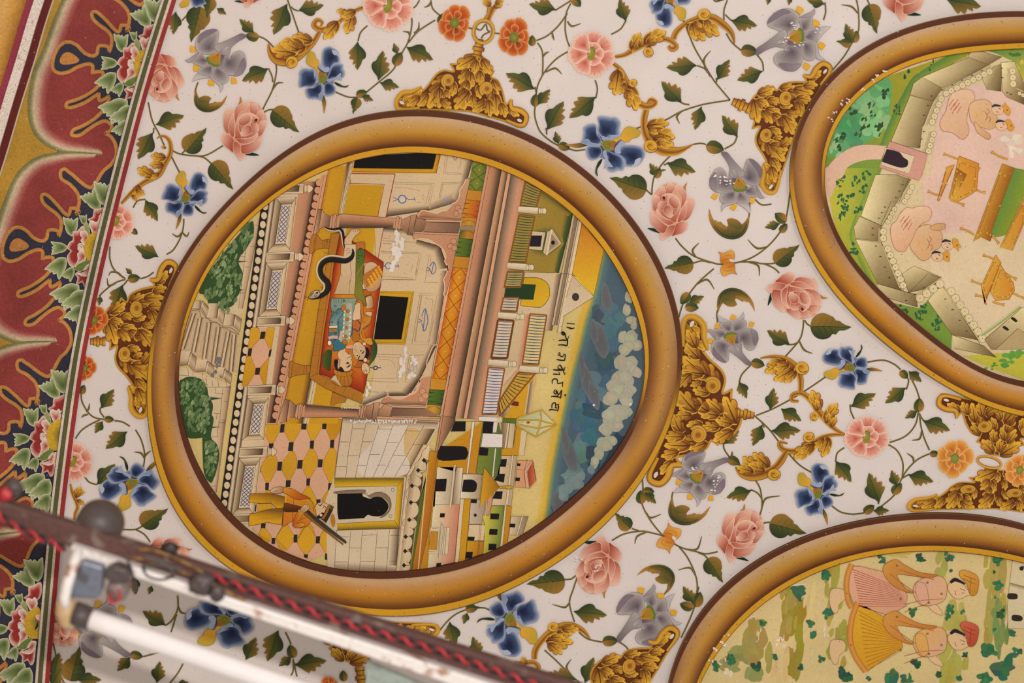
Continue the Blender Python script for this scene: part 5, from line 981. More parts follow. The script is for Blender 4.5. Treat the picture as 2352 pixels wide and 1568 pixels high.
# --- tiled courtyard floor and white masonry
def f(a):
    crop('Q5'); a.fill('630,60 850,40 900,-60 1610,-60 1600,0 1540,560 1500,790 1550,1000 1530,1568 1200,1700 700,1500 480,1250 500,900', TP, sm=False)
    D = (46, 40, 36); r3 = random.Random(8)
    rows = [((680, 60), (860, 60), (770, 175), 0)]
    hexes = ['675,90 700,60 840,60 855,90 850,150 780,285 730,285 670,170', '930,20 960,-30 1100,-60 1120,60 1100,140 1020,270 970,265 910,150', '1185,0 1360,-10 1365,90 1270,250 1230,255 1180,130', '1420,0 1600,0 1590,120 1510,245 1460,245 1410,120',
             '545,530 590,550 585,620 545,700', '740,405 790,400 825,490 820,590 740,750 690,760 650,670 625,600 650,520', '975,390 1025,385 1060,470 1060,570 985,720 935,720 885,620 885,520', '1215,355 1260,355 1310,450 1305,560 1220,700 1180,705 1130,600 1125,510', '1455,345 1505,345 1535,400 1525,560 1500,740 1450,765 1375,600 1375,500',
             '700,850 740,850 790,900 760,960 640,960 660,900', '1180,800 1215,800 1290,950 1310,1080 1200,1080 1120,900', '1430,850 1465,850 1540,1000 1535,1110 1480,1300 1400,1200 1360,950', '590,1010 760,1010 770,1060 700,1130 590,1110', '640,1310 680,1310 750,1430 700,1500 600,1380', '900,1250 950,1260 1015,1380 1010,1450 930,1568 860,1568 800,1430', '1130,1290 1200,1240 1250,1290 1285,1400 1280,1480 1200,1568 1130,1568 1070,1420', '1430,1300 1500,1280 1535,1300 1530,1500 1500,1568 1430,1568 1340,1420']
    for t in hexes: a.fill(t, mix(TY, (184, 128, 28), r3.random()), mix(TY, (190, 140, 40), r3.random()), (px(900, 0), px(900, 800)), sm=False, edge=(146, 84, 50), ew=.8)
    for t in ('625,92 678,88 670,190 618,188', '865,60 915,58 905,158 855,160', '1115,30 1180,28 1172,125 1112,122', '1368,28 1418,25 1410,120 1362,118', '725,290 782,288 772,402 718,400', '965,275 1022,272 1012,382 952,380', '1218,258 1268,255 1260,352 1215,350', '1462,248 1510,245 1502,342 1455,340', '585,555 628,553 622,638 582,640', '832,510 884,508 876,616 822,615', '1070,490 1130,488 1120,592 1062,592', '1315,480 1370,480 1362,576 1310,578', '682,762 728,760 720,850 680,850', '930,730 988,728 980,810 925,812', '1175,710 1222,708 1212,795 1172,795', '1438,765 1480,763 1470,848 1432,846', '1295,960 1345,958 1335,1020 1295,1020', '528,1022 578,1022 570,1104 524,1104', '635,1250 686,1248 680,1308 628,1306', '762,1420 802,1420 798,1494 758,1492', '1022,1382 1068,1382 1062,1476 1020,1476', '1292,1402 1338,1402 1332,1488 1288,1488', '1432,1215 1466,1215 1458,1292 1428,1290'):
        a.fill(t, D, sm=False)
    a.lines('1600,0 1505,720 1502,790 1560,1000 1530,1568', INK, .9)
    crop('M'); 
    for t in ('725,260 790,150 830,150 885,240 880,300 810,400 780,395 720,300', '930,220 980,160 1060,200 1060,300 990,390 970,390 920,290', '525,250 590,150 640,140 690,230 680,290 630,360', '370,220 400,160 430,160 490,240 480,280'): a.fill(t, TY, sm=False, edge=(146, 84, 50), ew=.8)
    for t in ('690,220 722,220 720,290 686,290', '890,235 925,235 920,300 886,298', '490,250 522,250 520,305 488,300', '780,398 818,400 812,436 780,425', '972,390 1005,395 1000,450 968,445', '395,120 438,120 432,165 392,162'): a.fill(t, D, sm=False)
slab_thing('tiled_paving', 'courtyard floor of yellow and pink hexagon tiles with black diamonds, where the guard stands', 'floor', (690, 1080), f, layer=28.6, step=.08)
def f(a):
    crop('Q6'); a.fill('200,500 1360,560 1345,620 990,1210 930,1568 890,1900 560,2400 20,2400 -10,1500 100,1200', (200, 176, 144), sm=False)
    a.quad('1345,570 985,1215 880,1215 1180,560', [(0, (66, 50, 38)), (.35, (130, 102, 72)), (1, (198, 168, 124))])
    a.quad('200,500 1340,560 1330,640 190,580', [(0, (96, 76, 60)), (.4, (170, 146, 120)), (1, (200, 176, 144))])
    a.fill('620,640 900,600 980,620 930,900 1000,1050 960,1180 700,1200 420,1190 380,1000 560,800', (206, 188, 168)); a.fill('960,640 1120,660 1040,830 960,960 930,860', (198, 164, 112))
    a.lines('330,520 260,960 235,1220;480,560 430,800 350,1220;630,600 520,950 450,1225;800,590 660,1000 560,1220;985,600 800,950 675,1205;1170,600 960,970 825,1205;325,635 460,637;165,792 280,795;435,790 555,793;620,637 775,642;715,797 860,805;955,660 1130,665;1040,828 1200,830;255,962 385,958;520,946 645,944;795,953 950,958;120,1090 240,1086;380,1078 475,1076;615,1070 715,1073;910,1072 1030,1076;200,505 120,1090 95,1300', INK, .8)
    crop('M'); a.fill('1075,175 1650,170 1620,560 1300,555 1050,500', (204, 182, 150), sm=False); a.quad('1640,170 1610,560 1540,560 1570,170', [(0, (80, 62, 46)), (1, (198, 174, 140))]); a.quad('1050,460 1620,500 1620,560 1050,540', [(0, (204, 182, 150)), (1, (128, 104, 78))])
    a.lines('1200,190 1175,530;1305,180 1280,545;1440,185 1410,550;1550,170 1520,555;1100,240 1185,240;1305,228 1440,222;1555,228 1640,228;1190,340 1290,342;1430,340 1540,338;1060,466 1175,466;1290,463 1415,463;1545,460 1615,460;1075,178 1055,505;1075,180 1650,165', INK, .8)
slab_thing('stone_masonry', 'white block wall with chipped patches around the dark doorway', 'wall', (850, 1050), f, layer=29.2, step=.15)
dw = thing('gateway', (800, 1150), 'dark scalloped doorway with yellow frame in the white block wall, right of the guard', 'door', GP)
a = Art(30, .2); crop('Q5')
a.fill('1505,700 2345,700 2290,1310 1545,1330 1540,1250 2230,1210 2262,800 1520,810', YEL_, sm=False)
a.quad('1510,705 2340,705 2270,795 1510,812', [(0, (90, 76, 34)), (.45, (170, 134, 30)), (1, (206, 164, 44))]); a.quad('2345,705 2290,1310 2230,1212 2265,800', [(0, (120, 92, 30)), (.4, (190, 144, 34)), (1, (206, 164, 44))]); a.quad('1545,1330 2290,1310 2230,1212 1540,1250', [(0, (92, 76, 34)), (.5, (180, 138, 34)), (1, (204, 160, 40))])
a.lines('1505,700 2345,700 2290,1310 1545,1330;1510,812 2265,797 2230,1212 1540,1250;2345,705 2265,797;2290,1310 2230,1212', INK, .8); part('frame', a, dw, M_SCENE)
a = Art(30.8, .2); a.fill('1510,815 2262,800 2230,1210 1545,1245 1520,900', (196, 176, 146), sm=False); a.fill('1530,860 1860,840 1880,880 1920,910 1990,880 2060,870 2140,900 2190,980 2185,1080 2120,1160 2050,1180 2160,1080 2150,1000 2080,940 1940,945 1850,890 1540,895', (128, 108, 86))
a.lines('1520,862 1865,842 1920,910 2000,875 2080,872 2170,930 2190,1020 2150,1120 2060,1180;2200,830 2210,860', INK, .8); p = px(2210, 845); a.dot(*p, 4, INK, 4.4); a.dot(*p, 3.2, (196, 176, 146), 3.6); p = px(2182, 1160); a.dot(*p, 4, INK, 4.4); a.dot(*p, 3.2, (196, 176, 146), 3.6); part('surround', a, dw, M_SCENE)
a = Art(31.2, .2); a.fill('1545,893! 1845,885! 1850,920! 1935,950 1990,930 2060,930 2120,970 2160,1040 2130,1110 2060,1160 1970,1160 1910,1145 1865,1185! 1560,1200! 1545,1100', BLK); part('dark_opening', a, dw, M_SCENE)
def f(a):
    crop('Q7'); a.quad('690,-60 480,310 430,320 640,-60', [(0, (216, 192, 152)), (1, (190, 162, 124))]); a.quad('480,320 350,1500 305,1500 440,320', [(0, (214, 190, 152)), (.6, (200, 172, 134)), (1, (170, 142, 108))]); a.lines('690,-60 480,310 440,320 305,1500;630,-60 440,310;480,320 350,1500;375,955 405,955', INK, .8)
    a.fill('760,60 700,180 620,260 640,330 570,900 540,940 480,1450 360,1480 480,330 700,-20', (84, 62, 44), sm=False)
    a.fill('780,40 690,250 560,1500 480,1500 600,600', (128, 128, 44), (70, 92, 40), (px(500, 600), px(640, 620)), sm=False)
    for x, y, rx, ry in ((690, 60, 70, 80), (610, 200, 70, 75), (560, 300, 70, 40), (540, 380, 80, 70), (520, 530, 85, 105), (505, 720, 80, 100), (480, 880, 85, 70), (465, 980, 60, 50), (450, 1110, 60, 85), (440, 1280, 55, 85), (430, 1400, 55, 60)):
        p = px(x, y); a.dot(p[0], p[1], rx * Tr.k + .8, INK, ry * Tr.k + .8, 14, .1); a.dot(p[0], p[1], rx * Tr.k, (202, 176, 138), ry * Tr.k, 14, .1)
    lf = [(700, -60), (590, 130), (480, 320), (440, 700), (405, 960), (375, 1250), (350, 1500)]; cr_ = [(720, -40), (690, 60), (610, 200), (560, 300), (520, 530), (500, 720), (470, 960), (445, 1200), (425, 1480)]
    a.fill([px(*v) for v in lf + cr_[::-1]], (150, 122, 92), (200, 174, 136), (px(430, 700), px(505, 712)), sm=False)
    for x, y in ((650, 125), (580, 245), (505, 430), (492, 630), (474, 838), (430, 1040), (424, 1213), (410, 1383)):
        p = px(x, y); 
        for dx, dy in ((0, 0), (2.6, 0), (-2.6, 0), (0, 2.8), (0, -2.8)): a.dot(p[0] + dx, p[1] + dy, 2.4, (40, 34, 30), n=7)
        a.line([p, (p[0] + 12, p[1] + .5)], (40, 34, 30), 1.2)
    a.quad('700,150 690,150 570,1480 585,1480', [(0, (206, 180, 140)), (1, (206, 180, 140))])
slab_thing('scalloped_parapet', 'cream scalloped parapet with small black crosses along the top of the white wall', 'parapet', (930, 1150), f, layer=29.8, step=.12)
# --- pavilion back wall
def f(a):
    top = lambda x: 330; 
    a.fill([(800, 330), (1110, 330), (1100, 420), (1040, 640), (1000, 860), (985, 960), (840, 965), (860, 850), (868, 640), (860, 500), (812, 480)], (200, 172, 134), sm=False)
    crop('Q1')
    a.fill('640,210 1700,100 1630,350 620,340', (188, 136, 30), sm=False); a.fill('655,190 1000,125 1640,90 1590,298 640,285', BLK, sm=False); a.lines('1640,110 1590,298 1610,300;620,325 1615,340 1665,110;610,350 1140,352', (66, 76, 30), .8); a.line('600,350 1140,355', (156, 56, 34), 2.2); a.lines('1140,355 1030,870;1680,110 1630,350', (140, 50, 36), 2.0)
    a.fill('590,480 1000,490 930,870 520,830', (188, 140, 32), sm=False); a.lines('590,465 1010,480 930,870', (148, 60, 34), 1.8); a.quad('560,230 640,205 520,830 470,830', [(0, (110, 76, 44)), (1, (206, 180, 140))]); a.quad('600,240 640,205 520,830 490,830', [(0, (206, 180, 142)), (1, (206, 180, 142))]); a.lines('580,230 480,830;632,210 515,830;615,215 500,830', INK, .8)
    ga, re_, bl = (110, 112, 60), (166, 84, 64), (74, 92, 140)
    a.lines('1140,455 1610,465 1545,760;1130,475 1585,485 1530,740', ga, .8); a.lines('1125,515 1300,525 1400,545 1430,560;1060,780 1200,770 1300,780;1560,500 1500,740;1480,600 1470,640 1490,680;1400,700 1450,690', re_, .7)
    a.lines('1745,130 1720,350 1950,365 1985,170;1770,140 1740,330 1940,350', (120, 96, 70), .8); a.lines('1900,220 1930,180 1920,260 1890,300', re_, .7); a.lines('1700,460 1650,740;1710,480 1670,720;1700,480 1900,470;1700,460 1930,460', ga, .8)
    a.quad('1030,870 1560,790 1540,720 1060,760', [(0, (52, 40, 32)), (.5, (140, 116, 88)), (1, (200, 172, 134))]); a.quad('1560,790 1900,690 1850,560 1560,700', [(0, (92, 74, 56)), (.5, (160, 134, 104)), (1, (200, 172, 134))]); a.quad('2010,410 2080,180 1990,160 1920,420', [(0, (70, 54, 42)), (.6, (150, 124, 96)), (1, (200, 172, 134))]); a.quad('1900,690 2000,420 1930,400 1820,640', [(0, (60, 46, 36)), (1, (200, 172, 134))])
    a.quad('1000,1000 1300,1010 1290,1080 990,1060', [(0, (52, 40, 32)), (1, (200, 172, 134))]); a.quad('1400,1140 1680,1215 1600,1290 1380,1200', [(0, (60, 46, 36)), (.6, (150, 124, 96)), (1, (200, 172, 134))]); a.quad('1680,1215 1770,1480 1660,1500 1600,1290', [(0, (50, 38, 30)), (.5, (130, 106, 80)), (1, (200, 172, 134))])
    for x, y, s in ((1225, 657, 1), (1060, 1455, .8)):
        p = px(x, y); a.dot(*p, 10 * s, bl, 10.5 * s); a.dot(*p, 7.5 * s, (196, 178, 158), 8 * s); a.line([(p[0] + 8 * s, p[1] - 4 * s), (p[0] + 14 * s, p[1] + .5), (p[0] + 30 * s, p[1] + .5)], bl, 1.6); a.line([(p[0] + 27 * s, p[1] - 4), (p[0] + 30 * s, p[1] + 4)], bl, 1.4); a.line([(p[0] - 9 * s, p[1]), (p[0] - 22 * s, p[1] - 5)], bl, 1.4); a.line([(p[0] - 9 * s, p[1]), (p[0] - 22 * s, p[1] + 5)], bl, 1.4)
    p = px(1755, 675)
    for k in range(6): a.line([p, (p[0] + 11 * math.cos(k), p[1] + 9 * math.sin(k))], (120, 132, 164), 1.2)
    p = px(1860, 170); a.line([(p[0] - 5, p[1] - 3), (p[0], p[1] + 4), (p[0] + 5, p[1] - 4)], bl, 1.6)
    a.lines('1000,1010 900,1560', (150, 50, 40), 1.6); a.lines('990,1155 1470,1175 1460,1200;980,1300 1450,1310 1400,1568;970,1280 1420,1295', ga, .8); a.lines('995,1120 1080,1130;990,1185 1090,1190;965,1275 1080,1285;1430,1320 1380,1568;1550,1320 1510,1568;1570,1350 1540,1568;1350,1440 1330,1520', re_, .7)
    crop('Q2')
    a.lines('985,205 1385,215 1400,60;1000,205 1370,205;1480,240 1680,245 1500,235 1520,60;1440,370 1340,985 1540,990 1660,375 1440,370;1455,385 1370,950;900,1100 1210,1110 1170,1440 800,1420;1310,1115 1260,1440 1400,1445;1310,1115 1510,1110;780,1550 1250,1568', (112, 104, 62), .8)
    a.lines('990,170 1350,190;1460,400 1640,395 1530,960 1380,945 1460,400;900,1130 1190,1140 1150,1400;820,1390 1150,1395;1330,1140 1280,1400;940,1160 1080,1170 1140,1230;1500,430 1590,450 1580,600', (164, 92, 70), .7)
    a.fill('955,345 1365,352 1260,985 920,975 870,940 930,920 940,900', (192, 144, 34), sm=False); a.lines('965,348 1365,352 1260,985 900,975;965,365 1345,370 1245,965 920,955', (70, 70, 34), .9)
    for x, y in ((1590, 70), (1490, 690), (1360, 1280)):
        p = px(x, y); L = 26 if y == 690 else 14; a.lines_ = 0
        for q in ([(-6, -L * .3), (2, -L), (8, L * .1), (0, L), (-6, L * .3)], [(3, -L), (-3, L)], [(-13, -2), (-6, 3), (-13, 6)]): a.line([(p[0] + u, p[1] + v) for u, v in q], bl if y != 1280 else (140, 150, 170), 1.7, True)
    p = px(905, 1265); a.dot(*p, 6, (44, 50, 84), 5); a.dot(*p, 3, (196, 178, 150), 2.6); a.line([(p[0] + 4, p[1]), (p[0] + 13, p[1])], (44, 50, 84), 1.6); a.line([(p[0] - 13, p[1] - 1), (p[0] - 4, p[1])], (44, 50, 84), 1.6)
    a.quad('1770,100 1650,985 1560,985 1680,100', [(0, (66, 50, 40)), (.4, (140, 114, 88)), (1, (200, 172, 134))]); a.quad('1640,990 1440,1400 1370,1370 1540,990', [(0, (56, 42, 34)), (.5, (136, 112, 86)), (1, (200, 172, 134))]); a.quad('1440,1400 1330,1568 1240,1540 1370,1370', [(0, (56, 42, 34)), (1, (200, 172, 134))])
    crop('Q6'); a.quad('1120,40 980,230 880,190 1060,0', [(0, (56, 42, 34)), (.5, (140, 116, 88)), (1, (200, 172, 134))]); a.quad('980,240 740,245 760,180 900,180', [(0, (40, 32, 28)), (.5, (120, 98, 74)), (1, (200, 172, 134))]); a.quad('740,240 440,350 440,280 700,170', [(0, (60, 46, 38)), (1, (196, 172, 140))])
slab_thing('pavilion_panelling', 'cream panelled back wall of the pavilion with red and green lines and small blue vases', 'wall', (960, 640), f, layer=29.6, step=.1)
def f(a): crop('Q2'); a.fill('960,400 1300,420 1215,925 885,925', BLK, sm=False)
slab_thing('dark_opening', 'black window pane with yellow frame in the pavilion wall, right of the bed', 'window', (905, 727), f, layer=31.2)
for lb, c, lst in (('large white flaked patch on the panelled wall above the dark opening', 'Q1', [(1180, 1130, 60, 90), (1160, 1260, 70, 110), (1150, 1400, 80, 120), (1230, 1220, 50, 100), (1100, 1500, 40, 60)]), ('white flaked patch on the panelled wall below the dark opening', 'Q2', [(1270, 1080, 40, 90), (1240, 1250, 45, 120), (1360, 1170, 50, 60), (1340, 1360, 50, 60), (1200, 1350, 35, 60)]), ('small white patch at the corner of the bed, over the lower column', 'Q2', [(820, 1480, 40, 60), (810, 1560, 30, 50)]), ('ragged white chips along the upper edge of the lower column', 'Q6', [(x, 385, 14, 10) for x in range(190, 420, 30)]), ('ragged white chips between the lower column and the block wall', 'Q6', [(x, 548, 20, 26) for x in range(300, 1080, 32)])):
    a = Art(34.2, .05); crop(c)
    for x, y, r, ry in lst:
        for k in range(5): p = px(x + rr.uniform(-.6, .6) * r, y + rr.uniform(-.7, .7) * ry); blob(a, p[0], p[1], r * Tr.k * rr.uniform(.25, .5), ry * Tr.k * rr.uniform(.25, .5), (214, 200, 188), 0, rr, .45)
    single('plaster_patch', a, px(lst[0][0], lst[0][1]), lb, 'patch', M_SCENE)
# --- arch, columns
def f(a):
    crop('Q1')
    a.fill('1395,885! 1410,830 1460,788 1560,805 1640,822 1700,795 1760,788 1820,715 1880,680 1912,600 1915,545! 1960,480 1990,410 2022,402! 2040,420! 1930,910! 1510,895!', PEA, (176, 120, 86), (px(1900, 600), px(1500, 880)), edge=INK, ew=.9)
    a.ribbon('1410,850 1440,808 1475,790 1560,805 1640,822 1700,795 1760,788 1820,715 1880,680 1912,600 1915,545 1960,480 1990,415', 2.2, [(-1, (216, 170, 136)), (1, (226, 190, 158))])
    a.quad('1420,870 1930,900 1930,880 1560,820', [(0, (100, 72, 54)), (1, PEA)])
    p1 = pts('1345,1090! 1375,1140 1470,1128 1560,1150 1625,1190 1670,1215! 1725,1270 1748,1340 1732,1400! 1765,1460 1775,1520'); crop('Q2'); p2 = pts('1768,20 1760,130 1722,200! 1735,300 1722,390 1745,405! 1800,200!'); crop('Q1'); p3 = pts('1830,1480! 1895,1090! 1370,1062!')
    a.fill(p1 + p2 + p3, PEA, (184, 126, 92), (px(1500, 1100), px(1800, 1400)), edge=INK, ew=.9); a.ribbon(p1[2:] + p2[:-3], 2.2, [(-1, (216, 170, 136)), (1, (220, 180, 146))])
    for x, y in ((1890, 760), (1920, 800), (1870, 830), (1840, 1160), (1800, 1220), (1850, 1240)): p = px(x, y); a.dot(*p, 7, (120, 84, 62), 7); a.dot(*p, 6, (192, 138, 104), 6)
    crop('Q2'); a.quad('1745,400 1640,990 1625,990 1725,400', [(0, (206, 152, 116)), (1, (206, 152, 116))]); a.line('1725,400 1628,985', INK, .8)
    p1 = pts('1640,990! 1600,1000 1560,1080 1520,1190! 1515,1260 1480,1340 1440,1400! 1410,1480 1370,1540'); crop('Q6'); p2 = pts('1140,20 1122,45! 1115,120 1070,200 990,235 900,278 800,268 740,240 700,268 650,325! 1195,355! 1240,165!'); crop('Q2'); p3 = pts('1600,1200!')
    a.fill(p1 + p2 + p3, PEA, (186, 128, 94), (px(1600, 1000), px(1200, 1700)), edge=INK, ew=.9); a.ribbon(p1 + p2[1:-6], 2.2, [(-1, (220, 178, 144)), (1, (214, 168, 134))])
    crop('Q6'); a.quad('650,340 1190,355 1200,300 800,290', [(0, (110, 80, 60)), (1, PEA)])
    for x, y in ((1155, 190), (1140, 280), (1190, 240)): p = px(x, y); a.dot(*p, 8, (120, 84, 62), 8); a.dot(*p, 7, (196, 142, 106), 7)
slab_thing('cusped_arch', 'peach cusped arch framing the pavilion opening', 'arch', (1000, 560), f, layer=32, step=.12)
def column(label, at, base, rings, shaft, cap, cap2, sh2, c1, c2, up):
    t = thing('column', at, label, 'column', GP)
    a = Art(33, .15)
    for s, g in base: crop(s[0]); a.fill(s[1], PEA, (110, 82, 62), (px(*g[0]), px(*g[1])), sm=False, edge=INK, ew=.8)
    part('base', a, t, M_SCENE); a = Art(33.4, .15)
    for c, s in rings: crop(c); a.fill(s, (190, 138, 104), edge=INK, ew=.8)
    crop(shaft[0]); q = pts(shaft[1]); a.fill(q, PEA, edge=INK, ew=.9); a.quad(pts(shaft[2]), [(0, (190, 138, 104)), (.35, (176, 122, 90)), (.8, (104, 76, 58)), (1, (70, 50, 40))] if up else [(0, (70, 50, 40)), (.25, (120, 88, 68)), (.7, (186, 130, 96)), (1, (170, 116, 86))])
    part('shaft', a, t, M_SCENE); a = Art(33.8, .15)
    for c, s in cap: crop(c); a.fill(s, PEA, (120, 88, 66), (px(1250, 850) if up else px(560, 330), px(1340, 1080) if up else px(500, 520)), sm=False, edge=INK, ew=.9)
    for c, s, cc in cap2: crop(c); a.fill(s, cc[0], cc[1], (pts(s)[0], pts(s)[2]), sm=False, edge=INK, ew=.7)
    part('capital', a, t, M_SCENE); return t
column('upper peach column of the pavilion, at the foot end of the bed', (850, 510), [(('Q1', '215,775 265,778 225,1055 165,1055'), ((180, 900), (250, 900))), (('Q1', '265,778 300,830 365,860 350,990 300,985 240,1010 225,1010'), ((250, 900), (370, 930)))],
    [('Q1', '370,855 395,860 375,1010 350,1000'), ('Q1', '400,850 435,850 415,1015 380,1010'), ('Q1', '435,865 460,870 445,1000 415,1000'), ('Q1', '1125,890 1150,890 1140,1000 1115,995'), ('Q1', '1155,880 1190,870 1170,1010 1140,1010'), ('Q1', '1190,890 1220,890 1205,1010 1175,1005')],
    ('Q1', '460,850 510,830! 1130,885! 1110,995! 480,1000 440,960 440,900', '480,838 1130,888 1115,995 465,998'), [('Q1', '1220,905 1330,855 1290,1085 1205,985'), ('Q1', '1330,848 1398,842 1345,1090 1290,1085'), ('Q1', '1385,915 1420,880 1500,900 1550,960 1510,1010 1440,1050 1365,1060')],
    [('Q1', '1500,895 1925,910 1920,935 1520,925', ((206, 154, 120), (200, 146, 112))), ('Q1', '1520,930 1920,940 1900,1060 1480,1045', ((160, 118, 90), (112, 84, 66))), ('Q1', '1375,1045 1900,1065 1890,1088 1370,1065', ((204, 150, 116), (196, 142, 108)))], None, None, None, True)
column('lower peach column of the pavilion, chipped white along its edge', (760, 940), [(('Q4', '1330,1120 1390,1125 1350,1390 1250,1390'), ((1290, 1250), (1380, 1250))), (('Q4', '1390,1125 1450,1180 1480,1190 1460,1330 1400,1340 1355,1390'), ((1380, 1250), (1470, 1250)))],
    [('Q4', '1480,1190 1505,1190 1485,1340 1455,1320'), ('Q4', '1505,1185 1540,1190 1520,1340 1490,1340'), ('Q4', '1530,1200 1555,1200 1540,1330 1515,1320'), ('Q6', '400,370 420,370 400,490 385,480'), ('Q6', '425,370 455,365 430,500 405,500'), ('Q6', '460,365 485,365 465,490 440,490')],
    ('Q4', '1570,1185 1620,1180! 2215,1240! 2200,1330! 1580,1335 1540,1300 1545,1230', '1580,1182 2215,1240 2200,1330 1560,1335'), [('Q6', '485,370 570,330 540,550 450,480'), ('Q6', '575,325 645,320 600,550 540,550'), ('Q6', '640,400 700,345 790,370 830,430 780,490 700,500 620,480')],
    [('Q6', '780,355 1190,368 1190,390 790,380', ((206, 154, 120), (200, 146, 112))), ('Q6', '790,385 1190,395 1370,490 760,480', ((112, 84, 66), (150, 110, 84))), ('Q6', '620,485 1370,515 1365,540 600,512', ((204, 150, 116), (196, 142, 108)))], None, None, None, False)
# --- awning strip: lattice screens, boxes, curtains and rolls
AWL = lambda y: 1087 + (977.7 - 1087) * (y - 366) / (944 - 366); AWR = lambda y: 1123.5 + (1012 - 1123.5) * (y - 372) / (954 - 372)
aw = thing('awning', (1040, 640), 'strip of patterned screens and rolled curtains along the pavilion eaves', 'awning', GP)
def seg(nm, y0, y1, cols, lay=30.4, lab=None, fn=None, sl=3):
    a = Art(lay, .12); a.quad([(AWL(y0), y0), (AWL(y1), y1), (AWR(y1), y1 + sl), (AWR(y0), y0 + sl)], [(i / (len(cols) - 1), c) for i, c in enumerate(cols)])
    for y in (y0, y1): a.line([(AWL(y), y), (AWR(y), y + sl)], INK, .8)
    if fn: fn(a, y0, y1)
    part(nm, a, aw, M_SCENE, lab)
def lat(line, dotc, n):
    def g(a, y0, y1):
        N = n; G = lambda u, v: (AWL(y0 + (y1 - y0) * v) * (1 - u) + AWR(y0 + (y1 - y0) * v) * u, y0 + (y1 - y0) * v + 3 * u)
        for k in range(N):
            v0, v1 = k / N, (k + 1) / N; vm = (v0 + v1) / 2
            for (u0, w0), (u1, w1) in (((.5, v0), (1, vm)), ((.5, v0), (0, vm)), ((0, vm), (.5, v1)), ((1, vm), (.5, v1))): a.line([G(u0, w0), G(u1, w1)], line, 1.3)
            a.dot(*G(.5, vm), 1.5, dotc, n=6); 
            for u in (.12, .88): a.dot(*G(u, v0 + .04), 1.3, dotc, n=6)
    return g
def cur(col):
    def g(a, y0, y1):
        for k in range(7):
            y = y0 + (y1 - y0) * (k + .5) / 7; x = AWL(y) if k % 2 else AWR(y) - 14; a.fill([(x, y - 1.2), (x + 14, y), (x, y + 1.4)] if k % 2 else [(x + 14, y - 1.2), (x, y), (x + 14, y + 1.4)], col, sm=False)
    return g
seg('green_screen', 340, 434, [(104, 116, 44), (120, 124, 44), (78, 96, 40)], fn=lat((56, 66, 32), (196, 176, 100), 3)); seg('box', 434, 457, [(186, 128, 42), (178, 118, 38)]); seg('orange_curtain', 457, 497, [(196, 132, 36), (190, 104, 34), (168, 60, 28)], fn=cur((120, 50, 26)))
def roll(a, y0, y1):
    for k, (f0, c) in enumerate(((.0, (186, 128, 44)), (.55, (170, 110, 36)))):
        y = y0 + (y1 - y0) * f0; q = [(AWL(y) * (1 - u) + AWR(y) * u, y - 8 * math.sin(3.1416 * u) * (1 if y0 < 900 else 1) + 3 * u) for u in [i / 8 for i in range(9)]]; a.line(q, INK, .8)
seg('curtain_roll', 497, 522, [(176, 118, 44), (196, 138, 50), (160, 100, 34)], fn=roll); seg('green_roll', 522, 545, [(66, 88, 40), (176, 118, 42), (160, 100, 34)], fn=roll); seg('green_curtain', 545, 586, [(96, 112, 40), (82, 102, 38), (52, 76, 34)], fn=cur((40, 54, 30))); seg('box', 586, 612, [(186, 128, 42), (178, 118, 38)])
seg('orange_screen', 612, 866, [(188, 84, 30), (202, 136, 34), (198, 126, 32), (166, 60, 26)], fn=lat((128, 50, 24), (214, 186, 120), 6)); seg('box', 866, 891, [(190, 132, 42), (184, 124, 38)]); seg('green_curtain', 891, 926, [(84, 104, 38), (72, 94, 36), (52, 74, 32)], fn=cur((40, 54, 30))); seg('curtain_roll', 926, 946, [(186, 126, 44), (196, 138, 50), (90, 100, 40)], fn=roll)
a = Art(33.6); crop('Q1'); a.fill('1880,975 2100,985 2090,1030 1890,1020', (140, 124, 96), sm=False); part('mast', a, aw, M_SCENE)
# --- cornice bands
def f(a):
    tp = lambda x: 360 + (x - 1121) * .45; bt = lambda x: 955.7 + (x - 1016) * .05
    bars(a, tp, bt, [1121.7, 1155, 1168.6, 1176, 1206], [1010, 1045.6, 1064.7, 1073, 1106], [[(200, 146, 110), (188, 132, 98), (176, 122, 90), (120, 88, 64), (60, 46, 36)], [(196, 150, 112), (172, 128, 92), (70, 52, 40)], [(208, 158, 122), (200, 148, 112)], [(92, 80, 64), (150, 118, 92), (192, 138, 104), (190, 134, 100)]])
    for (x0, x1) in ((1122, 1010), (1128, 1016), (1155, 1045.6), (1168.6, 1064.7), (1176, 1073)): a.line([(x0, tp(x0)), (x1, bt(x1))], INK, .8)
    crop('Q6'); a.fill('1375,480! 1545,500! 1545,560! 1480,660! 1350,890! 1330,908! 1310,900!', PEA, (96, 70, 52), (px(1340, 700), px(1480, 720)), edge=INK, ew=.8); a.line('1480,0 1400,480 1335,900', INK, .9)
slab_thing('cornice', 'long peach and brown moulded cornice running beside the awning', 'cornice', (1090, 660), f, layer=31.2)
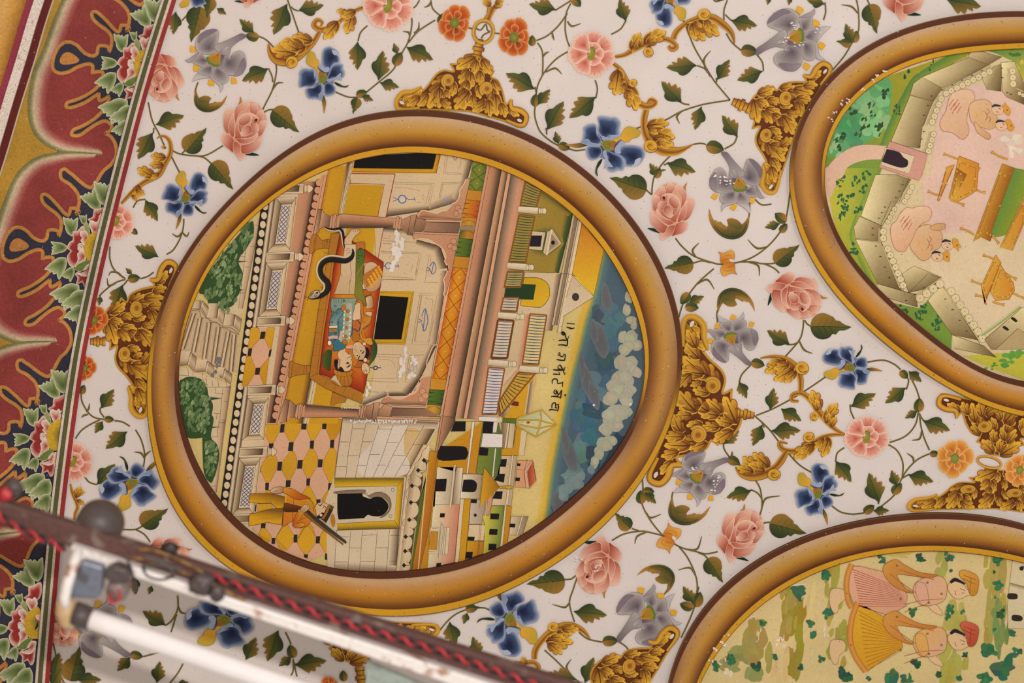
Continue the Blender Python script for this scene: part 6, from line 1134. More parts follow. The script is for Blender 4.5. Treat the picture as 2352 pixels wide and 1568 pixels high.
# --- roof terrace: railing, kiosk, yellow roof, gable
def f(a):
    crop('Q8'); a.fill('820,170 1010,280 1380,560 1210,1280 610,1240 720,500', (150, 122, 50), sm=False); a.quad('1400,560 1220,1280 1150,1260 1290,520', [(0, (44, 58, 34)), (.5, (72, 84, 40)), (1, (150, 122, 50))]); a.quad('850,180 1380,560 1330,600 900,330', [(0, (88, 88, 42)), (1, (150, 122, 50))])
    a.rad('1130,720 1280,930 1070,1090 850,1020 870,780', [(0, (150, 122, 50)), (.4, (86, 96, 46)), (1, (60, 76, 40))])
slab_thing('roof_terrace', 'olive green flat roof with dark edges, upper right of the palace', 'roof', (1220, 560), f, layer=30)
def railing(nm, pa, label, ground=None, rungs=16, cr=(134, 84, 36), lay=31.6, crung=(48, 62, 44), w=3.4):
    """pa: list of 4 corners a(top-left) b(bottom-left) c(bottom-right) d(top-right)"""
    a_, b_, c_, d_ = pts(pa); t = thing('railing', a_, label, 'railing', 'railings on the palace roof'); a = Art(lay, .1)
    if ground: a.quad([a_, b_, c_, d_], [(0, ground), (1, ground)])
    for k in range(rungs):
        v = (k + .5) / rungs; p = (a_[0] + (b_[0] - a_[0]) * v, a_[1] + (b_[1] - a_[1]) * v); q = (d_[0] + (c_[0] - d_[0]) * v, d_[1] + (c_[1] - d_[1]) * v); a.ribbon([p, ((p[0] + q[0]) / 2, (p[1] + q[1]) / 2 + .8), q], [1.2, 2.1, 1.2], col=crung)
    part('spindles', a, t, M_SCENE); a = Art(lay + .4, .1)
    for p, q in ((a_, b_), (d_, c_), (a_, d_), (b_, c_)): a.ribbon([p, q], w, [(-1, mix(cr, (60, 34, 20), .4)), (0, cr), (1, cr)], sm=False)
    part('rails', a, t, M_SCENE); return t
crop('Q8'); railing(0, '820,170 755,480 945,500 1010,270', 'short brown railing at the top, above the first white post', (150, 124, 60), 9); railing(0, '745,580 620,1150 820,1160 930,600', 'brown railing crossing in front of the small kiosk', (146, 122, 56), 18); railing(0, '605,1260 565,1450 760,1450 800,1260', 'brown railing in front of the top of the green doorway', (170, 148, 90), 7)
crop('Q9'); railing(0, '555,110 520,270 710,280 740,110', 'brown railing in front of the bottom of the green doorway', (196, 172, 130), 5, crung=(62, 72, 110)); railing(0, '490,375 410,835 600,840 680,385', 'dark brown framed railing with blue rungs, left of the long yellow railing', (204, 182, 150), 13, (110, 62, 30), crung=(60, 74, 104), w=4.6)
railing(0, '875,305 780,905 975,915 1075,320', 'tall brown railing with blue rungs beside the handwritten line', (206, 182, 124), 17, (140, 84, 44), crung=(46, 62, 84)); railing(0, '375,945 300,1510 475,1510 570,960', 'white railing with bright blue rungs at the lower corner of the roof', (208, 190, 168), 16, (140, 84, 42), crung=(58, 66, 130)); railing(0, '730,1010 490,1370 510,1530 940,1015', 'slanting brown stair railing on yellow, under the tall railing', (190, 144, 42), 13, (132, 78, 36), crung=(46, 58, 74), lay=31.9)
for c, x, y, x2, lb in (('Q8', 735, 520, 1070, 'uppermost white bollard of the roof railings'), ('Q8', 605, 1195, 920, 'white bollard between the kiosk railing and the green doorway'), ('Q9', 490, 325, 810, 'white bollard at the top of the dark brown framed railing'), ('Q9', 375, 890, 710, 'white bollard at the foot of the dark brown framed railing'), ('Q9', 750, 965, 1085, 'white bollard at the foot of the tall railing, above the slanting stair rail')):
    a = Art(32.8, .08); crop(c); q = [px(x, y - 42), px(x + 240, y - 25), px(x + 230, y + 55), px(x - 10, y + 32)]; a.quad(q, [(0, (214, 196, 164)), (.5, (206, 186, 154)), (1, (176, 152, 120))]); a.line(q + [q[0]], INK, .7)
    for k in range(3): p = px(x2 - 80 + k * 28, y + 15); a.dot(*p, 3.4 + (k == 2) * 2.2, INK, 7.6); a.dot(*p, 2.7 + (k == 2) * 2.2, (210, 190, 152), 6.8)
    single('bollard', a, q[0], lb, 'post', M_SCENE, 'white bollards on the palace roof')
kk = thing('kiosk', (1245, 545), 'tiny white kiosk with black opening and pointed pediment on the olive roof', 'kiosk', GP)
a = Art(31.2, .1); crop('Q8'); a.fill('800,770 1060,790 1020,1010 760,980', (196, 172, 134), sm=False, edge=INK, ew=.8); a.fill('810,830 1020,830 1000,965 800,960', (38, 32, 38), sm=False); part('body', a, kk, M_SCENE)
a = Art(33, .1); a.fill('1080,790 1140,745 1255,925 1070,1070 1030,1030', (190, 164, 128), sm=False, edge=INK, ew=.8); a.fill('1130,800 1220,925 1100,1020', (150, 126, 98), sm=False); a.ribbon('1135,755 1075,1065', 3.2, col=(216, 194, 158)); a.ribbon('1090,780 1045,1040', 2, col=(204, 180, 142)); p = px(1150, 915); a.dot(*p, 4.4, (30, 26, 24), 5); part('pediment', a, kk, M_SCENE)
gb = thing('gatehouse', (1300, 640), 'cream gatehouse with green doorway, mouldings and a gable with a round hole', 'building', GP)
a = Art(30.6, .1); crop('Q8'); a.fill('815,1270 1240,1280 1220,1568 1140,1960 700,1900 760,1500', (200, 172, 134), sm=False, edge=INK, ew=.8); a.quad('1250,1290 1140,1970 1060,1960 1170,1290', [(0, (84, 64, 50)), (.5, (150, 124, 98)), (1, (200, 172, 134))])
a.fill('800,1335! 960,1335 1060,1380 1105,1450 1110,1530 1090,1600 1020,1680 950,1690 760,1670!', (192, 150, 34), (206, 160, 40), (px(900, 1340), px(1000, 1680)), edge=(96, 84, 34), ew=1.4); crop('Q8'); a.fill('590,1400 945,1418 915,1600 560,1590', (40, 58, 34), sm=False); part('doorway', a, gb, M_SCENE)
a = Art(31.9, .1); crop('Q8'); 
for x0, x1, c in ((1390, 1245, (206, 182, 144)), (1420, 1275, (150, 124, 96)), (1460, 1310, (200, 174, 136))):
    a.quad([px(x0, 560), px(x1 - 110, 1900), px(x1 - 75, 1900), px(x0 + 36, 590)], [(0, c), (.6, mix(c, STD, .3)), (1, mix(c, STD, .6))]); a.line([px(x0, 560), px(x1 - 110, 1900)], INK, .8)
a.quad([px(1465, 640), px(1200, 1990), px(1245, 1990), px(1500, 660)], [(0, (206, 182, 144)), (1, (214, 188, 150))]); a.line([px(1500, 660), px(1245, 1990)], INK, .8); a.line([px(1465, 640), px(1200, 1990)], INK, .8); a.line([px(1230, 1280), px(1380, 1295)], INK, .8); part('mouldings', a, gb, M_SCENE)
a = Art(32.3, .1); crop('Q8'); a.fill('1500,680 1760,1000 1640,1540 1380,1280', (190, 118, 38), (206, 158, 40), (px(1520, 700), px(1500, 1350)), sm=False, edge=INK, ew=.7); a.fill('1430,1330 1640,1545 1600,1520 1390,1310', (222, 190, 60), sm=False); part('yellow_roof', a, gb, M_SCENE)
a = Art(32.6, .1); a.fill('1375,1300 1640,1560 1270,1800 1310,1568', (184, 158, 124), (206, 184, 150), (px(1380, 1300), px(1400, 1760)), sm=False, edge=INK, ew=.8); p = px(1420, 1565); a.dot(*p, 8.5, (58, 54, 48), 9.5); part('gable', a, gb, M_SCENE)
# --- strip of pale court behind the railings
def f(a):
    crop('Q9'); a.fill('700,290 880,310 760,960 560,1200 540,1300 470,1568 300,1568 420,900', (196, 170, 130), sm=False); a.quad('870,310 755,960 700,960 800,310', [(0, (196, 110, 84)), (1, (196, 170, 130))]); a.quad('750,960 560,1180 540,1130 700,960', [(0, (190, 120, 90)), (1, (204, 184, 150))])
    a.fill('860,1050 950,1060 860,1568 560,1568', (196, 144, 38), sm=False); a.quad('860,1150 800,1568 870,1568 940,1050', [(0, (214, 192, 154)), (.3, (120, 94, 70)), (1, (200, 172, 132))]); a.fill('680,1350 740,1360 735,1410 640,1400', (104, 44, 26), sm=False)
slab_thing('roof_court', 'narrow cream court between the two rows of railings', 'court', (1180, 760), f, layer=30.8)
# --- bed
bed = thing('bed', (770, 700), 'ochre wooden bed with red and orange mattress, seen from above in the pavilion', 'bed', GP)
a = Art(33, .1); crop('Q1'); p1 = pts('480,1060! 770,1250! 1003,1410!'); crop('Q2'); p2 = pts('985,150! 945,420! 870,930! 800,1400! 765,1568!'); crop('Q6'); p3 = pts('440,215! 0,20!'); crop('Q2'); p4 = pts('235,1335! 290,820! 400,100!')
a.rad(p1 + p2 + p3 + p4, [(0, (132, 40, 22)), (.12, (168, 64, 26)), (.3, (190, 104, 32)), (.6, (196, 126, 36)), (1, (190, 128, 36))], (806, 700), sm=False, edge=INK, ew=.8); part('mattress', a, bed, M_SCENE)
a = Art(33.8, .1); crop('Q1'); q1 = pts('375,1070 480,1062'); crop('Q2'); q2 = pts('410,0 360,400 290,820 230,1325 240,1345'); crop('Q6'); q3 = pts('0,0 440,205 430,335 0,155'); crop('Q2'); q4 = pts('110,1385 165,1000 215,600 270,300 320,0')
a.fill(q1 + q2 + q3 + q4, (168, 108, 38), sm=False, edge=INK, ew=.8); a.line([q1[0]] + q4[::-1], INK, .8); crop('Q2'); a.lines('380,0 330,400 265,820 205,1330;205,1330 110,1385;205,1330 560,1500', (96, 58, 24), .8)
for k in range(11):
    u = k / 11; y = -250 + u * 1500; x = 352 - u * 165; a.line([px(x - 50, y), px(x + 22, y + 4)], (110, 68, 28), .7)
for k in range(5): a.line([px(330 + k * 110, 1400 + k * 52), px(290 + k * 110, 1480 + k * 50)], (110, 68, 28), .7)
part('frame', a, bed, M_SCENE)
a = Art(32.8, .1); crop('U1'); a.fill('290,400 410,395 520,520 600,510 720,500 700,700 600,710 400,740 330,810 220,810', (166, 108, 40), edge=INK, ew=.8); a.lines('370,400 310,810;540,520 540,710;600,500 580,710;660,500 640,700;400,410 340,800', (90, 54, 24), .8); part('leg', a, bed, M_SCENE)
a = Art(32.8, .1); crop('Q4'); a.fill('1400,660 1450,680 1560,715 1640,720 1620,810 1480,830 1380,855 1385,750', (166, 108, 40), edge=INK, ew=.8); a.lines('1430,690 1410,850;1570,715 1560,810;1600,718 1590,812', (90, 54, 24), .8); part('leg', a, bed, M_SCENE)
a = Art(32.8, .1); crop('Q4'); a.fill('1905,1030 2080,1110 2060,1150 1940,1170 1930,1190 1880,1190', (166, 108, 40), sm=False, edge=INK, ew=.8); part('leg', a, bed, M_SCENE)
def f(a): crop('U3'); a.fill('550,330 600,315 665,330! 620,825! 540,790 460,720 440,620 450,480 500,380', (76, 92, 34), (44, 68, 34), (px(450, 500), px(650, 500)), edge=INK, ew=.8); a.lines('520,400 500,700;570,360 540,760;600,340 580,790', (50, 64, 28), .8)
slab_thing('bolster', 'green round bolster beside the head of the man, on the bed', 'pillow', (752, 824), f, 'green bolsters on the bed', 34.4)
def f(a): crop('U3'); a.fill('1640,90 1700,130 1740,220 1735,400 1690,520 1620,620 1550,700 1500,720 1600,400', (72, 84, 36), (40, 64, 34), (px(1600, 500), px(1730, 500)), edge=INK, ew=.8)
slab_thing('bolster', 'green bolster behind the head of the woman, against the wall', 'pillow', (862, 815), f, 'green bolsters on the bed', 34.2)
# --- the two sleepers
SKN = (204, 168, 128); SKD = (160, 116, 80)
man = thing('person', (785, 740), 'painted reclining man in blue coat, white skirt and ochre turban, lying on the bed', 'person', 'figures in the palace scene')
a = Art(35, .12)
crop('U1'); a.fill('1060,620 1050,520 1100,450 1180,340 1240,255 1300,245 1400,255 1440,300 1420,340 1340,400 1290,460 1245,540 1235,620', SKN, edge=INK, ew=.8); a.lines('1240,300 1265,260;1280,315 1300,262;1320,320 1345,260;1370,320 1395,275', INK, .8)
crop('U3'); a.fill('790,430 840,340 920,270 1000,300 1010,380! 1060,400 1110,430 1140,470! 1150,520! 1130,545 1150,620 1140,700 1110,790 1050,830 960,835 900,760 830,700 800,600 820,520', SKN, edge=INK, ew=.8)
a.fill('820,540 860,560 850,640 840,760 800,740 790,640', SKN, SKD, (px(800, 600), px(870, 600)), edge=INK, ew=.8)
crop('U2'); a.fill('960,640 1040,540 1120,500 1200,480 1215,540 1180,620 1100,690 1000,690', SKN, edge=INK, ew=.8); a.lines('1200,490 1120,580;1210,540 1130,620;1170,490 1090,560', (140, 96, 66), .8)
part('body', a, man, M_SCENE)
a = Art(35.4, .12); crop('U1'); p1 = pts('1075,620! 1340,610! 1345,800 1340,1100! 1330,1568!'); crop('U2'); p2 = pts('1195,350! 715,345! 830,0!'); crop('U1'); p3 = pts('970,1300 990,1050 1050,850 1060,750')
a.fill(p1 + p2 + p3, (204, 174, 136), (192, 160, 120), (px(1100, 700), px(1000, 1500)), edge=INK, ew=.8); a.lines('1215,980 1210,1180 1235,1320 1190,1568;970,1280 1000,1390;1110,720 1200,705;1100,770 1210,745;1110,830 1220,800', (96, 72, 52), .8, True); crop('U2'); a.line('1095,0 1070,350', (96, 72, 52), .8); part('skirt', a, man, M_SCENE)
a = Art(35.8, .12); crop('U2'); p1 = pts('655,440! 1265,440! 1225,560 1180,760 1130,900 1150,1050 1140,1300'); crop('U3'); p2 = pts('1050,100 1000,200 940,300 740,350! 690,330 680,230 560,80!'); crop('U2'); p3 = pts('580,1350 590,1150 640,900 660,800 630,600')
a.fill(p1 + p2 + p3, (128, 142, 122), (72, 112, 116), (px(900, 500), px(700, 1200)), edge=INK, ew=.8)
a.fill('850,680 940,790 890,860 800,980 790,1080 610,1080 640,900 740,770', (72, 108, 112), (126, 146, 130), (px(650, 800), px(780, 1050)), edge=(30, 52, 56), ew=1.2); a.ribbon('790,1000 800,1200 810,1400', 6, [(-1, (44, 80, 86)), (1, (120, 142, 126))]); a.lines('700,450 720,540;760,450 765,560;820,450 825,540;880,450 885,560;940,450 940,540', (52, 88, 92), 1.3)
for x, y in ((740, 630), (675, 770), (790, 805), (660, 1010), (835, 1020), (950, 500), (755, 1275), (905, 1375), (735, 1445)): 
    for k in range(4): p = px(x + (k % 2) * 34 - 17, y + (k // 2) * 30 - 15); a.dot(*p, 1.1, (34, 38, 40), n=6)
a.ribbon('1040,560 1050,900 1020,1200 960,1500', 20, [(-1, (150, 156, 134)), (-.3, (168, 164, 138)), (.5, (140, 144, 120)), (1, (170, 168, 144))]); a.fill('590,1175 780,1170 775,1250 600,1265', (168, 104, 46), sm=False, edge=INK, ew=.6); a.ribbon('600,1130 790,1120', 5, col=(214, 190, 164)); a.ribbon('580,1400 680,1370 800,1380', 7, col=(206, 156, 132)); a.ribbon('900,1220 850,1440', 6, col=(204, 154, 128)); part('coat', a, man, M_SCENE)
a = Art(36.6, .12)
crop('U2')
for x, y, r in ((1045, 750, 3.6), (1030, 945, 3.6), (1010, 1150, 3.2), (995, 1355, 3.6), (975, 1490, 6)): p = px(x, y); a.dot(*p, r + .7, INK, r + .7); a.dot(*p, r, (176, 106, 38), r)
for k in range(14): p = px(960 + (k % 2) * 150 - k * 2, 740 + k * 50); a.dot(*p, 1.7, (222, 210, 190), 2.4, 6)
a.fill('890,640 960,590 985,640 990,700 930,750 890,720', (178, 104, 40), edge=INK, ew=.7); crop('U3'); a.fill('555,120 620,80 690,200 690,290 640,280 570,220', (164, 100, 40), edge=INK, ew=.7); p = px(605, 150); a.dot(*p, 4, (222, 206, 194), 5); part('jewellery', a, man, M_SCENE)
a = Art(36.8, .12); crop('U3'); a.fill('715,600 740,545 790,550 815,600 800,680 790,760 830,790 880,720 960,835 860,830 770,800 725,700', (32, 28, 26)); a.ribbon('1010,740 1060,715 1115,665', [1, 3, 1], col=(30, 26, 24)); a.fill('1000,640 1040,610 1080,640 1050,655', (36, 30, 28)); a.lines('1020,520 1080,490 1130,480;1040,400 1080,430', (70, 44, 34), 1.1); part('hair', a, man, M_SCENE)
a = Art(37.2, .12); a.fill('710,780 780,810 880,840 1000,850 1090,830 1150,790 1170,860 1130,920 1160,1040 1120,1140 1040,1190 900,1190 780,1160 680,1100 660,1030 740,920 700,850', (184, 120, 38), (160, 100, 34), (px(800, 800), px(1000, 1180)), edge=INK, ew=.9)
a.lines('740,910 860,950 1000,955 1120,925;800,820 790,900;900,850 900,930;1000,855 1010,935;1080,840 1090,920;880,960 860,1150;960,960 960,1180;1040,950 1060,1150;1110,940 1130,1080;800,940 780,1100', (110, 64, 24), .8, True); a.fill('640,1030 700,950 750,930 770,980 880,1180 860,1180 720,1050 660,1050', (190, 170, 140)); part('turban', a, man, M_SCENE, 'ochre ribbed turban')
wom = thing('person', (830, 720), 'painted reclining woman with black hair under an orange veil, lying against the dark window', 'person', 'figures in the palace scene')
a = Art(35.2, .12); crop('U2'); a.fill('1340,50 1350,30 1400,130 1410,0 1500,0 1540,120 1550,170 1480,220 1410,220 1400,180', SKN, edge=INK, ew=.8); a.fill('1470,440 1600,380 1650,480 1645,660 1480,690 1500,600', SKN, SKD, (px(1500, 500), px(1640, 520)), edge=INK, ew=.8); a.fill('1220,600 1340,560 1340,760 1350,920 1250,960 1170,970 1160,850', (210, 172, 134), edge=INK, ew=.7); a.fill('1450,780 1610,770 1610,860 1520,855', SKN, edge=INK, ew=.7)
crop('U3'); a.fill('1170,200 1230,140 1320,130 1400,200 1470,280 1475,380 1450,480 1400,555 1330,560 1260,540 1180,450 1160,330', SKN, (190, 148, 108), (px(1200, 200), px(1450, 500)), edge=INK, ew=.9); a.fill('1370,750 1400,640 1480,640 1540,700 1560,800 1530,880 1460,900 1400,850', SKN, edge=INK, ew=.8); a.lines('1430,790 1410,850;1470,790 1440,880;1500,790 1490,890', (110, 72, 48), .8); a.fill('1010,230 1160,190 1160,290 1000,290', (206, 150, 124), sm=False); part('body', a, wom, M_SCENE)
a = Art(34.8, .12); crop('U1'); p1 = pts('1345,740! 1545,720! 1555,900 1530,1100 1520,1400'); crop('U2'); p2 = pts('1400,180 1450,400 1470,600 1440,640! 1390,520 1300,480 1240,500 1265,440! 1195,350! 1220,0!'); crop('U1'); p3 = pts('1340,1300')
a.fill(p1 + p2 + p3, (70, 96, 36), (112, 112, 40), (px(1450, 750), px(1450, 1500)), edge=INK, ew=.8); a.lines('1360,900 1450,880 1540,910;1350,960 1430,940;1360,1040 1430,1030', (40, 58, 30), 1.2, True); a.line('1355,1350 1520,1100', (170, 104, 40), 2.2); part('trousers', a, wom, M_SCENE)
a = Art(35.0, .12); crop('U1'); a.fill('1345,580 1400,560 1480,555 1555,575 1540,740 1450,700 1350,750', (176, 104, 44), edge=INK, ew=.8); crop('U2'); a.fill('1410,230 1530,180 1600,320 1590,370 1460,420 1440,380', (166, 92, 36), edge=INK, ew=.8); a.lines('1415,250 1545,200;1450,400 1600,350', (80, 40, 20), 1.4); crop('U3'); a.fill('1300,570 1410,590 1370,740 1200,730 1210,680', (164, 90, 34), edge=INK, ew=.8); a.fill('980,300 1150,300 1160,370 980,360', (184, 110, 36), sm=False, edge=INK, ew=.6); part('bangles', a, wom, M_SCENE)
a = Art(35.1, .12); crop('U2'); a.fill('1230,520 1290,480 1370,500 1410,600 1430,850 1600,880 1580,1020 1480,1150 1380,1220 1380,1330 1440,1400 1560,1380 1620,1420! 1640,1540 1560,1560 1440,1480 1330,1350 1350,1100 1370,900 1340,700 1300,540', (180, 110, 40), (196, 132, 44), (px(1400, 600), px(1500, 1400)), edge=INK, ew=.8); a.fill('1150,990 1260,960 1340,1060 1300,1230 1220,1180 1160,1170', (180, 96, 40), edge=(84, 62, 80), ew=2.6); a.fill('1160,1210 1220,1220 1300,1280 1330,1400 1260,1480 1150,1440', (166, 102, 38), edge=INK, ew=.7); a.line('1390,1180 1480,1120 1550,1060', (98, 80, 96), 2.4, True); a.lines('1430,870 1400,1000 1470,1020;1440,1230 1460,1330 1500,1380', (110, 60, 24), .8, True); part('veil', a, wom, M_SCENE, 'orange veil')
a = Art(36.2, .12); crop('U3'); a.fill('1460,260 1520,270 1560,360 1550,460 1500,540 1430,600 1310,570 1400,555 1450,480 1475,380', (32, 27, 25)); a.ribbon('1370,410 1410,380 1430,340', [1, 2.6, 1], col=(34, 28, 26)); a.ribbon('1280,545 1310,500 1325,460', [1, 2.6, 1], col=(34, 28, 26))
for x, y in ((1355, 340), (1268, 455)): p = px(x, y); a.dot(*p, 3.4, (222, 206, 180), 2.6, rot=1); a.dot(*p, 1.9, (30, 26, 24), 2)
a.lines('1225,345 1250,360 1240,320;1195,325 1215,270;1225,215 1240,240', (120, 70, 50), .9); part('hair', a, wom, M_SCENE)
a = Art(36.5, .12); p = px(1440, 175); a.dot(*p, 4.6, (120, 84, 56), 4.6); a.dot(*p, 3.6, (206, 186, 160), 3.6); p = px(1460, 560); a.dot(*p, 5, (120, 84, 56), 5.4); a.dot(*p, 4, (206, 190, 160), 4.4); p = px(1530, 590); a.dot(*p, 3.4, (190, 104, 36), 3.6); a.ribbon('1200,470 1260,560 1190,690', 2.6, col=(196, 130, 50)); part('ear_rings', a, wom, M_SCENE)
def f(a): crop('U1'); a.fill('1540,1120 1600,1060 1680,1035 1780,1045 1870,1120 1930,1230 1950,1350 1930,1460', (196, 164, 128)); crop('U2'); p = px(1650, 60); crop('U1'); a.fill('1530,1330 1545,1180 1560,1100 1640,1045 1750,1040 1860,1110 1930,1220 1955,1340 1945,1500 1900,1640 1780,1740 1640,1740 1560,1640 1500,1420', (198, 166, 130), (176, 130, 92), (px(1550, 1100), px(1900, 1700)), edge=INK, ew=.8); a.fill('1535,1330 1870,1110 1960,1340 1600,1660 1500,1420', (168, 104, 40), sm=False); [a.dot(*px(1640 + i * 62 + j * 28, 1460 - i * 75 + j * 55), 3, (214, 150, 40), 3) for i in range(5) for j in range(4)]
slab_thing('bundle', 'oval striped bundle with rows of gold beads by the knees of the woman', 'bundle', (857, 620), f, None, 35.6)
# --- snake
sn = thing('snake', (760, 600), 'black snake with cream belly winding across the foot of the bed', 'snake')
a = Art(37.6, .12); crop('U1'); SNP = '595,210 700,255 840,268 950,255 1010,330 1030,450 1040,600 1060,700'; a.ribbon(SNP, [3, 6, 8, 9, 9, 8, 5, 3], [(-1, (26, 24, 24)), (.2, (34, 30, 28)), (.35, (196, 172, 150)), (1, (206, 186, 164))])
pb = pts('1255,720 1265,830 1210,930 1080,990 900,965 720,955 580,1010 500,1100 470,1230 500,1370 580,1470'); crop('U2'); pb += pts('510,0 530,60 552,150 535,240 480,310 380,370 260,400 180,420 110,415')[1:]
a.ribbon(pb, [3, 9, 14, 16, 17, 17, 16, 16, 16, 16, 17, 18, 18, 17, 15, 14, 13, 10, 4], [(-1, (30, 26, 24)), (.25, (40, 34, 30)), (.5, (62, 48, 38)), (.62, (198, 176, 146)), (1, (204, 184, 150))]); part('body', a, sn, M_SCENE)
a = Art(38, .12); a.fill('100,410 130,370 200,290 280,250 350,270 380,330 340,400 250,440 170,450 120,435', (196, 172, 140), (150, 130, 108), (px(200, 280), px(250, 440)), edge=(30, 26, 24), ew=1.2); a.ribbon('140,400 190,340 230,300', [1, 2, 1], col=(36, 30, 28)); p = px(268, 378); a.dot(*p, 2.6, (30, 26, 24), 2.8); a.dot(*p, 1.4, (206, 190, 160), 1.6); a.fill('280,300 330,290 330,320 280,330', (40, 34, 30)); a.lines('100,415 40,410 10,450;110,440 80,470 90,490;40,410 10,400', (40, 32, 28), .9); part('head', a, sn, M_SCENE)
# --- the guard
gd = thing('person', (680, 1170), 'painted guard in yellow uniform and black cap shouldering a rifle on the tiled floor', 'person', 'figures in the palace scene')
a = Art(35, .12); crop('U4'); a.fill('545,160 600,90 700,50 850,50 880,90 860,170 740,210 620,200', SKN, SKD, (px(600, 80), px(800, 200)), edge=INK, ew=.8); a.lines('600,150 740,130;600,175 740,160;620,195 740,190', (120, 84, 58), .8); a.fill('1620,590 1610,540 1680,440 1740,420! 1800,390! 1830,430 1900,450 1930,500 1900,600 1820,690 1740,760 1660,760 1640,680', SKN, edge=INK, ew=.8); a.ribbon('1690,470 1750,490 1800,425', [1, 2.4, 1], col=(34, 28, 26)); a.lines('1820,480 1850,530;1860,500 1870,560;1830,520 1800,560', (40, 32, 28), 1.2); part('body', a, gd, M_SCENE)
a = Art(35.4, .12); a.fill('60,210! 200,205 500,205 700,235 910,290! 860,560! 700,555 620,490 540,430 400,440 200,430 40,415!', (184, 132, 28), (130, 88, 28), (px(400, 400), px(450, 210)), edge=INK, ew=.9); a.fill('50,720 200,670 500,590 860,545! 820,940! 640,930 480,890 400,910 200,950 30,985!', (188, 136, 30), (130, 90, 28), (px(400, 760), px(420, 610)), edge=INK, ew=.9); part('trousers', a, gd, M_SCENE)
a = Art(35.8, .12); a.fill('940,220! 1100,310 1250,350 1430,320 1530,380 1590,500! 1640,620! 1640,740! 1520,860 1440,970 1330,1010 1230,1020 1080,860! 960,930 830,990! 870,640 880,430', (192, 126, 36), (196, 110, 34), (px(1300, 400), px(1000, 900)), edge=INK, ew=.9); a.fill('870,70 960,70 1100,110 1300,220 1450,290 1500,330 1400,330 1250,355 1120,330 960,230 860,170', (196, 128, 34), (180, 88, 30), (px(1000, 110), px(1100, 300)), edge=INK, ew=.9)
a.fill('1230,640 1310,690 1260,820 1180,920 1290,900 1380,940 1300,1010 1150,1025 1080,960 1090,860 1160,700', (178, 80, 28), (200, 132, 40), (px(1100, 800), px(1300, 800)), edge=INK, ew=.9); a.lines('930,225 910,430;1110,330 1090,500;1090,640 1070,860;870,640 820,985;1560,530 1590,640;1250,860 1330,800 1400,790', (90, 56, 22), 1.0, True); a.ribbon('925,225 900,430', 3, col=(206, 160, 54)); part('jacket', a, gd, M_SCENE)
a = Art(36.4, .12); a.fill('1780,800 1940,460! 2070,520! 1990,700 1880,905! 1800,830', (46, 44, 38), edge=(24, 22, 20), ew=.8); a.ribbon('1800,810 1900,640 1960,470', 5, col=(160, 98, 36)); p = px(2020, 540); a.dot(*p, 4, (150, 96, 40), 4); a.dot(*p, 2.4, (46, 44, 38), 2.4); a.fill('2010,720 2060,700 2100,850 2080,990 2030,990 1990,850', (172, 112, 36)); a.fill('1750,680 1810,660 1850,700 1780,790 1680,800 1660,760', (30, 27, 25)); a.dot(*px(1760, 720), 3.4, (206, 182, 150), 3.4); part('cap', a, gd, M_SCENE, 'black cap with ochre band')
rf = thing('rifle', (700, 1175), 'rifle with brown stock and black barrel held across the shoulder of the guard', 'rifle'); a = Art(36.6, .12); a.fill('910,430 1080,470 1310,530 1320,600 1200,640 870,630 880,480', (96, 54, 26), (72, 40, 22), (px(900, 500), px(900, 620)), edge=INK, ew=.9); part('stock', a, rf, M_SCENE)
a = Art(36.8, .12); a.fill('1420,600 1480,610 1600,730 2352,1330 2380,1370 2352,1410 1600,860 1380,660', (40, 40, 36), (56, 54, 46), (px(1500, 600), px(1450, 700)), sm=False); a.fill('1360,660 1400,650 1600,840 2300,1410 2290,1440 1500,830 1340,700', (140, 86, 32), sm=False, edge=INK, ew=.7); part('barrel', a, rf, M_SCENE)
a = Art(37.2, .12); a.fill('1220,600 1250,590 1330,490 1400,465 1470,490 1480,550 1420,620 1340,665 1260,640', SKN, SKD, (px(1400, 480), px(1300, 660)), edge=INK, ew=.8); a.lines('1400,480 1400,520;1430,490 1430,530;1455,500 1450,540', INK, .8); a.ribbon('1220,595 1260,660 1340,680', 4, col=(190, 134, 40)); part('hand', a, gd, M_SCENE)
# ---------------------------------------------------------------- the little town, lantern and handwriting of the centre medallion
GT_ = 'houses of the little town'
def house(label, polys, wins, at, lines=''):
    t = thing('town_house', at, label, 'house', GT_)
    a = Art(30, .1)
    for p in polys:
        c, s, c1, c2, g = p; crop(c); a.fill(s, c1, c2, None if g is None else (px(*g[0]), px(*g[1])), sm=False, edge=INK, ew=.7)
    for l in lines.split('|'):
        if l: c, s = l.split(':'); crop(c); a.lines(s, (66, 54, 38), .8)
    part('wall', a, t, M_SCENE)
    for c, s in wins: b = Art(31.6, .1); crop(c); b.fill(s, (32, 28, 28), sm=s.count(' ') > 4); part('window', b, t, M_SCENE)
    return t
Y1, Y2 = (190, 136, 32), (176, 112, 34)
house('mustard yellow house with two dark arched openings under the cornice end', [('Q6', '1480,550 1880,545 1790,1170 1640,1170 1330,1090 1340,900 1240,900 1250,1000 1170,1568 1300,1568 1340,900 1480,660', Y1, (190, 130, 34), ((1400, 800), (1700, 800))), ('Q6', '1750,550 1780,550 1700,1170 1680,1170', (214, 202, 190), None, None), ('Q6', '1240,905 1330,905 1300,1300 1220,1900 1080,2500 1000,2500 1150,1600', (188, 130, 34), (170, 104, 34), ((1200, 1200), (1290, 1220)))],
      [('Q6', '1550,545 1672,545 1668,665 1490,668'), ('Q6', '1365,850 1420,842 1650,848 1695,900 1700,940 1680,990 1640,1005 1345,1008')], (1030, 1010))
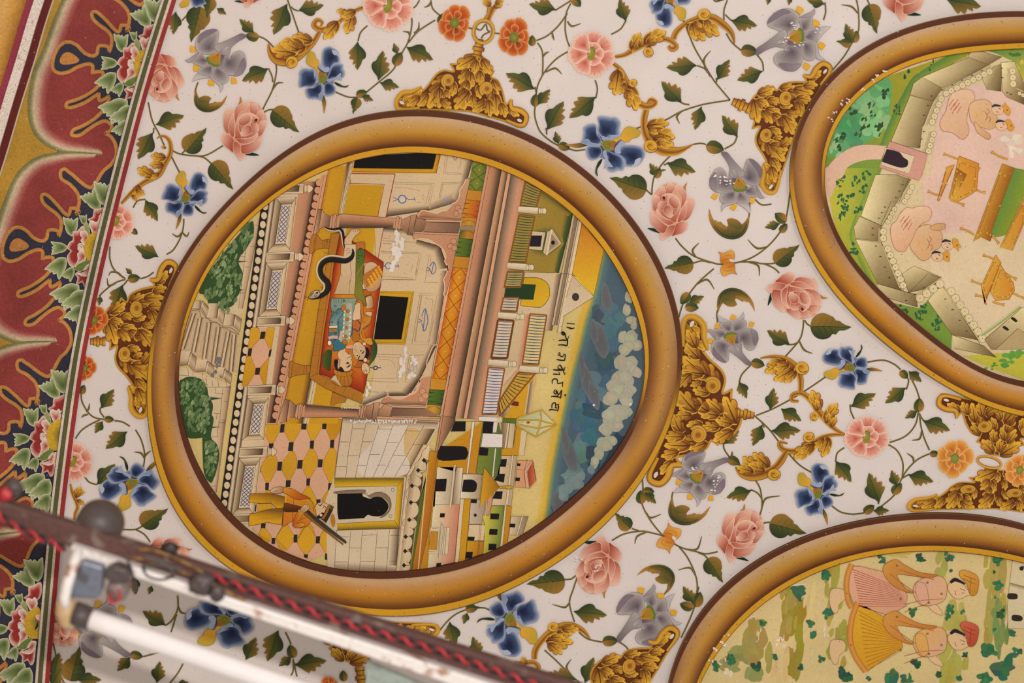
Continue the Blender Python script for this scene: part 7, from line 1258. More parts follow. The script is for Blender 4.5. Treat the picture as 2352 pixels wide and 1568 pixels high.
house('green and yellow house with a square black window, beside the flaked white square', [('Q6', '1880,545 2060,545 2100,700 2100,870 2070,1220 1990,1220 1800,1170 1830,870', (116, 124, 52), (84, 104, 50), ((1850, 1000), (2080, 1000))), ('Q6', '1880,690 2115,700 2110,860 1855,855', (216, 204, 196), None, None), ('Q6', '2000,545 2060,545 2040,680 1995,680', (212, 196, 180), None, None), ('Q6', '2020,870 2040,870 2005,1220 1985,1220', (208, 192, 170), None, None)], [('Q6', '1885,550 2008,550 1990,690 1870,688'), ('Q6', '1840,855 1945,870 1935,958 1828,952')], (1120, 990))
house('cream house with an awning and one square black window, left of the arched one', [('Q6', '1330,1095 1640,1100 1600,1540 1280,1545', (204, 184, 152), (150, 128, 100), ((1400, 1300), (1500, 1310))), ('Q6', '1560,1100 1640,1100 1600,1540 1510,1540', (210, 190, 160), (150, 126, 98), ((1620, 1200), (1540, 1200))), ('Q6', '1530,1065 1556,1065 1500,1568 1474,1568', (206, 182, 146), None, None)], [('Q6', '1320,1238 1446,1235 1432,1385 1300,1385')], (1040, 1110))
house('cream tower with one arched black window', [('Q6', '1640,1180 1870,1180 1840,1475 1605,1470', (206, 186, 154), (160, 136, 106), ((1700, 1300), (1850, 1310)))], [('Q6', '1645,1245! 1750,1245 1800,1280 1805,1330 1790,1380 1750,1395 1625,1390!')], (1080, 1110))
house('cream row house with four black windows, under the yellow strip', [('Q10', '540,750 720,750 650,1345 415,1345 500,900', (204, 178, 138), (176, 150, 116), ((500, 900), (690, 920))), ('Q10', '660,730 680,730 610,1330 580,1330', (210, 186, 148), None, None)], [('Q10', '530,790 598,788 585,882 512,880'), ('Q10', '500,965 575,965 562,1072 440,1040'), ('Q10', '465,1175 548,1175 535,1268 425,1262')], (1160, 1100))
house('yellow green house at the bottom with three black windows', [('Q7', '1460,670 1610,670 1570,1170 1360,1250 1380,900 1345,790 1440,780', (176, 166, 64), (88, 112, 56), ((1420, 900), (1600, 920)))], [('Q7', '1448,760 1552,762 1545,832 1442,830'), ('Q7', '1435,945 1532,948 1525,1018 1428,1015'), ('Q7', '1425,1122 1520,1125 1512,1190 1420,1205')], (1130, 1210))
house('cream block with arrow windows at the bottom right of the town', [('Q7', '1690,795 1900,798 1830,1020 1670,1018', (196, 172, 136), (140, 116, 90), ((1700, 900), (1860, 900))), ('Q7', '1820,790 1838,790 1775,1025 1755,1025', (210, 188, 150), None, None)], [('Q7', '1680,882 1746,885 1738,930 1674,925')], (1185, 1205))
house('peach house with a red cushion balcony at the edge of the yellow ground', [('Q7', '1775,128 1955,132 1995,365 1920,460 1740,445', (206, 150, 112), (196, 140, 100), ((1780, 200), (1950, 300))), ('Q7', '1955,140 1992,365 1915,445 1890,260', (150, 50, 30), (190, 110, 70), ((1890, 300), (1990, 300))), ('Q7', '1940,140 1955,150 1880,260 1912,455 1870,450 1845,250', (206, 156, 122), None, None)], [('Q7', '1765,160 1808,165 1800,195 1765,190'), ('Q7', '1745,330 1800,332 1795,375 1742,372')], (1190, 1080), 'Q7:1760,235 1850,245 1870,450;1890,110 1850,245')
house('cream and yellow block above the lantern strip with a long moulding', [('Q6', '2110,870 2240,870 2290,380 2150,380 2100,500', (204, 178, 138), (120, 96, 72), ((2230, 600), (2110, 600))), ('Q6', '2225,350 2290,370 2235,870 2170,865', (204, 180, 140), (176, 150, 114), ((2180, 600), (2280, 600))), ('Q6', '2205,350 2228,350 2155,895 2130,895', (210, 186, 148), None, None), ('Q6', '2290,560 2352,560 2300,955 2095,955 2120,870 2240,870', Y1, None, None)], [], (1160, 980))
house('pink walled house with yellow shuttered window', [('Q7', '760,655 1080,650 1010,1345 690,1420', (206, 178, 140), (190, 110, 84), ((850, 900), (1070, 920))), ('Q7', '725,925 960,930 935,1250 700,1245', (206, 184, 148), None, None), ('Q7', '735,975 820,980 800,1200 700,1195', (184, 128, 40), None, None), ('Q7', '855,870 885,930 850,1240 820,1300', (196, 174, 142), None, None)], [('Q7', '845,758 902,760 895,808 838,808'), ('Q7', '800,1355 856,1352 852,1388 795,1398')], (1015, 1210), 'Q7:750,940 840,945 815,1220 700,1215;900,930 870,1250;920,930 895,1250')
house('narrow cream and mustard house with round and square windows at the bottom', [('Q7', '1085,590 1210,590 1060,1345 1020,1345', (206, 182, 144), None, None), ('Q7', '1130,590 1210,590 1140,1340 1065,1340', Y1, None, None), ('Q7', '1210,595 1390,600 1340,890 1190,890', (184, 166, 142), (160, 138, 116), ((1220, 700), (1370, 720))), ('Q7', '1190,895 1385,900 1365,1085 1170,1085', (204, 176, 138), None, None), ('Q7', '1170,1090 1365,1095 1345,1250 1150,1300', Y1, Y2, ((1200, 1150), (1350, 1160)))], [('Q7', '1215,590 1285,592 1280,640 1210,635'), ('Q7', '1250,770 1265,762 1280,775 1275,798 1258,800 1248,788'), ('Q7', '1175,1038 1258,1042 1250,1085 1168,1080'), ('Q7', '1155,1220 1235,1222 1225,1290 1145,1305')], (1070, 1210), 'Q7:1320,890 1290,1270;1335,895 1305,1270')
def f(a):
    crop('Q7'); a.quad('815,200 700,960 620,1480 580,1480 690,200'.replace(' 620,1480', ''), [(0, Y1), (1, Y2)]); a.fill('820,30 690,200 560,1500 690,1430 830,210 840,30', (188, 130, 34), (176, 116, 34), (px(650, 800), px(780, 800)), sm=False, edge=INK, ew=.7)
    a.fill('1610,670 1700,675 1650,1120 1570,1170', (184, 124, 34), sm=False, edge=INK, ew=.7); a.fill('1640,650 1620,650 1560,1170 1590,1165', (208, 184, 146), sm=False, edge=INK, ew=.6); a.fill('1400,590 1415,590 1395,800 1378,800', (206, 182, 146), sm=False, edge=INK, ew=.6); a.fill('1470,540 1460,660 1420,780 1400,780 1410,590', (200, 140, 108), sm=False, edge=INK, ew=.6)
    crop('Q10'); a.fill('820,450 840,470 800,750 730,745 770,440', (204, 178, 138), sm=False, edge=INK, ew=.7); a.fill('900,100 830,100 770,450 740,740 700,740 740,440 800,0 910,0', (190, 136, 36), sm=False)
slab_thing('street_bands', 'mustard and cream house edges running down between the windows of the town', 'walls', (1000, 1150), f, None, 29.9)
sp_t = thing('spire', (1120, 1110), 'mustard pointed pavilion roof with a golden finial, lying across the town', 'roof', None)
a = Art(33, .1); crop('Q10'); a.fill('325,885! 515,1125! 272,1360!', (192, 138, 34), (140, 92, 34), (px(330, 1120), px(510, 1120)), sm=False, edge=INK, ew=.8); part('roof', a, sp_t, M_SCENE); a = Art(33.2, .1)
for x, r in ((525, 5), (545, 4), (565, 5), (620, 6)): p = px(x, 1126); a.dot(*p, r * 1.6 if x == 620 else r * .8, (96, 74, 28), r * .8); a.dot(*p, r * 1.4 if x == 620 else r * .6, (196, 150, 50), r * .6)
a.ribbon('640,1126 690,1126', [4, 1], col=(180, 138, 50)); part('finial', a, sp_t, M_SCENE)
lt_ = thing('lantern', (1240, 965), 'hexagonal glass lantern with yellow frame on a green and white post, pointing right', 'lantern')
a = Art(33, .1); crop('Q10'); a.fill('265,280 480,285 480,345 260,330', (212, 200, 186), sm=False, edge=INK, ew=.6); [a.dot(*px(495 + k * 22, 320), 3, (206, 186, 150), 6) for k in range(3)]; a.fill('545,300 720,305 715,365 540,345', (88, 104, 36), sm=False, edge=(44, 50, 26), ew=.8); part('post', a, lt_, M_SCENE)
a = Art(33.4, .1); a.fill('725,295 1015,200 1190,378 945,520 710,385', (166, 164, 122), (196, 190, 148), (px(740, 300), px(1100, 400)), sm=False); a.fill('740,330 960,340 970,410 740,370', (196, 182, 136), sm=False); a.fill('1020,330 1160,375 1020,400', (204, 184, 130), sm=False); part('glass', a, lt_, M_SCENE)
a = Art(33.7, .1)
for s in ('725,295 1015,200 1190,378 945,520 710,385 725,295', '1000,205 1010,300 980,430 945,520', '725,320 970,320 1190,378', '720,370 975,420 1190,378'): a.ribbon(s, 3.6, [(-1, (110, 104, 34)), (-.3, (196, 156, 48)), (.5, (190, 150, 46)), (1, (96, 90, 34))], sm=False)
part('frame', a, lt_, M_SCENE); a = Art(34, .1); a.fill('735,330 800,335 800,350 735,350', (206, 190, 150), sm=False, edge=INK, ew=.5); a.fill('830,350 850,332 880,350 850,366', (150, 80, 30)); part('candle', a, lt_, M_SCENE)
# --- the handwritten line, stroke by stroke
hw = thing('handwriting', (1290, 850), 'line of black brush lettering written down the yellow sky', 'lettering')
crop('T')
for ch in ('468,127 540,135 590,140@6,5;462,182 500,195 545,208 585,196@5,10,4',
           '405,272 425,268 430,300 400,290 395,265 415,258 445,290 450,330 470,370@8,8,10,9,8,6,6,7,5;345,388 400,380 455,382 480,372@6,9,9,7;505,310 488,350 478,372@2,5,7;480,375 475,460@8,7;335,455 400,450 475,465@4,8,8',
           '345,570 365,572 362,600 340,610 345,575@4,6,6,5,3;362,600 385,628 412,620 420,600@5,6,6,4;420,600 445,602 435,685@6,6,7;315,668 370,680 440,685@6,8,6',
           '340,770 370,755 400,810 398,828 340,800 335,775@5,7,8,8,6,5;265,822 330,830 400,830 410,815@6,10,8,5;350,860 365,890@6,5;262,888 310,890 372,898@7,8,5;370,830 440,828@7,6;448,785 425,815 420,860 440,880 430,900@4,7,6,7,4',
           '255,1035 250,990 280,960 320,968 330,1000 320,1025@4,7,7,7,6,4;325,1030 400,1020@6,6;408,1000 405,1080@6,5',
           '300,1120 275,1150 290,1185 330,1170 310,1125@5,6,7,6,5;300,1140 350,1190 385,1130@5,7,4;395,1130 385,1180 375,1255@5,8,6;232,1225 300,1222 370,1240@4,9,6;300,1150 340,1200 290,1230@5,6,5;350,1190 320,1225@6,5',
           '440,1190 445,1208 435,1212@9,10,8',
           '245,1400 250,1340 290,1315 300,1350 300,1385@5,7,7,7,5;300,1345 355,1340@5,4;330,1345 345,1380 330,1445@5,8,6;290,1385 325,1400@6,6;215,1440 220,1420 330,1430@5,7,6'):
    a = Art(34, .1)
    for s in ch.split(';'): q, w_ = s.split('@'); a.ribbon(q, [float(v) * 2.5 * Tr.k for v in w_.split(',')], col=(34, 30, 24), n=6)
    part('letter', a, hw, M_SCENE)
# ---------------------------------------------------------------- fort scene of the right medallion
def strokes(a, lst, seed=1, wob=.3, rot=0):
    r2 = random.Random(seed)
    for x, y, r, ry, col, n in lst:
        for k in range(n): p = px(x + r2.uniform(-1, 1) * r, y + r2.uniform(-1, 1) * ry); blob(a, p[0], p[1], r * Tr.k * r2.uniform(.2, .5), ry * Tr.k * r2.uniform(.2, .45), tuple(v + r2.uniform(-8, 8) for v in col), rot, r2, wob, n=8)
a = Art(20, .3); a.fill(oval(1), (206, 184, 142), sm=False); part('painted_ground', a, MED2, M_SCENE)
a = Art(20.6, .05); crop('N')
a.fill('1130,680 1860,430 1830,510 1420,690 1350,750 1050,1568 500,1568 560,1200 700,950', (150, 146, 48), (116, 142, 58), (px(1150, 700), px(700, 1300)), sm=False)
a.fill('1130,700 1150,900 1100,1100 900,1300 560,1400 560,1200 700,950 900,780', (96, 156, 98), sm=True)
strokes(a, [(900, 900, 160, 120, (120, 170, 110), 18), (750, 1150, 160, 150, (78, 140, 92), 18), (1000, 1050, 120, 160, (130, 176, 118), 14), (620, 1300, 60, 100, (140, 180, 120), 8)], 2, .4, .5)
for x, y in ((1090, 850), (980, 980), (810, 990), (920, 1090), (1050, 1150), (710, 1230), (860, 1180), (680, 1290)): strokes(a, [(x, y, 34, 60, (54, 74, 46), 6)], x, .4, .5)
a.ribbon('1850,440 1600,580 1420,690 1350,760 1200,1050 1060,1400', 22, [(-1, (150, 146, 48)), (0, (110, 136, 56)), (1, (84, 122, 60))])
for x, y in ((1295, 660), (1525, 580), (1200, 980)): strokes(a, [(x, y, 26, 46, (40, 82, 56), 7)], x, .4)
a.fill('1930,430 2352,420 2352,720 2280,720 2250,550 2100,480', (176, 160, 60), (110, 140, 62), (px(2300, 700), px(2230, 450)), sm=False); strokes(a, [(2240, 460, 60, 40, (66, 116, 62), 8), (2300, 600, 40, 60, (186, 168, 72), 5)], 4)
crop('O'); a.fill('550,-60 1030,-60 1010,30 820,480 840,620 1000,1000 1060,1130 1400,1200 1480,1130 1700,1440 1690,1600 1300,1500 900,1100 650,500', (176, 172, 60), (128, 148, 58), (px(700, 200), px(1000, 200)), sm=False)
a.fill('560,-60 640,-60 660,60 600,210 560,60', (208, 166, 138), sm=True); a.ribbon('1010,30 820,480 840,640 1010,1000', 16, [(-1, (176, 172, 60)), (1, (112, 142, 60))])
for x, y in ((700, 60), (780, 200), (900, 140), (740, 300), (850, 310), (715, 375), (830, 60), (820, 660), (690, 220), (1260, 1210), (1430, 1200), (1400, 1260), (1560, 1370), (1590, 1290), (930, 0)): strokes(a, [(x, y, 34, 44, (52, 96, 60), 7)], x + 1, .4)
crop('J'); strokes(a, [(2200, 100, 80, 50, (88, 150, 66), 10), (2050, 170, 50, 30, (92, 140, 60), 6)], 9); a.fill('1800,60 2352,20 2352,280 2000,150', (186, 176, 62), sm=False); strokes(a, [(2230, 90, 90, 60, (96, 152, 66), 12), (2050, 150, 50, 24, (92, 140, 60), 5)], 9)
part('gardens', a, MED2, M_SCENE)
a = Art(22, .05); crop('N'); a.fill('560,1568 620,1450 760,1340 900,1300 1110,1310! 1060,1430! 900,1440 760,1500 700,1600', (212, 172, 146)); crop('O'); a.fill('560,-40 700,-40 640,60 600,200', (210, 170, 140))
part('path', a, MED2, M_SCENE)
crop('N'); a = Art(21.6, .1); a.fill('1560,1100 1500,1568 1430,1568 1500,2200 1700,2700 2352,2800 2352,900 2100,780 1900,760 1600,900', (214, 178, 158), sm=True); a.fill('1500,2150 1700,2100 2352,2150 2352,3100 1900,3000 1560,2600', (212, 188, 150), sm=True); strokes(a, [(2250, 1300, 90, 80, (218, 200, 178), 12), (2000, 1180, 60, 30, (220, 198, 176), 6)], 6); part('courtyard', a, MED2, M_SCENE)
FG = 'things painted in the fort scene'
WL, WD = (206, 186, 136), (120, 98, 60)
def wall(label, at, polys, crenels, lines=''):
    t = thing('fort_rampart', at, label, 'wall', FG); a = Art(23, .1)
    for c, s, g in polys: crop(c); a.fill(s, WL, WD, (px(*g[0]), px(*g[1])), sm=False, edge=(90, 76, 44), ew=.9)
    for l in lines.split('|'):
        if l: c, s = l.split(':'); crop(c); a.lines(s, (92, 76, 46), 1.0)
    part('curtain_wall', a, t, M_SCENE); a = Art(24.2, .06)
    for c, x0, y0, x1, y1, n in crenels:
        crop(c); dx, dy = (x1 - x0), (y1 - y0); L = math.hypot(dx, dy); ux, uy = dy / L, -dx / L
        for k in range(n):
            u = (k + .5) / n; p = px(x0 + dx * u + 0 * ux, y0 + dy * u); r = L / n * .5 * Tr.k; a.dot(p[0], p[1], r + .7, (104, 86, 52), r + .7, 10); a.dot(p[0], p[1], r, (212, 192, 146), r, 10); a.dot(p[0], p[1], 1.1, (66, 52, 34), n=5)
        o = 38; s = 1 if dy > 0 else -1
        a.ribbon([px(x0 - abs(uy * 0) - o * (1 if abs(dy) > abs(dx) else .3), y0 - (0 if abs(dy) > abs(dx) else o)), px(x1 - o * (1 if abs(dy) > abs(dx) else .3), y1 - (0 if abs(dy) > abs(dx) else o))], 3.4, [(-1, (110, 90, 54)), (-.3, (196, 174, 122)), (.4, (206, 184, 132)), (1, (110, 90, 54))], sm=False)
        for k in range(n // 2 + 1):
            u = k / (n // 2 + 1); x = x0 + dx * u - 90; y = y0 + dy * u; a.fill([px(x - 14, y - 6), px(x + 12, y), px(x - 14, y + 6)], (70, 60, 44), sm=False)
    part('battlements', a, t, M_SCENE); return t
wall('upper cream fort wall with round battlements running down from the top of the right medallion', (2150, 190), [('N', '1840,510 1880,440 2150,510 2030,580', ((1900, 440), (2000, 600))), ('N', '1430,690 1840,515 2030,580 1610,790', ((1600, 600), (1800, 800))), ('N', '1320,850 1350,750 1430,690 1610,790 1530,910', ((1360, 720), (1540, 900))), ('N', '1140,1290 1320,855 1530,910 1430,1140 1410,1330', ((1200, 1100), (1450, 1200)))],
     [('N', 2060, 630, 1620, 850, 9), ('N', 1610, 860, 1510, 1120, 5), ('N', 1540, 1180, 1480, 1380, 4)], 'N:1840,515 2040,575 1600,810 1530,900 1440,1130')
wall('lower left cream fort wall with towers, stepping down inside the right medallion', (2020, 560), [('O', '1010,0 1200,0 1330,40 1070,460 880,370', ((1000, 200), (1280, 250))), ('O', '870,375 1070,460 1050,600 830,570 815,470', ((860, 400), (1080, 520))), ('O', '830,580 1060,610 1250,1050 1030,980', ((900, 700), (1180, 850))), ('O', '1030,980 1380,1080 1390,1190 1040,1080', ((1040, 1000), (1380, 1150)))],
     [('O', 1350, 90, 1260, 260, 4), ('O', 1190, 290, 1110, 440, 4), ('O', 1080, 480, 1080, 600, 2), ('O', 1110, 640, 1270, 1020, 7)], 'O:1320,0 1220,250 1150,240 1050,470;1060,600 1280,1080')
wall('diagonal cream fort wall at the bottom of the right medallion', (2180, 700), [('O', '1310,1060 1250,890 1360,820 1600,920 1530,1010', ((1300, 850), (1380, 1050))), ('O', '1480,1130 1600,990 1990,1500 1700,1440', ((1550, 1100), (1850, 1350))), ('O', '1700,1440 1990,1540 2100,1640 1720,1560', ((1750, 1450), (2000, 1600)))],
     [('O', 1670, 1020, 1990, 1500, 8), ('O', 1380, 1130, 1620, 960, 4)], 'O:1620,1000 1960,1540;1310,1060 1480,890 1600,930')
wall('short cream bastion in the upper right of the right medallion', (2310, 170), [('N', '1970,700 2080,590 2140,570 2140,820 2010,800', ((2000, 650), (2120, 700))), ('N', '2140,560 2260,550 2352,760 2352,940 2190,870 2150,820', ((2150, 700), (2352, 800)))], [('N', 2240, 610, 2250, 780, 3), ('N', 2290, 830, 2352, 860, 2)])
gt = thing('fort_gate', (2030, 365), 'dark arched gateway with pink frame in the left fort wall', 'gate', FG)
a = Art(25, .1); crop('N'); a.fill('1140,1265 1480,1380 1430,1568 1400,1620 1040,1500', (196, 142, 124), sm=False, edge=(150, 110, 60), ew=1); a.fill('1100,1320 1360,1400 1310,1560 1060,1480', (208, 184, 150), sm=False, edge=(110, 86, 60), ew=.8); part('frame', a, gt, M_SCENE)
a = Art(25.4, .1); a.fill('1110,1335! 1180,1350 1230,1370 1260,1410 1300,1440 1295,1490 1245,1505 1180,1490 1065,1450!', (52, 38, 44)); part('opening', a, gt, M_SCENE)
GLD, GLK = (206, 152, 58), (150, 90, 30)
def throne(label, at, polys, legs):
    t = thing('golden_throne', at, label, 'throne', 'golden thrones in the fort courtyard'); a = Art(25, .1)
    for c, s, g in polys: crop(c); a.fill(s, GLD, GLK if g[2] else (196, 130, 46), (px(*g[0]), px(*g[1])), sm=s.count(' ') > 6, edge=(126, 76, 26), ew=.9)
    for c, s, g in polys:
        crop(c); q = pts(s); m_ = (sum(v[0] for v in q) / len(q), sum(v[1] for v in q) / len(q)); r_ = [(m_[0] + (v[0] - m_[0]) * .78, m_[1] + (v[1] - m_[1]) * .78) for v in q]; a.line(r_ + [r_[0]], (140, 84, 30), 1.1)
        for v in r_[::2] + [((r_[i][0] + r_[i - 1][0]) / 2, (r_[i][1] + r_[i - 1][1]) / 2) for i in range(len(r_))]: a.dot(v[0], v[1], 2, (226, 182, 92), n=6); a.dot(v[0], v[1], .9, (80, 90, 50), n=5)
    part('seat', a, t, M_SCENE)
    for c, s in legs: a = Art(24.6, .1); crop(c); a.ribbon(s, [8, 3.6, 5, 4], [(-1, (150, 90, 30)), (-.2, (216, 166, 70)), (1, (160, 98, 34))]); part('leg', a, t, M_SCENE)
throne('golden throne in the upper left of the fort courtyard, beside the gate', (2200, 410), [('O', '1650,-70 1720,-90 1580,240 1565,230', ((1600, 0), (1700, 50), 0)), ('O', '1760,-170 1940,-100 1920,140 1830,200 1750,240 1670,215', ((1700, 100), (1900, 50), 0)), ('O', '1740,-60 1830,0 1760,130 1680,210', ((1700, 100), (1800, 0), 1))], [('O', '1480,145 1530,170 1600,190'), ('O', '1810,275 1740,245 1680,220'), ('N', '1620,1380 1680,1400 1760,1430'), ('N', '1950,1520 1860,1480 1780,1440'), ('O', '2000,160 1950,150 1910,130')])
throne('long golden canopy bed with green carpet at the right edge of the fort courtyard', (2280, 470), [('O', '2150,-100 2260,-60 2040,600 1960,560 1890,600', ((2000, 200), (2150, 250), 1)), ('O', '2352,200 2352,420 2240,680 2130,650', ((2200, 400), (2350, 400), 0))], [('O', '1770,480 1830,500 1900,540'), ('N', '2050,1360 2120,1400 2200,1430'), ('O', '2120,620 2080,570 2020,540')])
def f(a): crop('O'); a.fill('2260,-60 2352,-40 2352,180 2180,540 2090,560 2050,520', (122, 142, 48), (84, 128, 70), (px(2250, 200), px(2130, 150)), sm=False, edge=(110, 110, 40), ew=.8)
slab_thing('green_carpet', 'green carpet strip between the golden beams at the right edge', 'carpet', (2310, 470), f, FG, 25.4)
throne('golden throne in the lower right of the fort courtyard', (2280, 640), [('O', '2090,720 2140,790 1990,1160 2010,1170 1960,1000', ((2000, 900), (2100, 950), 0)), ('O', '2130,800 2180,880 2250,970 2260,1040 2210,1120 2090,1130 2040,1050', ((2060, 1000), (2230, 1000), 0))], [('O', '1870,950 1920,970 1980,990'), ('O', '1905,1080 1950,1090 2000,1100'), ('O', '1975,720 2030,740 2090,760'), ('O', '2280,940 2220,910 2170,880'), ('O', '2170,1170 2120,1160 2060,1140'), ('O', '2352,1110 2300,1090 2240,1060')])
def sitter(label, at, c, d, heads):
    t = thing('person', at, label, 'person', 'seated figures in the fort courtyard'); crop(c); SK_ = (216, 176, 138)
    for nm, s, c1, c2, g, lay in d:
        a = Art(lay, .08); a.fill(s, c1, c2, (px(*g[0]), px(*g[1])), edge=(150, 92, 66), ew=.9)
        if nm == 'robe': q = g[0]; a.lines(';'.join('%d,%d %d,%d' % (g[0][0] + i * 14 - 30, g[0][1] + (i % 3) * 34, g[0][0] + i * 14 + 10, g[0][1] - 60 + (i % 3) * 30) for i in range(6)), (176, 76, 62), 1.4)
        if nm == 'body':
            xs = [float(v.split(',')[0]) for v in s.split()]; ys = [float(v.split(',')[1]) for v in s.split()]; cx_, cy_ = sum(xs) / len(xs), sum(ys) / len(ys)
            for u, v, w_, cc in ((-90, -10, 60, (206, 150, 54)), (-60, 60, 60, (206, 150, 54)), (20, -40, 50, (170, 100, 74)), (30, 30, 60, (170, 100, 74)), (60, 70, 40, (206, 150, 54)), (0, 0, 90, (160, 96, 70))): a.ribbon('%d,%d %d,%d %d,%d' % (cx_ + u, cy_ + v - w_ / 2, cx_ + u + 22, cy_ + v, cx_ + u + 4, cy_ + v + w_ / 2), [1, 2, 1], col=cc)
        part(nm, a, t, M_SCENE)
    for hx, hy in heads:
        a = Art(26.2, .08); p = px(hx, hy); blob(a, *p, 14, 11, SK_, .3, rr, .06, edge=(120, 80, 60)); a.lines('%d,%d %d,%d;%d,%d %d,%d' % (hx + 10, hy - 20, hx + 30, hy - 5, hx - 10, hy + 15, hx + 10, hy + 22), (50, 40, 44), 1.4); part('face', a, t, M_SCENE)
        a = Art(26.4, .08); a.ribbon('%d,%d %d,%d %d,%d' % (hx - 50, hy - 25, hx - 20, hy - 42, hx + 30, hy - 34), [3, 6, 3], col=(52, 50, 56)); part('hair', a, t, M_SCENE)
        a = Art(26.6, .08); q = px(hx + 80, hy - 6); blob(a, *q, 8, 14, (206, 146, 56), -.4, rr, .3, edge=(140, 84, 30)); a.dot(q[0] + 2, q[1] + 2, 2, (170, 50, 40)); part('crown', a, t, M_SCENE)
RB = (218, 178, 142)
sitter('painted pair of seated crowned figures in pale robes, upper part of the fort courtyard', (2220, 250), 'N', [('robe', '1640,1000 1680,860 1760,810 1850,800 1900,850 1890,930 1850,960 1830,1080 1850,1150 1840,1210 1790,1250 1700,1190 1610,1170 1590,1090', RB, (206, 160, 124), ((1700, 950), (1850, 1150)), 25.6), ('body', '1860,930 1980,890 2050,930 2060,1000 2100,1040 2100,1120 2040,1160 1960,1140 1900,1120 1860,1060', (214, 172, 128), (204, 158, 112), ((1900, 950), (2050, 1100)), 25.9), ('arm', '1900,1090 1960,1150 2040,1210 2030,1250 1980,1230 1920,1180', (212, 170, 128), (196, 150, 104), ((1920, 1100), (2000, 1230)), 26)], [(2105, 985), (2140, 1125)])
sitter('painted pair of seated crowned figures in pale robes, lower left of the fort courtyard', (2110, 540), 'O', [('robe', '1230,350 1290,295 1340,300 1390,285 1470,285 1515,330 1490,410 1440,430 1390,480 1370,560 1300,640 1270,690 1190,670 1150,560 1150,460 1200,410', RB, (208, 158, 122), ((1260, 430), (1350, 600)), 25.6), ('body', '1400,470 1500,450 1600,520 1610,600 1580,660 1540,680 1490,750 1430,770 1370,720 1320,640 1350,560', (214, 172, 128), (204, 158, 112), ((1400, 500), (1500, 700)), 25.9), ('arm', '1500,470 1560,440 1630,440 1635,480 1580,500 1520,495', (206, 164, 96), (196, 150, 104), ((1520, 450), (1600, 490)), 26)], [(1655, 632), (1565, 735)])
def f(a):
    crop('O'); a.fill('1990,1480 2330,1190 2352,1200 2352,1568 2050,1568', WL, (150, 126, 86), (px(2300, 1250), px(2150, 1568)), sm=False, edge=(90, 76, 44), ew=.9); a.ribbon('1960,1440 2120,1330 2310,1180', 7, [(-1, (206, 190, 150)), (1, (120, 146, 56))]); a.fill('2225,1290 2250,1280 2285,1310 2270,1325', (44, 36, 32)); a.fill('2150,1370 2175,1360 2210,1390 2190,1400', (44, 36, 32))
    a.fill('2090,1568 2290,1380 2352,1420 2352,1568', (176, 152, 106), sm=False, edge=(80, 66, 44), ew=.9)
slab_thing('fort_house', 'cream corner building with two slit windows at the bottom of the fort scene', 'building', (2300, 760), f, FG, 24.4)
# ---------------------------------------------------------------- dancers in the lower right medallion
a = Art(20, .3); a.fill(oval(2), (206, 182, 126), sm=False); part('painted_ground', a, MED3, M_SCENE)
a = Art(20.6, .04); crop('P')
strokes(a, [(450, 1000, 130, 120, (146, 140, 84), 22), (560, 900, 90, 160, (156, 140, 70), 16), (800, 850, 60, 240, (150, 132, 50), 26), (760, 700, 50, 160, (158, 140, 66), 12), (1060, 560, 50, 200, (164, 150, 68), 16), (1100, 900, 60, 140, (160, 150, 62), 12), (1800, 420, 50, 150, (166, 160, 78), 10), (2150, 600, 60, 280, (168, 150, 72), 22), (2200, 800, 50, 200, (120, 138, 80), 14), (1880, 900, 80, 260, (170, 158, 74), 20), (1350, 300, 200, 20, (186, 166, 90), 8), (700, 1050, 50, 120, (206, 176, 122), 10), (900, 800, 40, 240, (208, 182, 124), 12)], 3, .25, .1)
strokes(a, [(330, 1060, 40, 50, (214, 196, 168), 5), (700, 880, 30, 40, (216, 198, 172), 5), (830, 500, 40, 12, (218, 202, 176), 3), (590, 800, 20, 40, (214, 196, 168), 3), (1010, 790, 16, 60, (214, 196, 170), 4), (510, 720, 20, 20, (216, 200, 176), 3)], 5, .5)
part('hillside', a, MED3, M_SCENE)
SHR = {}
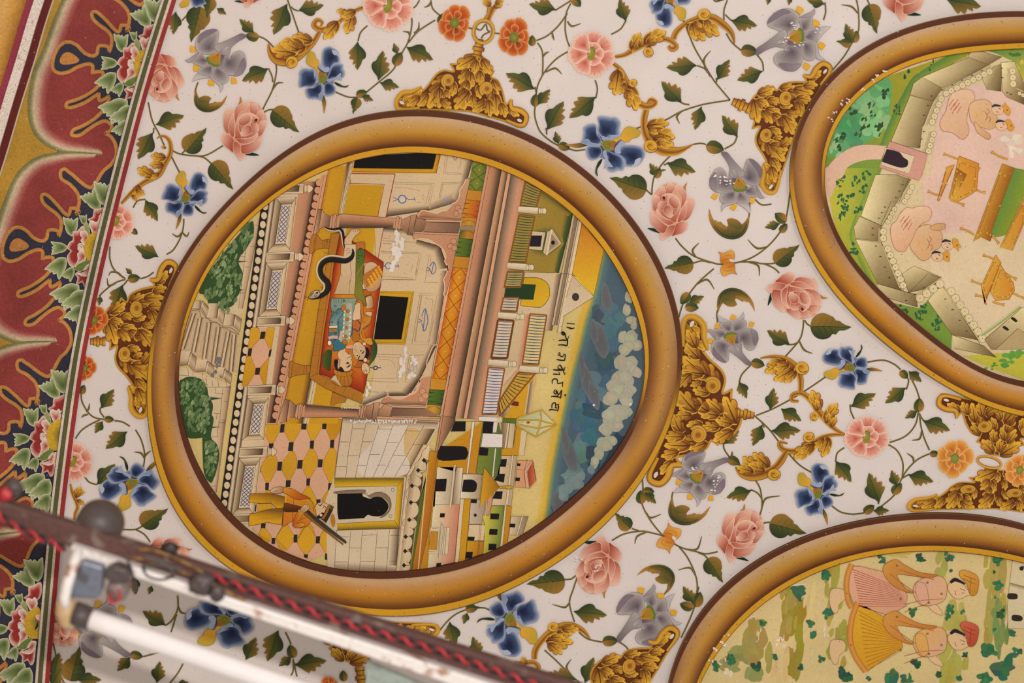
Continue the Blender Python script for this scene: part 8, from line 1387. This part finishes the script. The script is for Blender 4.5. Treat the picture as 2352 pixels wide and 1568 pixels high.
for x, y, r in ((830, 560, 62), (590, 770, 34), (670, 990, 24), (1010, 440, 40), (1025, 700, 44), (905, 770, 34), (925, 840, 28), (1140, 1110, 60), (985, 1005, 28), (840, 1060, 26), (370, 1010, 40), (280, 1060, 40), (540, 1060, 40), (1390, 335, 30), (1650, 325, 34), (1840, 310, 38), (1855, 410, 14), (1600, 690, 36), (1850, 670, 36), (1930, 690, 20), (2170, 340, 46), (2170, 500, 42), (2190, 700, 36), (2270, 835, 30), (1620, 1040, 40), (1770, 1110, 28), (1450, 1130, 70), (1550, 1140, 50), (2110, 960, 60), (2200, 1060, 90), (2080, 1130, 60), (2300, 960, 40), (1950, 980, 24), (1910, 1140, 26), (1300, 1140, 22), (2145, 420, 14), (2150, 590, 12), (2150, 810, 14), (1840, 720, 30)):
    a = Art(23, .05); p = px(x, y); r2 = random.Random(x * 7 + y); g = (58, 104, 70) if x % 3 else (48, 82, 58)
    for k in range(9): blob(a, p[0] + r2.uniform(-.55, .55) * r * Tr.k, p[1] + r2.uniform(-.6, .6) * r * Tr.k, r * Tr.k * r2.uniform(.25, .5), r * Tr.k * r2.uniform(.25, .5), tuple(v + r2.uniform(-14, 16) for v in g), 0, r2, .4, n=7)
    wh = 'left of the dancers, near the frame' if x < 880 else 'by the feet of the dancers' if x < 1150 else 'above the pink skirt, under the frame' if y < 360 and x < 1900 else 'below the yellow skirt' if y > 1000 and x < 2000 else 'around the heads of the dancers' if x < 2000 else 'near the white towers'; sz = 'broad bushy' if r > 45 else 'small' if r > 25 else 'tiny'; SHR.setdefault((sz, wh), []).append((x, single('shrub', a, p, sz, 'shrub', M_SCENE, 'small shrubs on the painted hillside')))
for (sz, wh), l in SHR.items():
    for i, (x, o) in enumerate(sorted(l, key=lambda v: v[0])): o['label'] = sz + ' dark green shrub ' + wh + ('' if len(l) == 1 else ', leftmost there' if i == 0 else ', rightmost there' if i == len(l) - 1 else ', %s from left there' % ('second', 'third', 'fourth', 'fifth', 'sixth', 'seventh', 'eighth')[i - 1])
tw = thing('far_tower', (2330, 1330), 'cream towers with dark windows at the right edge behind the dancers', 'building', None)
a = Art(23, .1); a.fill('2270,340 2400,340 2400,800 2240,800 2235,650 2250,500', (204, 186, 146), sm=False, edge=(110, 96, 60), ew=.8); a.quad('2250,490 2400,530 2400,560 2250,520', [(0, (120, 104, 70)), (1, (204, 186, 146))]); part('wall', a, tw, M_SCENE)
for s in ('2320,385 2345,380 2340,408 2318,405', '2240,565 2290,565 2305,580 2295,602 2240,600', '2270,710 2320,712 2338,730 2325,750 2268,745'): a = Art(23.6, .1); a.fill(s, (50, 44, 38)); part('window', a, tw, M_SCENE)
def dancer(label, at, oy, skirt, rib, torso, hat, turb):
    t = thing('person', at, label, 'person', 'dancers in the lower right medallion'); SK_ = (214, 176, 130); o = lambda s: ' '.join('%g,%g' % (float(v.split(',')[0].rstrip('!')), float(v.split(',')[1].rstrip('!')) + oy) + ('!' if v.endswith('!') else '') for v in s.split())
    E_ = (128, 80, 44)
    a = Art(25, .08); a.fill(o('1045,540 1100,530 1140,550 1140,600 1100,640 1090,690 1060,690 1035,620'), SK_, edge=E_, ew=.8); a.fill(o('1830,520 1870,480 1920,490 1960,530 1985,570 1960,580 1920,600 1870,590'), SK_, edge=E_, ew=.9); a.fill(o('1690,620 1730,620 1790,680 1795,710 1740,690 1700,650'), SK_, edge=E_, ew=.8); a.lines(o('1880,545 1890,575') + ';' + o('1915,530 1950,545') + ';' + o('1925,560 1945,560'), (60, 44, 36), 1.2); part('body', a, t, M_SCENE)
    a = Art(25.4, .06); a.fill(skirt[0], skirt[1], skirt[2], (px(*skirt[3]), px(*skirt[4])), sm=False, edge=E_, ew=1); q = pts(rib[0]); r_ = pts(rib[1])
    for k in range(15):
        u = k / 14; i = lambda L: (L[0][0] + (L[1][0] - L[0][0]) * u, L[0][1] + (L[1][1] - L[0][1]) * u); a.ribbon([i(q), i(r_)], [1.6, .7], col=rib[2], sm=False)
    part('skirt', a, t, M_SCENE)
    a = Art(25.8, .06); a.ribbon(rib[3], 13, [(-1, (166, 104, 40)), (-.2, (206, 144, 70)), (1, (180, 112, 48))]); h = smooth(pts(rib[3]), 4)
    for k in range(1, len(h), 4): a.dot(h[k][0], h[k][1], 1.8, (110, 60, 40), n=6)
    part('hem', a, t, M_SCENE, 'gold jewelled hem')
    a = Art(26, .06); a.fill(o(torso[0]), torso[1], (206, 160, 120), (px(1600, 450 + oy), px(1750, 620 + oy)), edge=E_, ew=1); a.fill(o('1405,370 1480,335 1540,370 1640,420 1760,440 1700,460 1560,440 1490,440 1540,520 1600,560 1540,550 1450,500 1400,430'), (200, 140, 66), (184, 118, 52), (px(1420, 350 + oy), px(1600, 520 + oy)), edge=(120, 70, 34), ew=1); a.fill(o('1620,490 1680,500 1700,570 1700,620 1660,640 1620,570'), torso[1], edge=E_, ew=1); a.lines(o('1440,430 1560,520 1620,560') + ';' + o('1500,400 1620,440 1740,470') + ';' + o('1540,640 1660,610 1800,600') + ';' + o('1700,640 1640,650 1540,690'), (150, 84, 50), 1.3, True)
    for x, y in ((1490, 375), (1695, 490), (1790, 565), (1515, 600), (1705, 625)): p = px(x, y + oy); a.dot(*p, 2.6, (60, 44, 40), 2.6); a.dot(*p, 1.2, (200, 160, 110), 1.2)
    part('shawl', a, t, M_SCENE)
    a = Art(26.4, .06); a.ribbon(o('1850,490 1880,470 1910,480 1950,500'), [6, 9, 7, 3], col=(40, 38, 40)); part('hair', a, t, M_SCENE)
    a = Art(26.6, .06); a.fill(o(hat), turb[0], turb[1], (px(1930, 420 + oy), px(2020, 560 + oy)), edge=E_, ew=1); a.lines(o('1940,440 2020,470') + ';' + o('1930,460 2015,500') + ';' + o('1990,460 1980,560'), turb[2], 1.3); part('turban', a, t, M_SCENE)
dancer('painted dancer in pink striped skirt and gold turban, upper of the two', (2080, 1350), 0, ('1170,380 1240,380 1410,420 1530,520 1560,580 1550,650 1430,710 1330,680 1200,640 1150,500', (212, 160, 126), (206, 150, 116), (1200, 400), (1500, 600)), ('1190,400 1240,650', '1500,520 1560,650', (160, 70, 66), '1185,365 1155,450 1150,540 1165,620 1185,660'), ('1600,560 1620,490 1700,450 1790,450 1825,500 1815,600 1740,640 1650,640', (210, 158, 128)), '1910,440 1935,405 2035,450 2030,560 1985,575 1960,500', ((200, 144, 60), (186, 124, 44), (130, 80, 34)))
dancer('painted dancer in yellow striped skirt and red striped turban, lower of the two', (2080, 1470), 345, ('1210,640 1280,650 1430,740 1510,850 1530,930 1480,960 1400,1010 1290,1090 1200,1000 1180,850', (206, 154, 42), (196, 140, 38), (1250, 700), (1500, 900)), ('1230,680 1290,1080', '1490,830 1520,950', (160, 100, 34), '1225,620 1185,740 1175,880 1210,990 1280,1090'), ('1600,560 1620,490 1700,450 1790,450 1825,500 1815,600 1740,640 1650,640', (208, 156, 84)), '1915,440 1945,405 2035,440 2035,520 2010,570 1970,570 1950,490', ((196, 96, 70), (170, 74, 50), (120, 50, 36)))
# ---------------------------------------------------------------- the old tube light hanging below the ceiling (all real, in front of the painting)
def pmat(name, c, rough=.5, metal=0, spots=None, sc=30, th=.6, spec=.4, c2=None):
    m = bpy.data.materials.new(name); m.use_nodes = True; nt = m.node_tree; N = nt.nodes; L = nt.links; b = N['Principled BSDF']
    b.inputs['Roughness'].default_value = rough; b.inputs['Metallic'].default_value = metal; b.inputs['Specular IOR Level'].default_value = spec
    tc = N.new('ShaderNodeTexCoord'); n = N.new('ShaderNodeTexNoise'); n.inputs['Scale'].default_value = sc; n.inputs['Detail'].default_value = 6; L.new(tc.outputs['Object'], n.inputs['Vector'])
    r = N.new('ShaderNodeValToRGB'); r.color_ramp.elements[0].position = th; r.color_ramp.elements[1].position = min(1, th + .08); r.color_ramp.elements[0].color = lin(c); r.color_ramp.elements[1].color = lin(spots or c)
    n2 = N.new('ShaderNodeTexNoise'); n2.inputs['Scale'].default_value = sc * 4; L.new(tc.outputs['Object'], n2.inputs['Vector'])
    mx = N.new('ShaderNodeMix'); mx.data_type = 'RGBA'; mx.blend_type = 'MIX'; mx.inputs[7].default_value = lin(c2 or mix(c, (0, 0, 0), .25)); mr = N.new('ShaderNodeMapRange'); mr.inputs[1].default_value = .45; mr.inputs[2].default_value = .75; mr.inputs[4].default_value = .6
    L.new(n2.outputs['Fac'], mr.inputs[0]); L.new(mr.outputs[0], mx.inputs[0]); L.new(n.outputs['Fac'], r.inputs[0]); L.new(r.outputs[0], mx.inputs[6]); L.new(mx.outputs[2], b.inputs['Base Color']); return m
M_BAT = pmat('old_maroon_paint', (100, 70, 64), .55, 0, (134, 116, 106), 34, .57, .2, (68, 46, 42)); M_WHT = pmat('rusty_white_enamel', (236, 228, 222), .35, 0, (160, 104, 64), 26, .57, .5, (224, 208, 196)); M_TUB = pmat('white_glass_tube', (240, 232, 230), .15, 0, None, 10, .9, .6, (234, 226, 224))
M_GRY = pmat('blue_grey_tin', (122, 126, 140), .4, .3, (96, 92, 96), 30, .55); M_CAP = pmat('yellowed_enamel', (206, 170, 124), .45, 0, (232, 222, 208), 40, .5); M_DRK = pmat('dark_bakelite', (84, 72, 70), .45, 0, (110, 100, 96), 40, .6); M_RED = pmat('red_cable', (190, 54, 58), .5); M_BLK = pmat('black_cable', (52, 40, 42), .5); M_OCR = pmat('ochre_cord', (160, 116, 60), .6, 0, (110, 76, 44), 60, .5); M_PLT = pmat('pale_green_tin', (156, 168, 158), .5, 0, (140, 148, 140), 20, .55); M_STA = pmat('grey_starter', (136, 118, 112), .4, 0, (110, 96, 92), 30, .5)
GAP = .72
def W(x, y, g=GAP): return P(x, y, H - g)
def bm_obj(name, vs, fs, mat, parent=None, smooth_=False, origin=None, bev=0):
    o = origin if origin is not None else (Vector(parent.location) if parent else Vector(vs[0])); me = bpy.data.meshes.new(name); me.from_pydata([tuple(Vector(v) - o) for v in vs], [], fs); me.materials.append(mat); me.update()
    if smooth_: me.shade_smooth()
    ob = bpy.data.objects.new(name, me); COL.objects.link(ob)
    if parent: ob.parent = parent
    else: ob.location = o
    if bev: m = ob.modifiers.new('b', 'BEVEL'); m.width = bev; m.segments = 2
    return ob
def prism(quad_pts, g0, g1):          # quad traced in photo pixels at depth g0, extruded up to g1 (metres below the ceiling)
    lo = [W(x, y, g0) for x, y in quad_pts]; up = [Vector((v.x, v.y, H - g1)) for v in lo]; n = len(lo); vs = lo + up
    return vs, [tuple(range(n))[::-1], tuple(range(n, 2 * n))] + [(i, (i + 1) % n, n + (i + 1) % n, n + i) for i in range(n)]
def pipe(path, r, n=14, caps=True):
    vs, fs = [], []; m = len(path)
    for i, p in enumerate(path):
        t = (path[min(i + 1, m - 1)] - path[max(i - 1, 0)]).normalized(); a_ = t.orthogonal().normalized() if i == 0 else (prev - t * prev.dot(t)).normalized(); prev = a_; b_ = t.cross(a_); rr_ = r[i] if isinstance(r, list) else r
        vs += [p + (a_ * math.cos(k / n * 6.2832) + b_ * math.sin(k / n * 6.2832)) * rr_ for k in range(n)]
    for i in range(m - 1):
        for k in range(n): fs.append((i * n + k, i * n + (k + 1) % n, (i + 1) * n + (k + 1) % n, (i + 1) * n + k))
    if caps: fs += [tuple(range(n))[::-1], tuple(range((m - 1) * n, m * n))]
    return vs, fs
def sub(A, B, n): return [A.lerp(B, i / n) for i in range(n + 1)]
fx = thing('tube_light', (163, 1255), 'blurred old white tube light on a dark maroon batten, across the lower left', 'lamp'); fx.location = W(163, 1255)
up = lambda x: 1152 + .3225 * x; lw = lambda x: 1203 + .327 * x
q = [(-700, up(-700)), (500, up(500) - 1), (3500, up(3500) - 12), (3500, lw(3500) + 20), (500, lw(500) + 2), (-700, lw(-700))]
bm_obj('batten', *prism(q, GAP, GAP - .03), M_BAT, fx, bev=.003)
cl = lambda x: 1221 + .3333 * x
q = [(163, 1253), (500, lw(500) - 2), (1600, lw(1600)), (1600, cl(1600) + 10), (500, cl(500) + 2), (330, cl(330)), (166, 1280)]
bm_obj('reflector', *prism(q, GAP + .022, GAP - .02), M_WHT, fx, bev=.002)
bm_obj('hanger', *pipe(sub(W(3440, 2280, GAP - .02), Vector((W(3440, 2280).x, W(3440, 2280).y, H - .001)), 3), .006), M_BLK, fx); bm_obj('hanger', *pipe(sub(W(-660, 960, GAP - .02), Vector((W(-660, 960).x, W(-660, 960).y, H - .035)), 3), .006), M_BLK, fx)
bm_obj('end_plate', *prism([(188, 1288), (238, 1303), (234, 1360), (222, 1376), (160, 1372), (158, 1350)], GAP + .045, GAP + .02), M_GRY, fx, bev=.004); EP = [o for o in fx.children if o.name.startswith('end_plate')][0]
rim = [W(180, 1262, GAP + .03), W(168, 1300, GAP + .045), W(154, 1345, GAP + .055), W(148, 1375, GAP + .06), W(152, 1395, GAP + .06)]; bm_obj('bracket', *pipe(rim, [.008, .009, .009, .0085, .007]), M_WHT, EP, True, origin=fx.location)
cap_ = [W(150, 1376, GAP + .05), W(152, 1402, GAP + .05), W(158, 1425, GAP + .05), W(172, 1440, GAP + .05)]; bm_obj('end_cap', *pipe([v for v in cap_], [.013, .017, .016, .010]), M_CAP, fx, True)
T0, T1 = W(186, 1414, GAP + .05), W(1400, 1832, GAP + .13); td = (T1 - T0).normalized()
bm_obj('lampholder', *pipe([T0 - td * .012, T0 + td * .004, T0 + td * .008, T0 + td * .016], [.020, .020, .0175, .0175], 20), M_DRK, fx, True)
tb_ = bm_obj('tube', *pipe([T0 + td * .016, T0 + td * .018, T0 + td * .05] + sub(T0 + td * .1, T1, 6), [.0150, .0168, .0168] + [.0168] * 7, 28), M_TUB, fx, True)
bm_obj('lampholder', *pipe([T1 - td * .01, T1 + td * .02], .019, 20), M_DRK, fx, True)
c = W(272, 1352, GAP + .03); st_ = bm_obj('starter', *pipe([c + Vector((0, 0, d)) for d in (.03, .026, -.012, -.018, -.02)], [.016, .018, .018, .015, .004], 20), M_STA, fx, True)
bm_obj('starter_socket', *prism([(238, 1312), (262, 1300), (292, 1310), (300, 1335), (262, 1342), (240, 1330)], GAP + .055, GAP + .02), M_DRK, st_, bev=.004, origin=fx.location)
bm_obj('pale_plate', *prism([(843, 1520), (1080, 1620), (1100, 1720), (838, 1640)], GAP + .005, GAP - .01), M_PLT, fx)
c = W(224, 1212, GAP - .045); bm_obj('round_block', *pipe([c + Vector((0, 0, d)) for d in (.04, .036, .0, -.02, -.026)], [.036, .039, .039, .034, .01], 28), M_DRK, fx, True)
# twisted flex: red and dark strand wound round each other along the batten
def flex(name, pth, label, amp=.0036, turns=1.0, r=.0030, step=.0052, group=None):
    dense = []
    for i in range(len(pth) - 1):
        k = max(2, int((pth[i + 1] - pth[i]).length / step)); dense += [pth[i].lerp(pth[i + 1], j / k) for j in range(k)]
    dense.append(pth[-1]); t = empty(name, pth[0]); tag(t, label, 'cable', group, 'thing')
    for nm, ph, mt in (('red_strand', 0, M_RED), ('dark_strand', math.pi, M_BLK)):
        out = []; L = 0
        for i, p in enumerate(dense):
            d = (dense[min(i + 1, len(dense) - 1)] - dense[max(0, i - 1)]).normalized(); s = Vector((-d.y, d.x, 0)); L += step; an = L / .031 * 6.2832 * turns + ph
            out.append(p + s * math.cos(an) * amp + Vector((0, 0, 1)) * math.sin(an) * amp)
        bm_obj(nm, *pipe(out, r, 8), mt, t, True)
    return t
flex('twisted_cable', [W(-20, 1168, GAP + .012), W(30, 1208, GAP + .010), W(90, 1234, GAP + .008), W(150, 1262, GAP + .008)], 'red and black twisted cable sagging under the left end of the batten')
flex('twisted_cable', [W(485, 1322, GAP + .008), W(640, 1378, GAP + .008), W(800, 1432, GAP + .008), W(1000, 1492, GAP + .008), W(1200, 1562, GAP + .008), W(1400, 1630, GAP + .008)], 'long red and black twisted cable stapled along the face of the batten')
def cord(path, r, mt, label, name='cord', group=None):
    v, f_ = pipe(path, r, 10); ob = bm_obj(name, v, f_, mt, None, True); tag(ob, label, 'cord', group); return ob
def sm3(lst, g=.012):
    p = smooth(lst, 6); return [W(x, y, GAP + g) for x, y in p]
cord(sm3([(315, 1262), (350, 1263), (395, 1278), (440, 1300), (470, 1318)]), .0022, M_OCR, 'ochre cord looped highest on the batten, right of the grey starter', group=None)
cord(sm3([(300, 1282), (340, 1284), (390, 1300), (430, 1318), (462, 1330), (500, 1348), (560, 1378)], .016), .0026, M_OCR, 'thick ochre cord crossing the batten and running on to the right under the red cable')
cord(sm3([(285, 1272), (300, 1300), (308, 1330), (312, 1352), (308, 1362)], .03), .0018, M_DRK, 'thin dark loose wire hanging down right of the starter')
cord(sm3([(330, 1275), (370, 1290), (400, 1318), (370, 1330), (340, 1322), (330, 1300), (360, 1296), (420, 1308)], .02), .0032, M_DRK, 'dark tangled wire wound round the batten beside the ochre cords')
cord(sm3([(258, 1362), (250, 1378), (262, 1384), (276, 1372), (272, 1352)], .05), .0022, M_RED, 'small curl of red wire on the starter')
def lump(at, r, mt, label, name, cat, seed=1):
    r2 = random.Random(seed); vs, fs = [], []; n, m = 12, 8
    for i in range(m + 1):
        for j in range(n):
            th, ph = i / m * math.pi, j / n * 6.2832; k = r * (1 + r2.uniform(-.22, .22)); vs.append(at + Vector((k * math.sin(th) * math.cos(ph), k * math.sin(th) * math.sin(ph), k * .6 * math.cos(th))))
    for i in range(m):
        for j in range(n): fs.append((i * n + j, i * n + (j + 1) % n, (i + 1) * n + (j + 1) % n, (i + 1) * n + j))
    ob = bm_obj(name, vs, fs, mt, None, True, origin=at); return tag(ob, label, cat)
lump(W(30, 1122, GAP - .01), .016, M_DRK, 'dark knot of taped wire on top of the batten at the left edge', 'wire_knot', 'knot', 3)
lump(W(12, 1136, GAP + .0), .012, M_RED, 'red taped wire end beside the dark knot at the left edge', 'wire_knot', 'knot', 5)
lump(W(462, 1340, GAP + .03), .020, M_DRK, 'black taped joint where the red cable starts on the batten', 'tape_joint', 'joint', 6)
lump(W(498, 1362, GAP + .03), .013, M_DRK, 'small black clip on the white reflector right of the taped joint', 'clip', 'clip', 8)
lump(W(390, 1262, GAP + .0), .014, M_BLK, 'dark lump of tape on the upper edge of the batten near the rosebud', 'tape_lump', 'tape', 9)
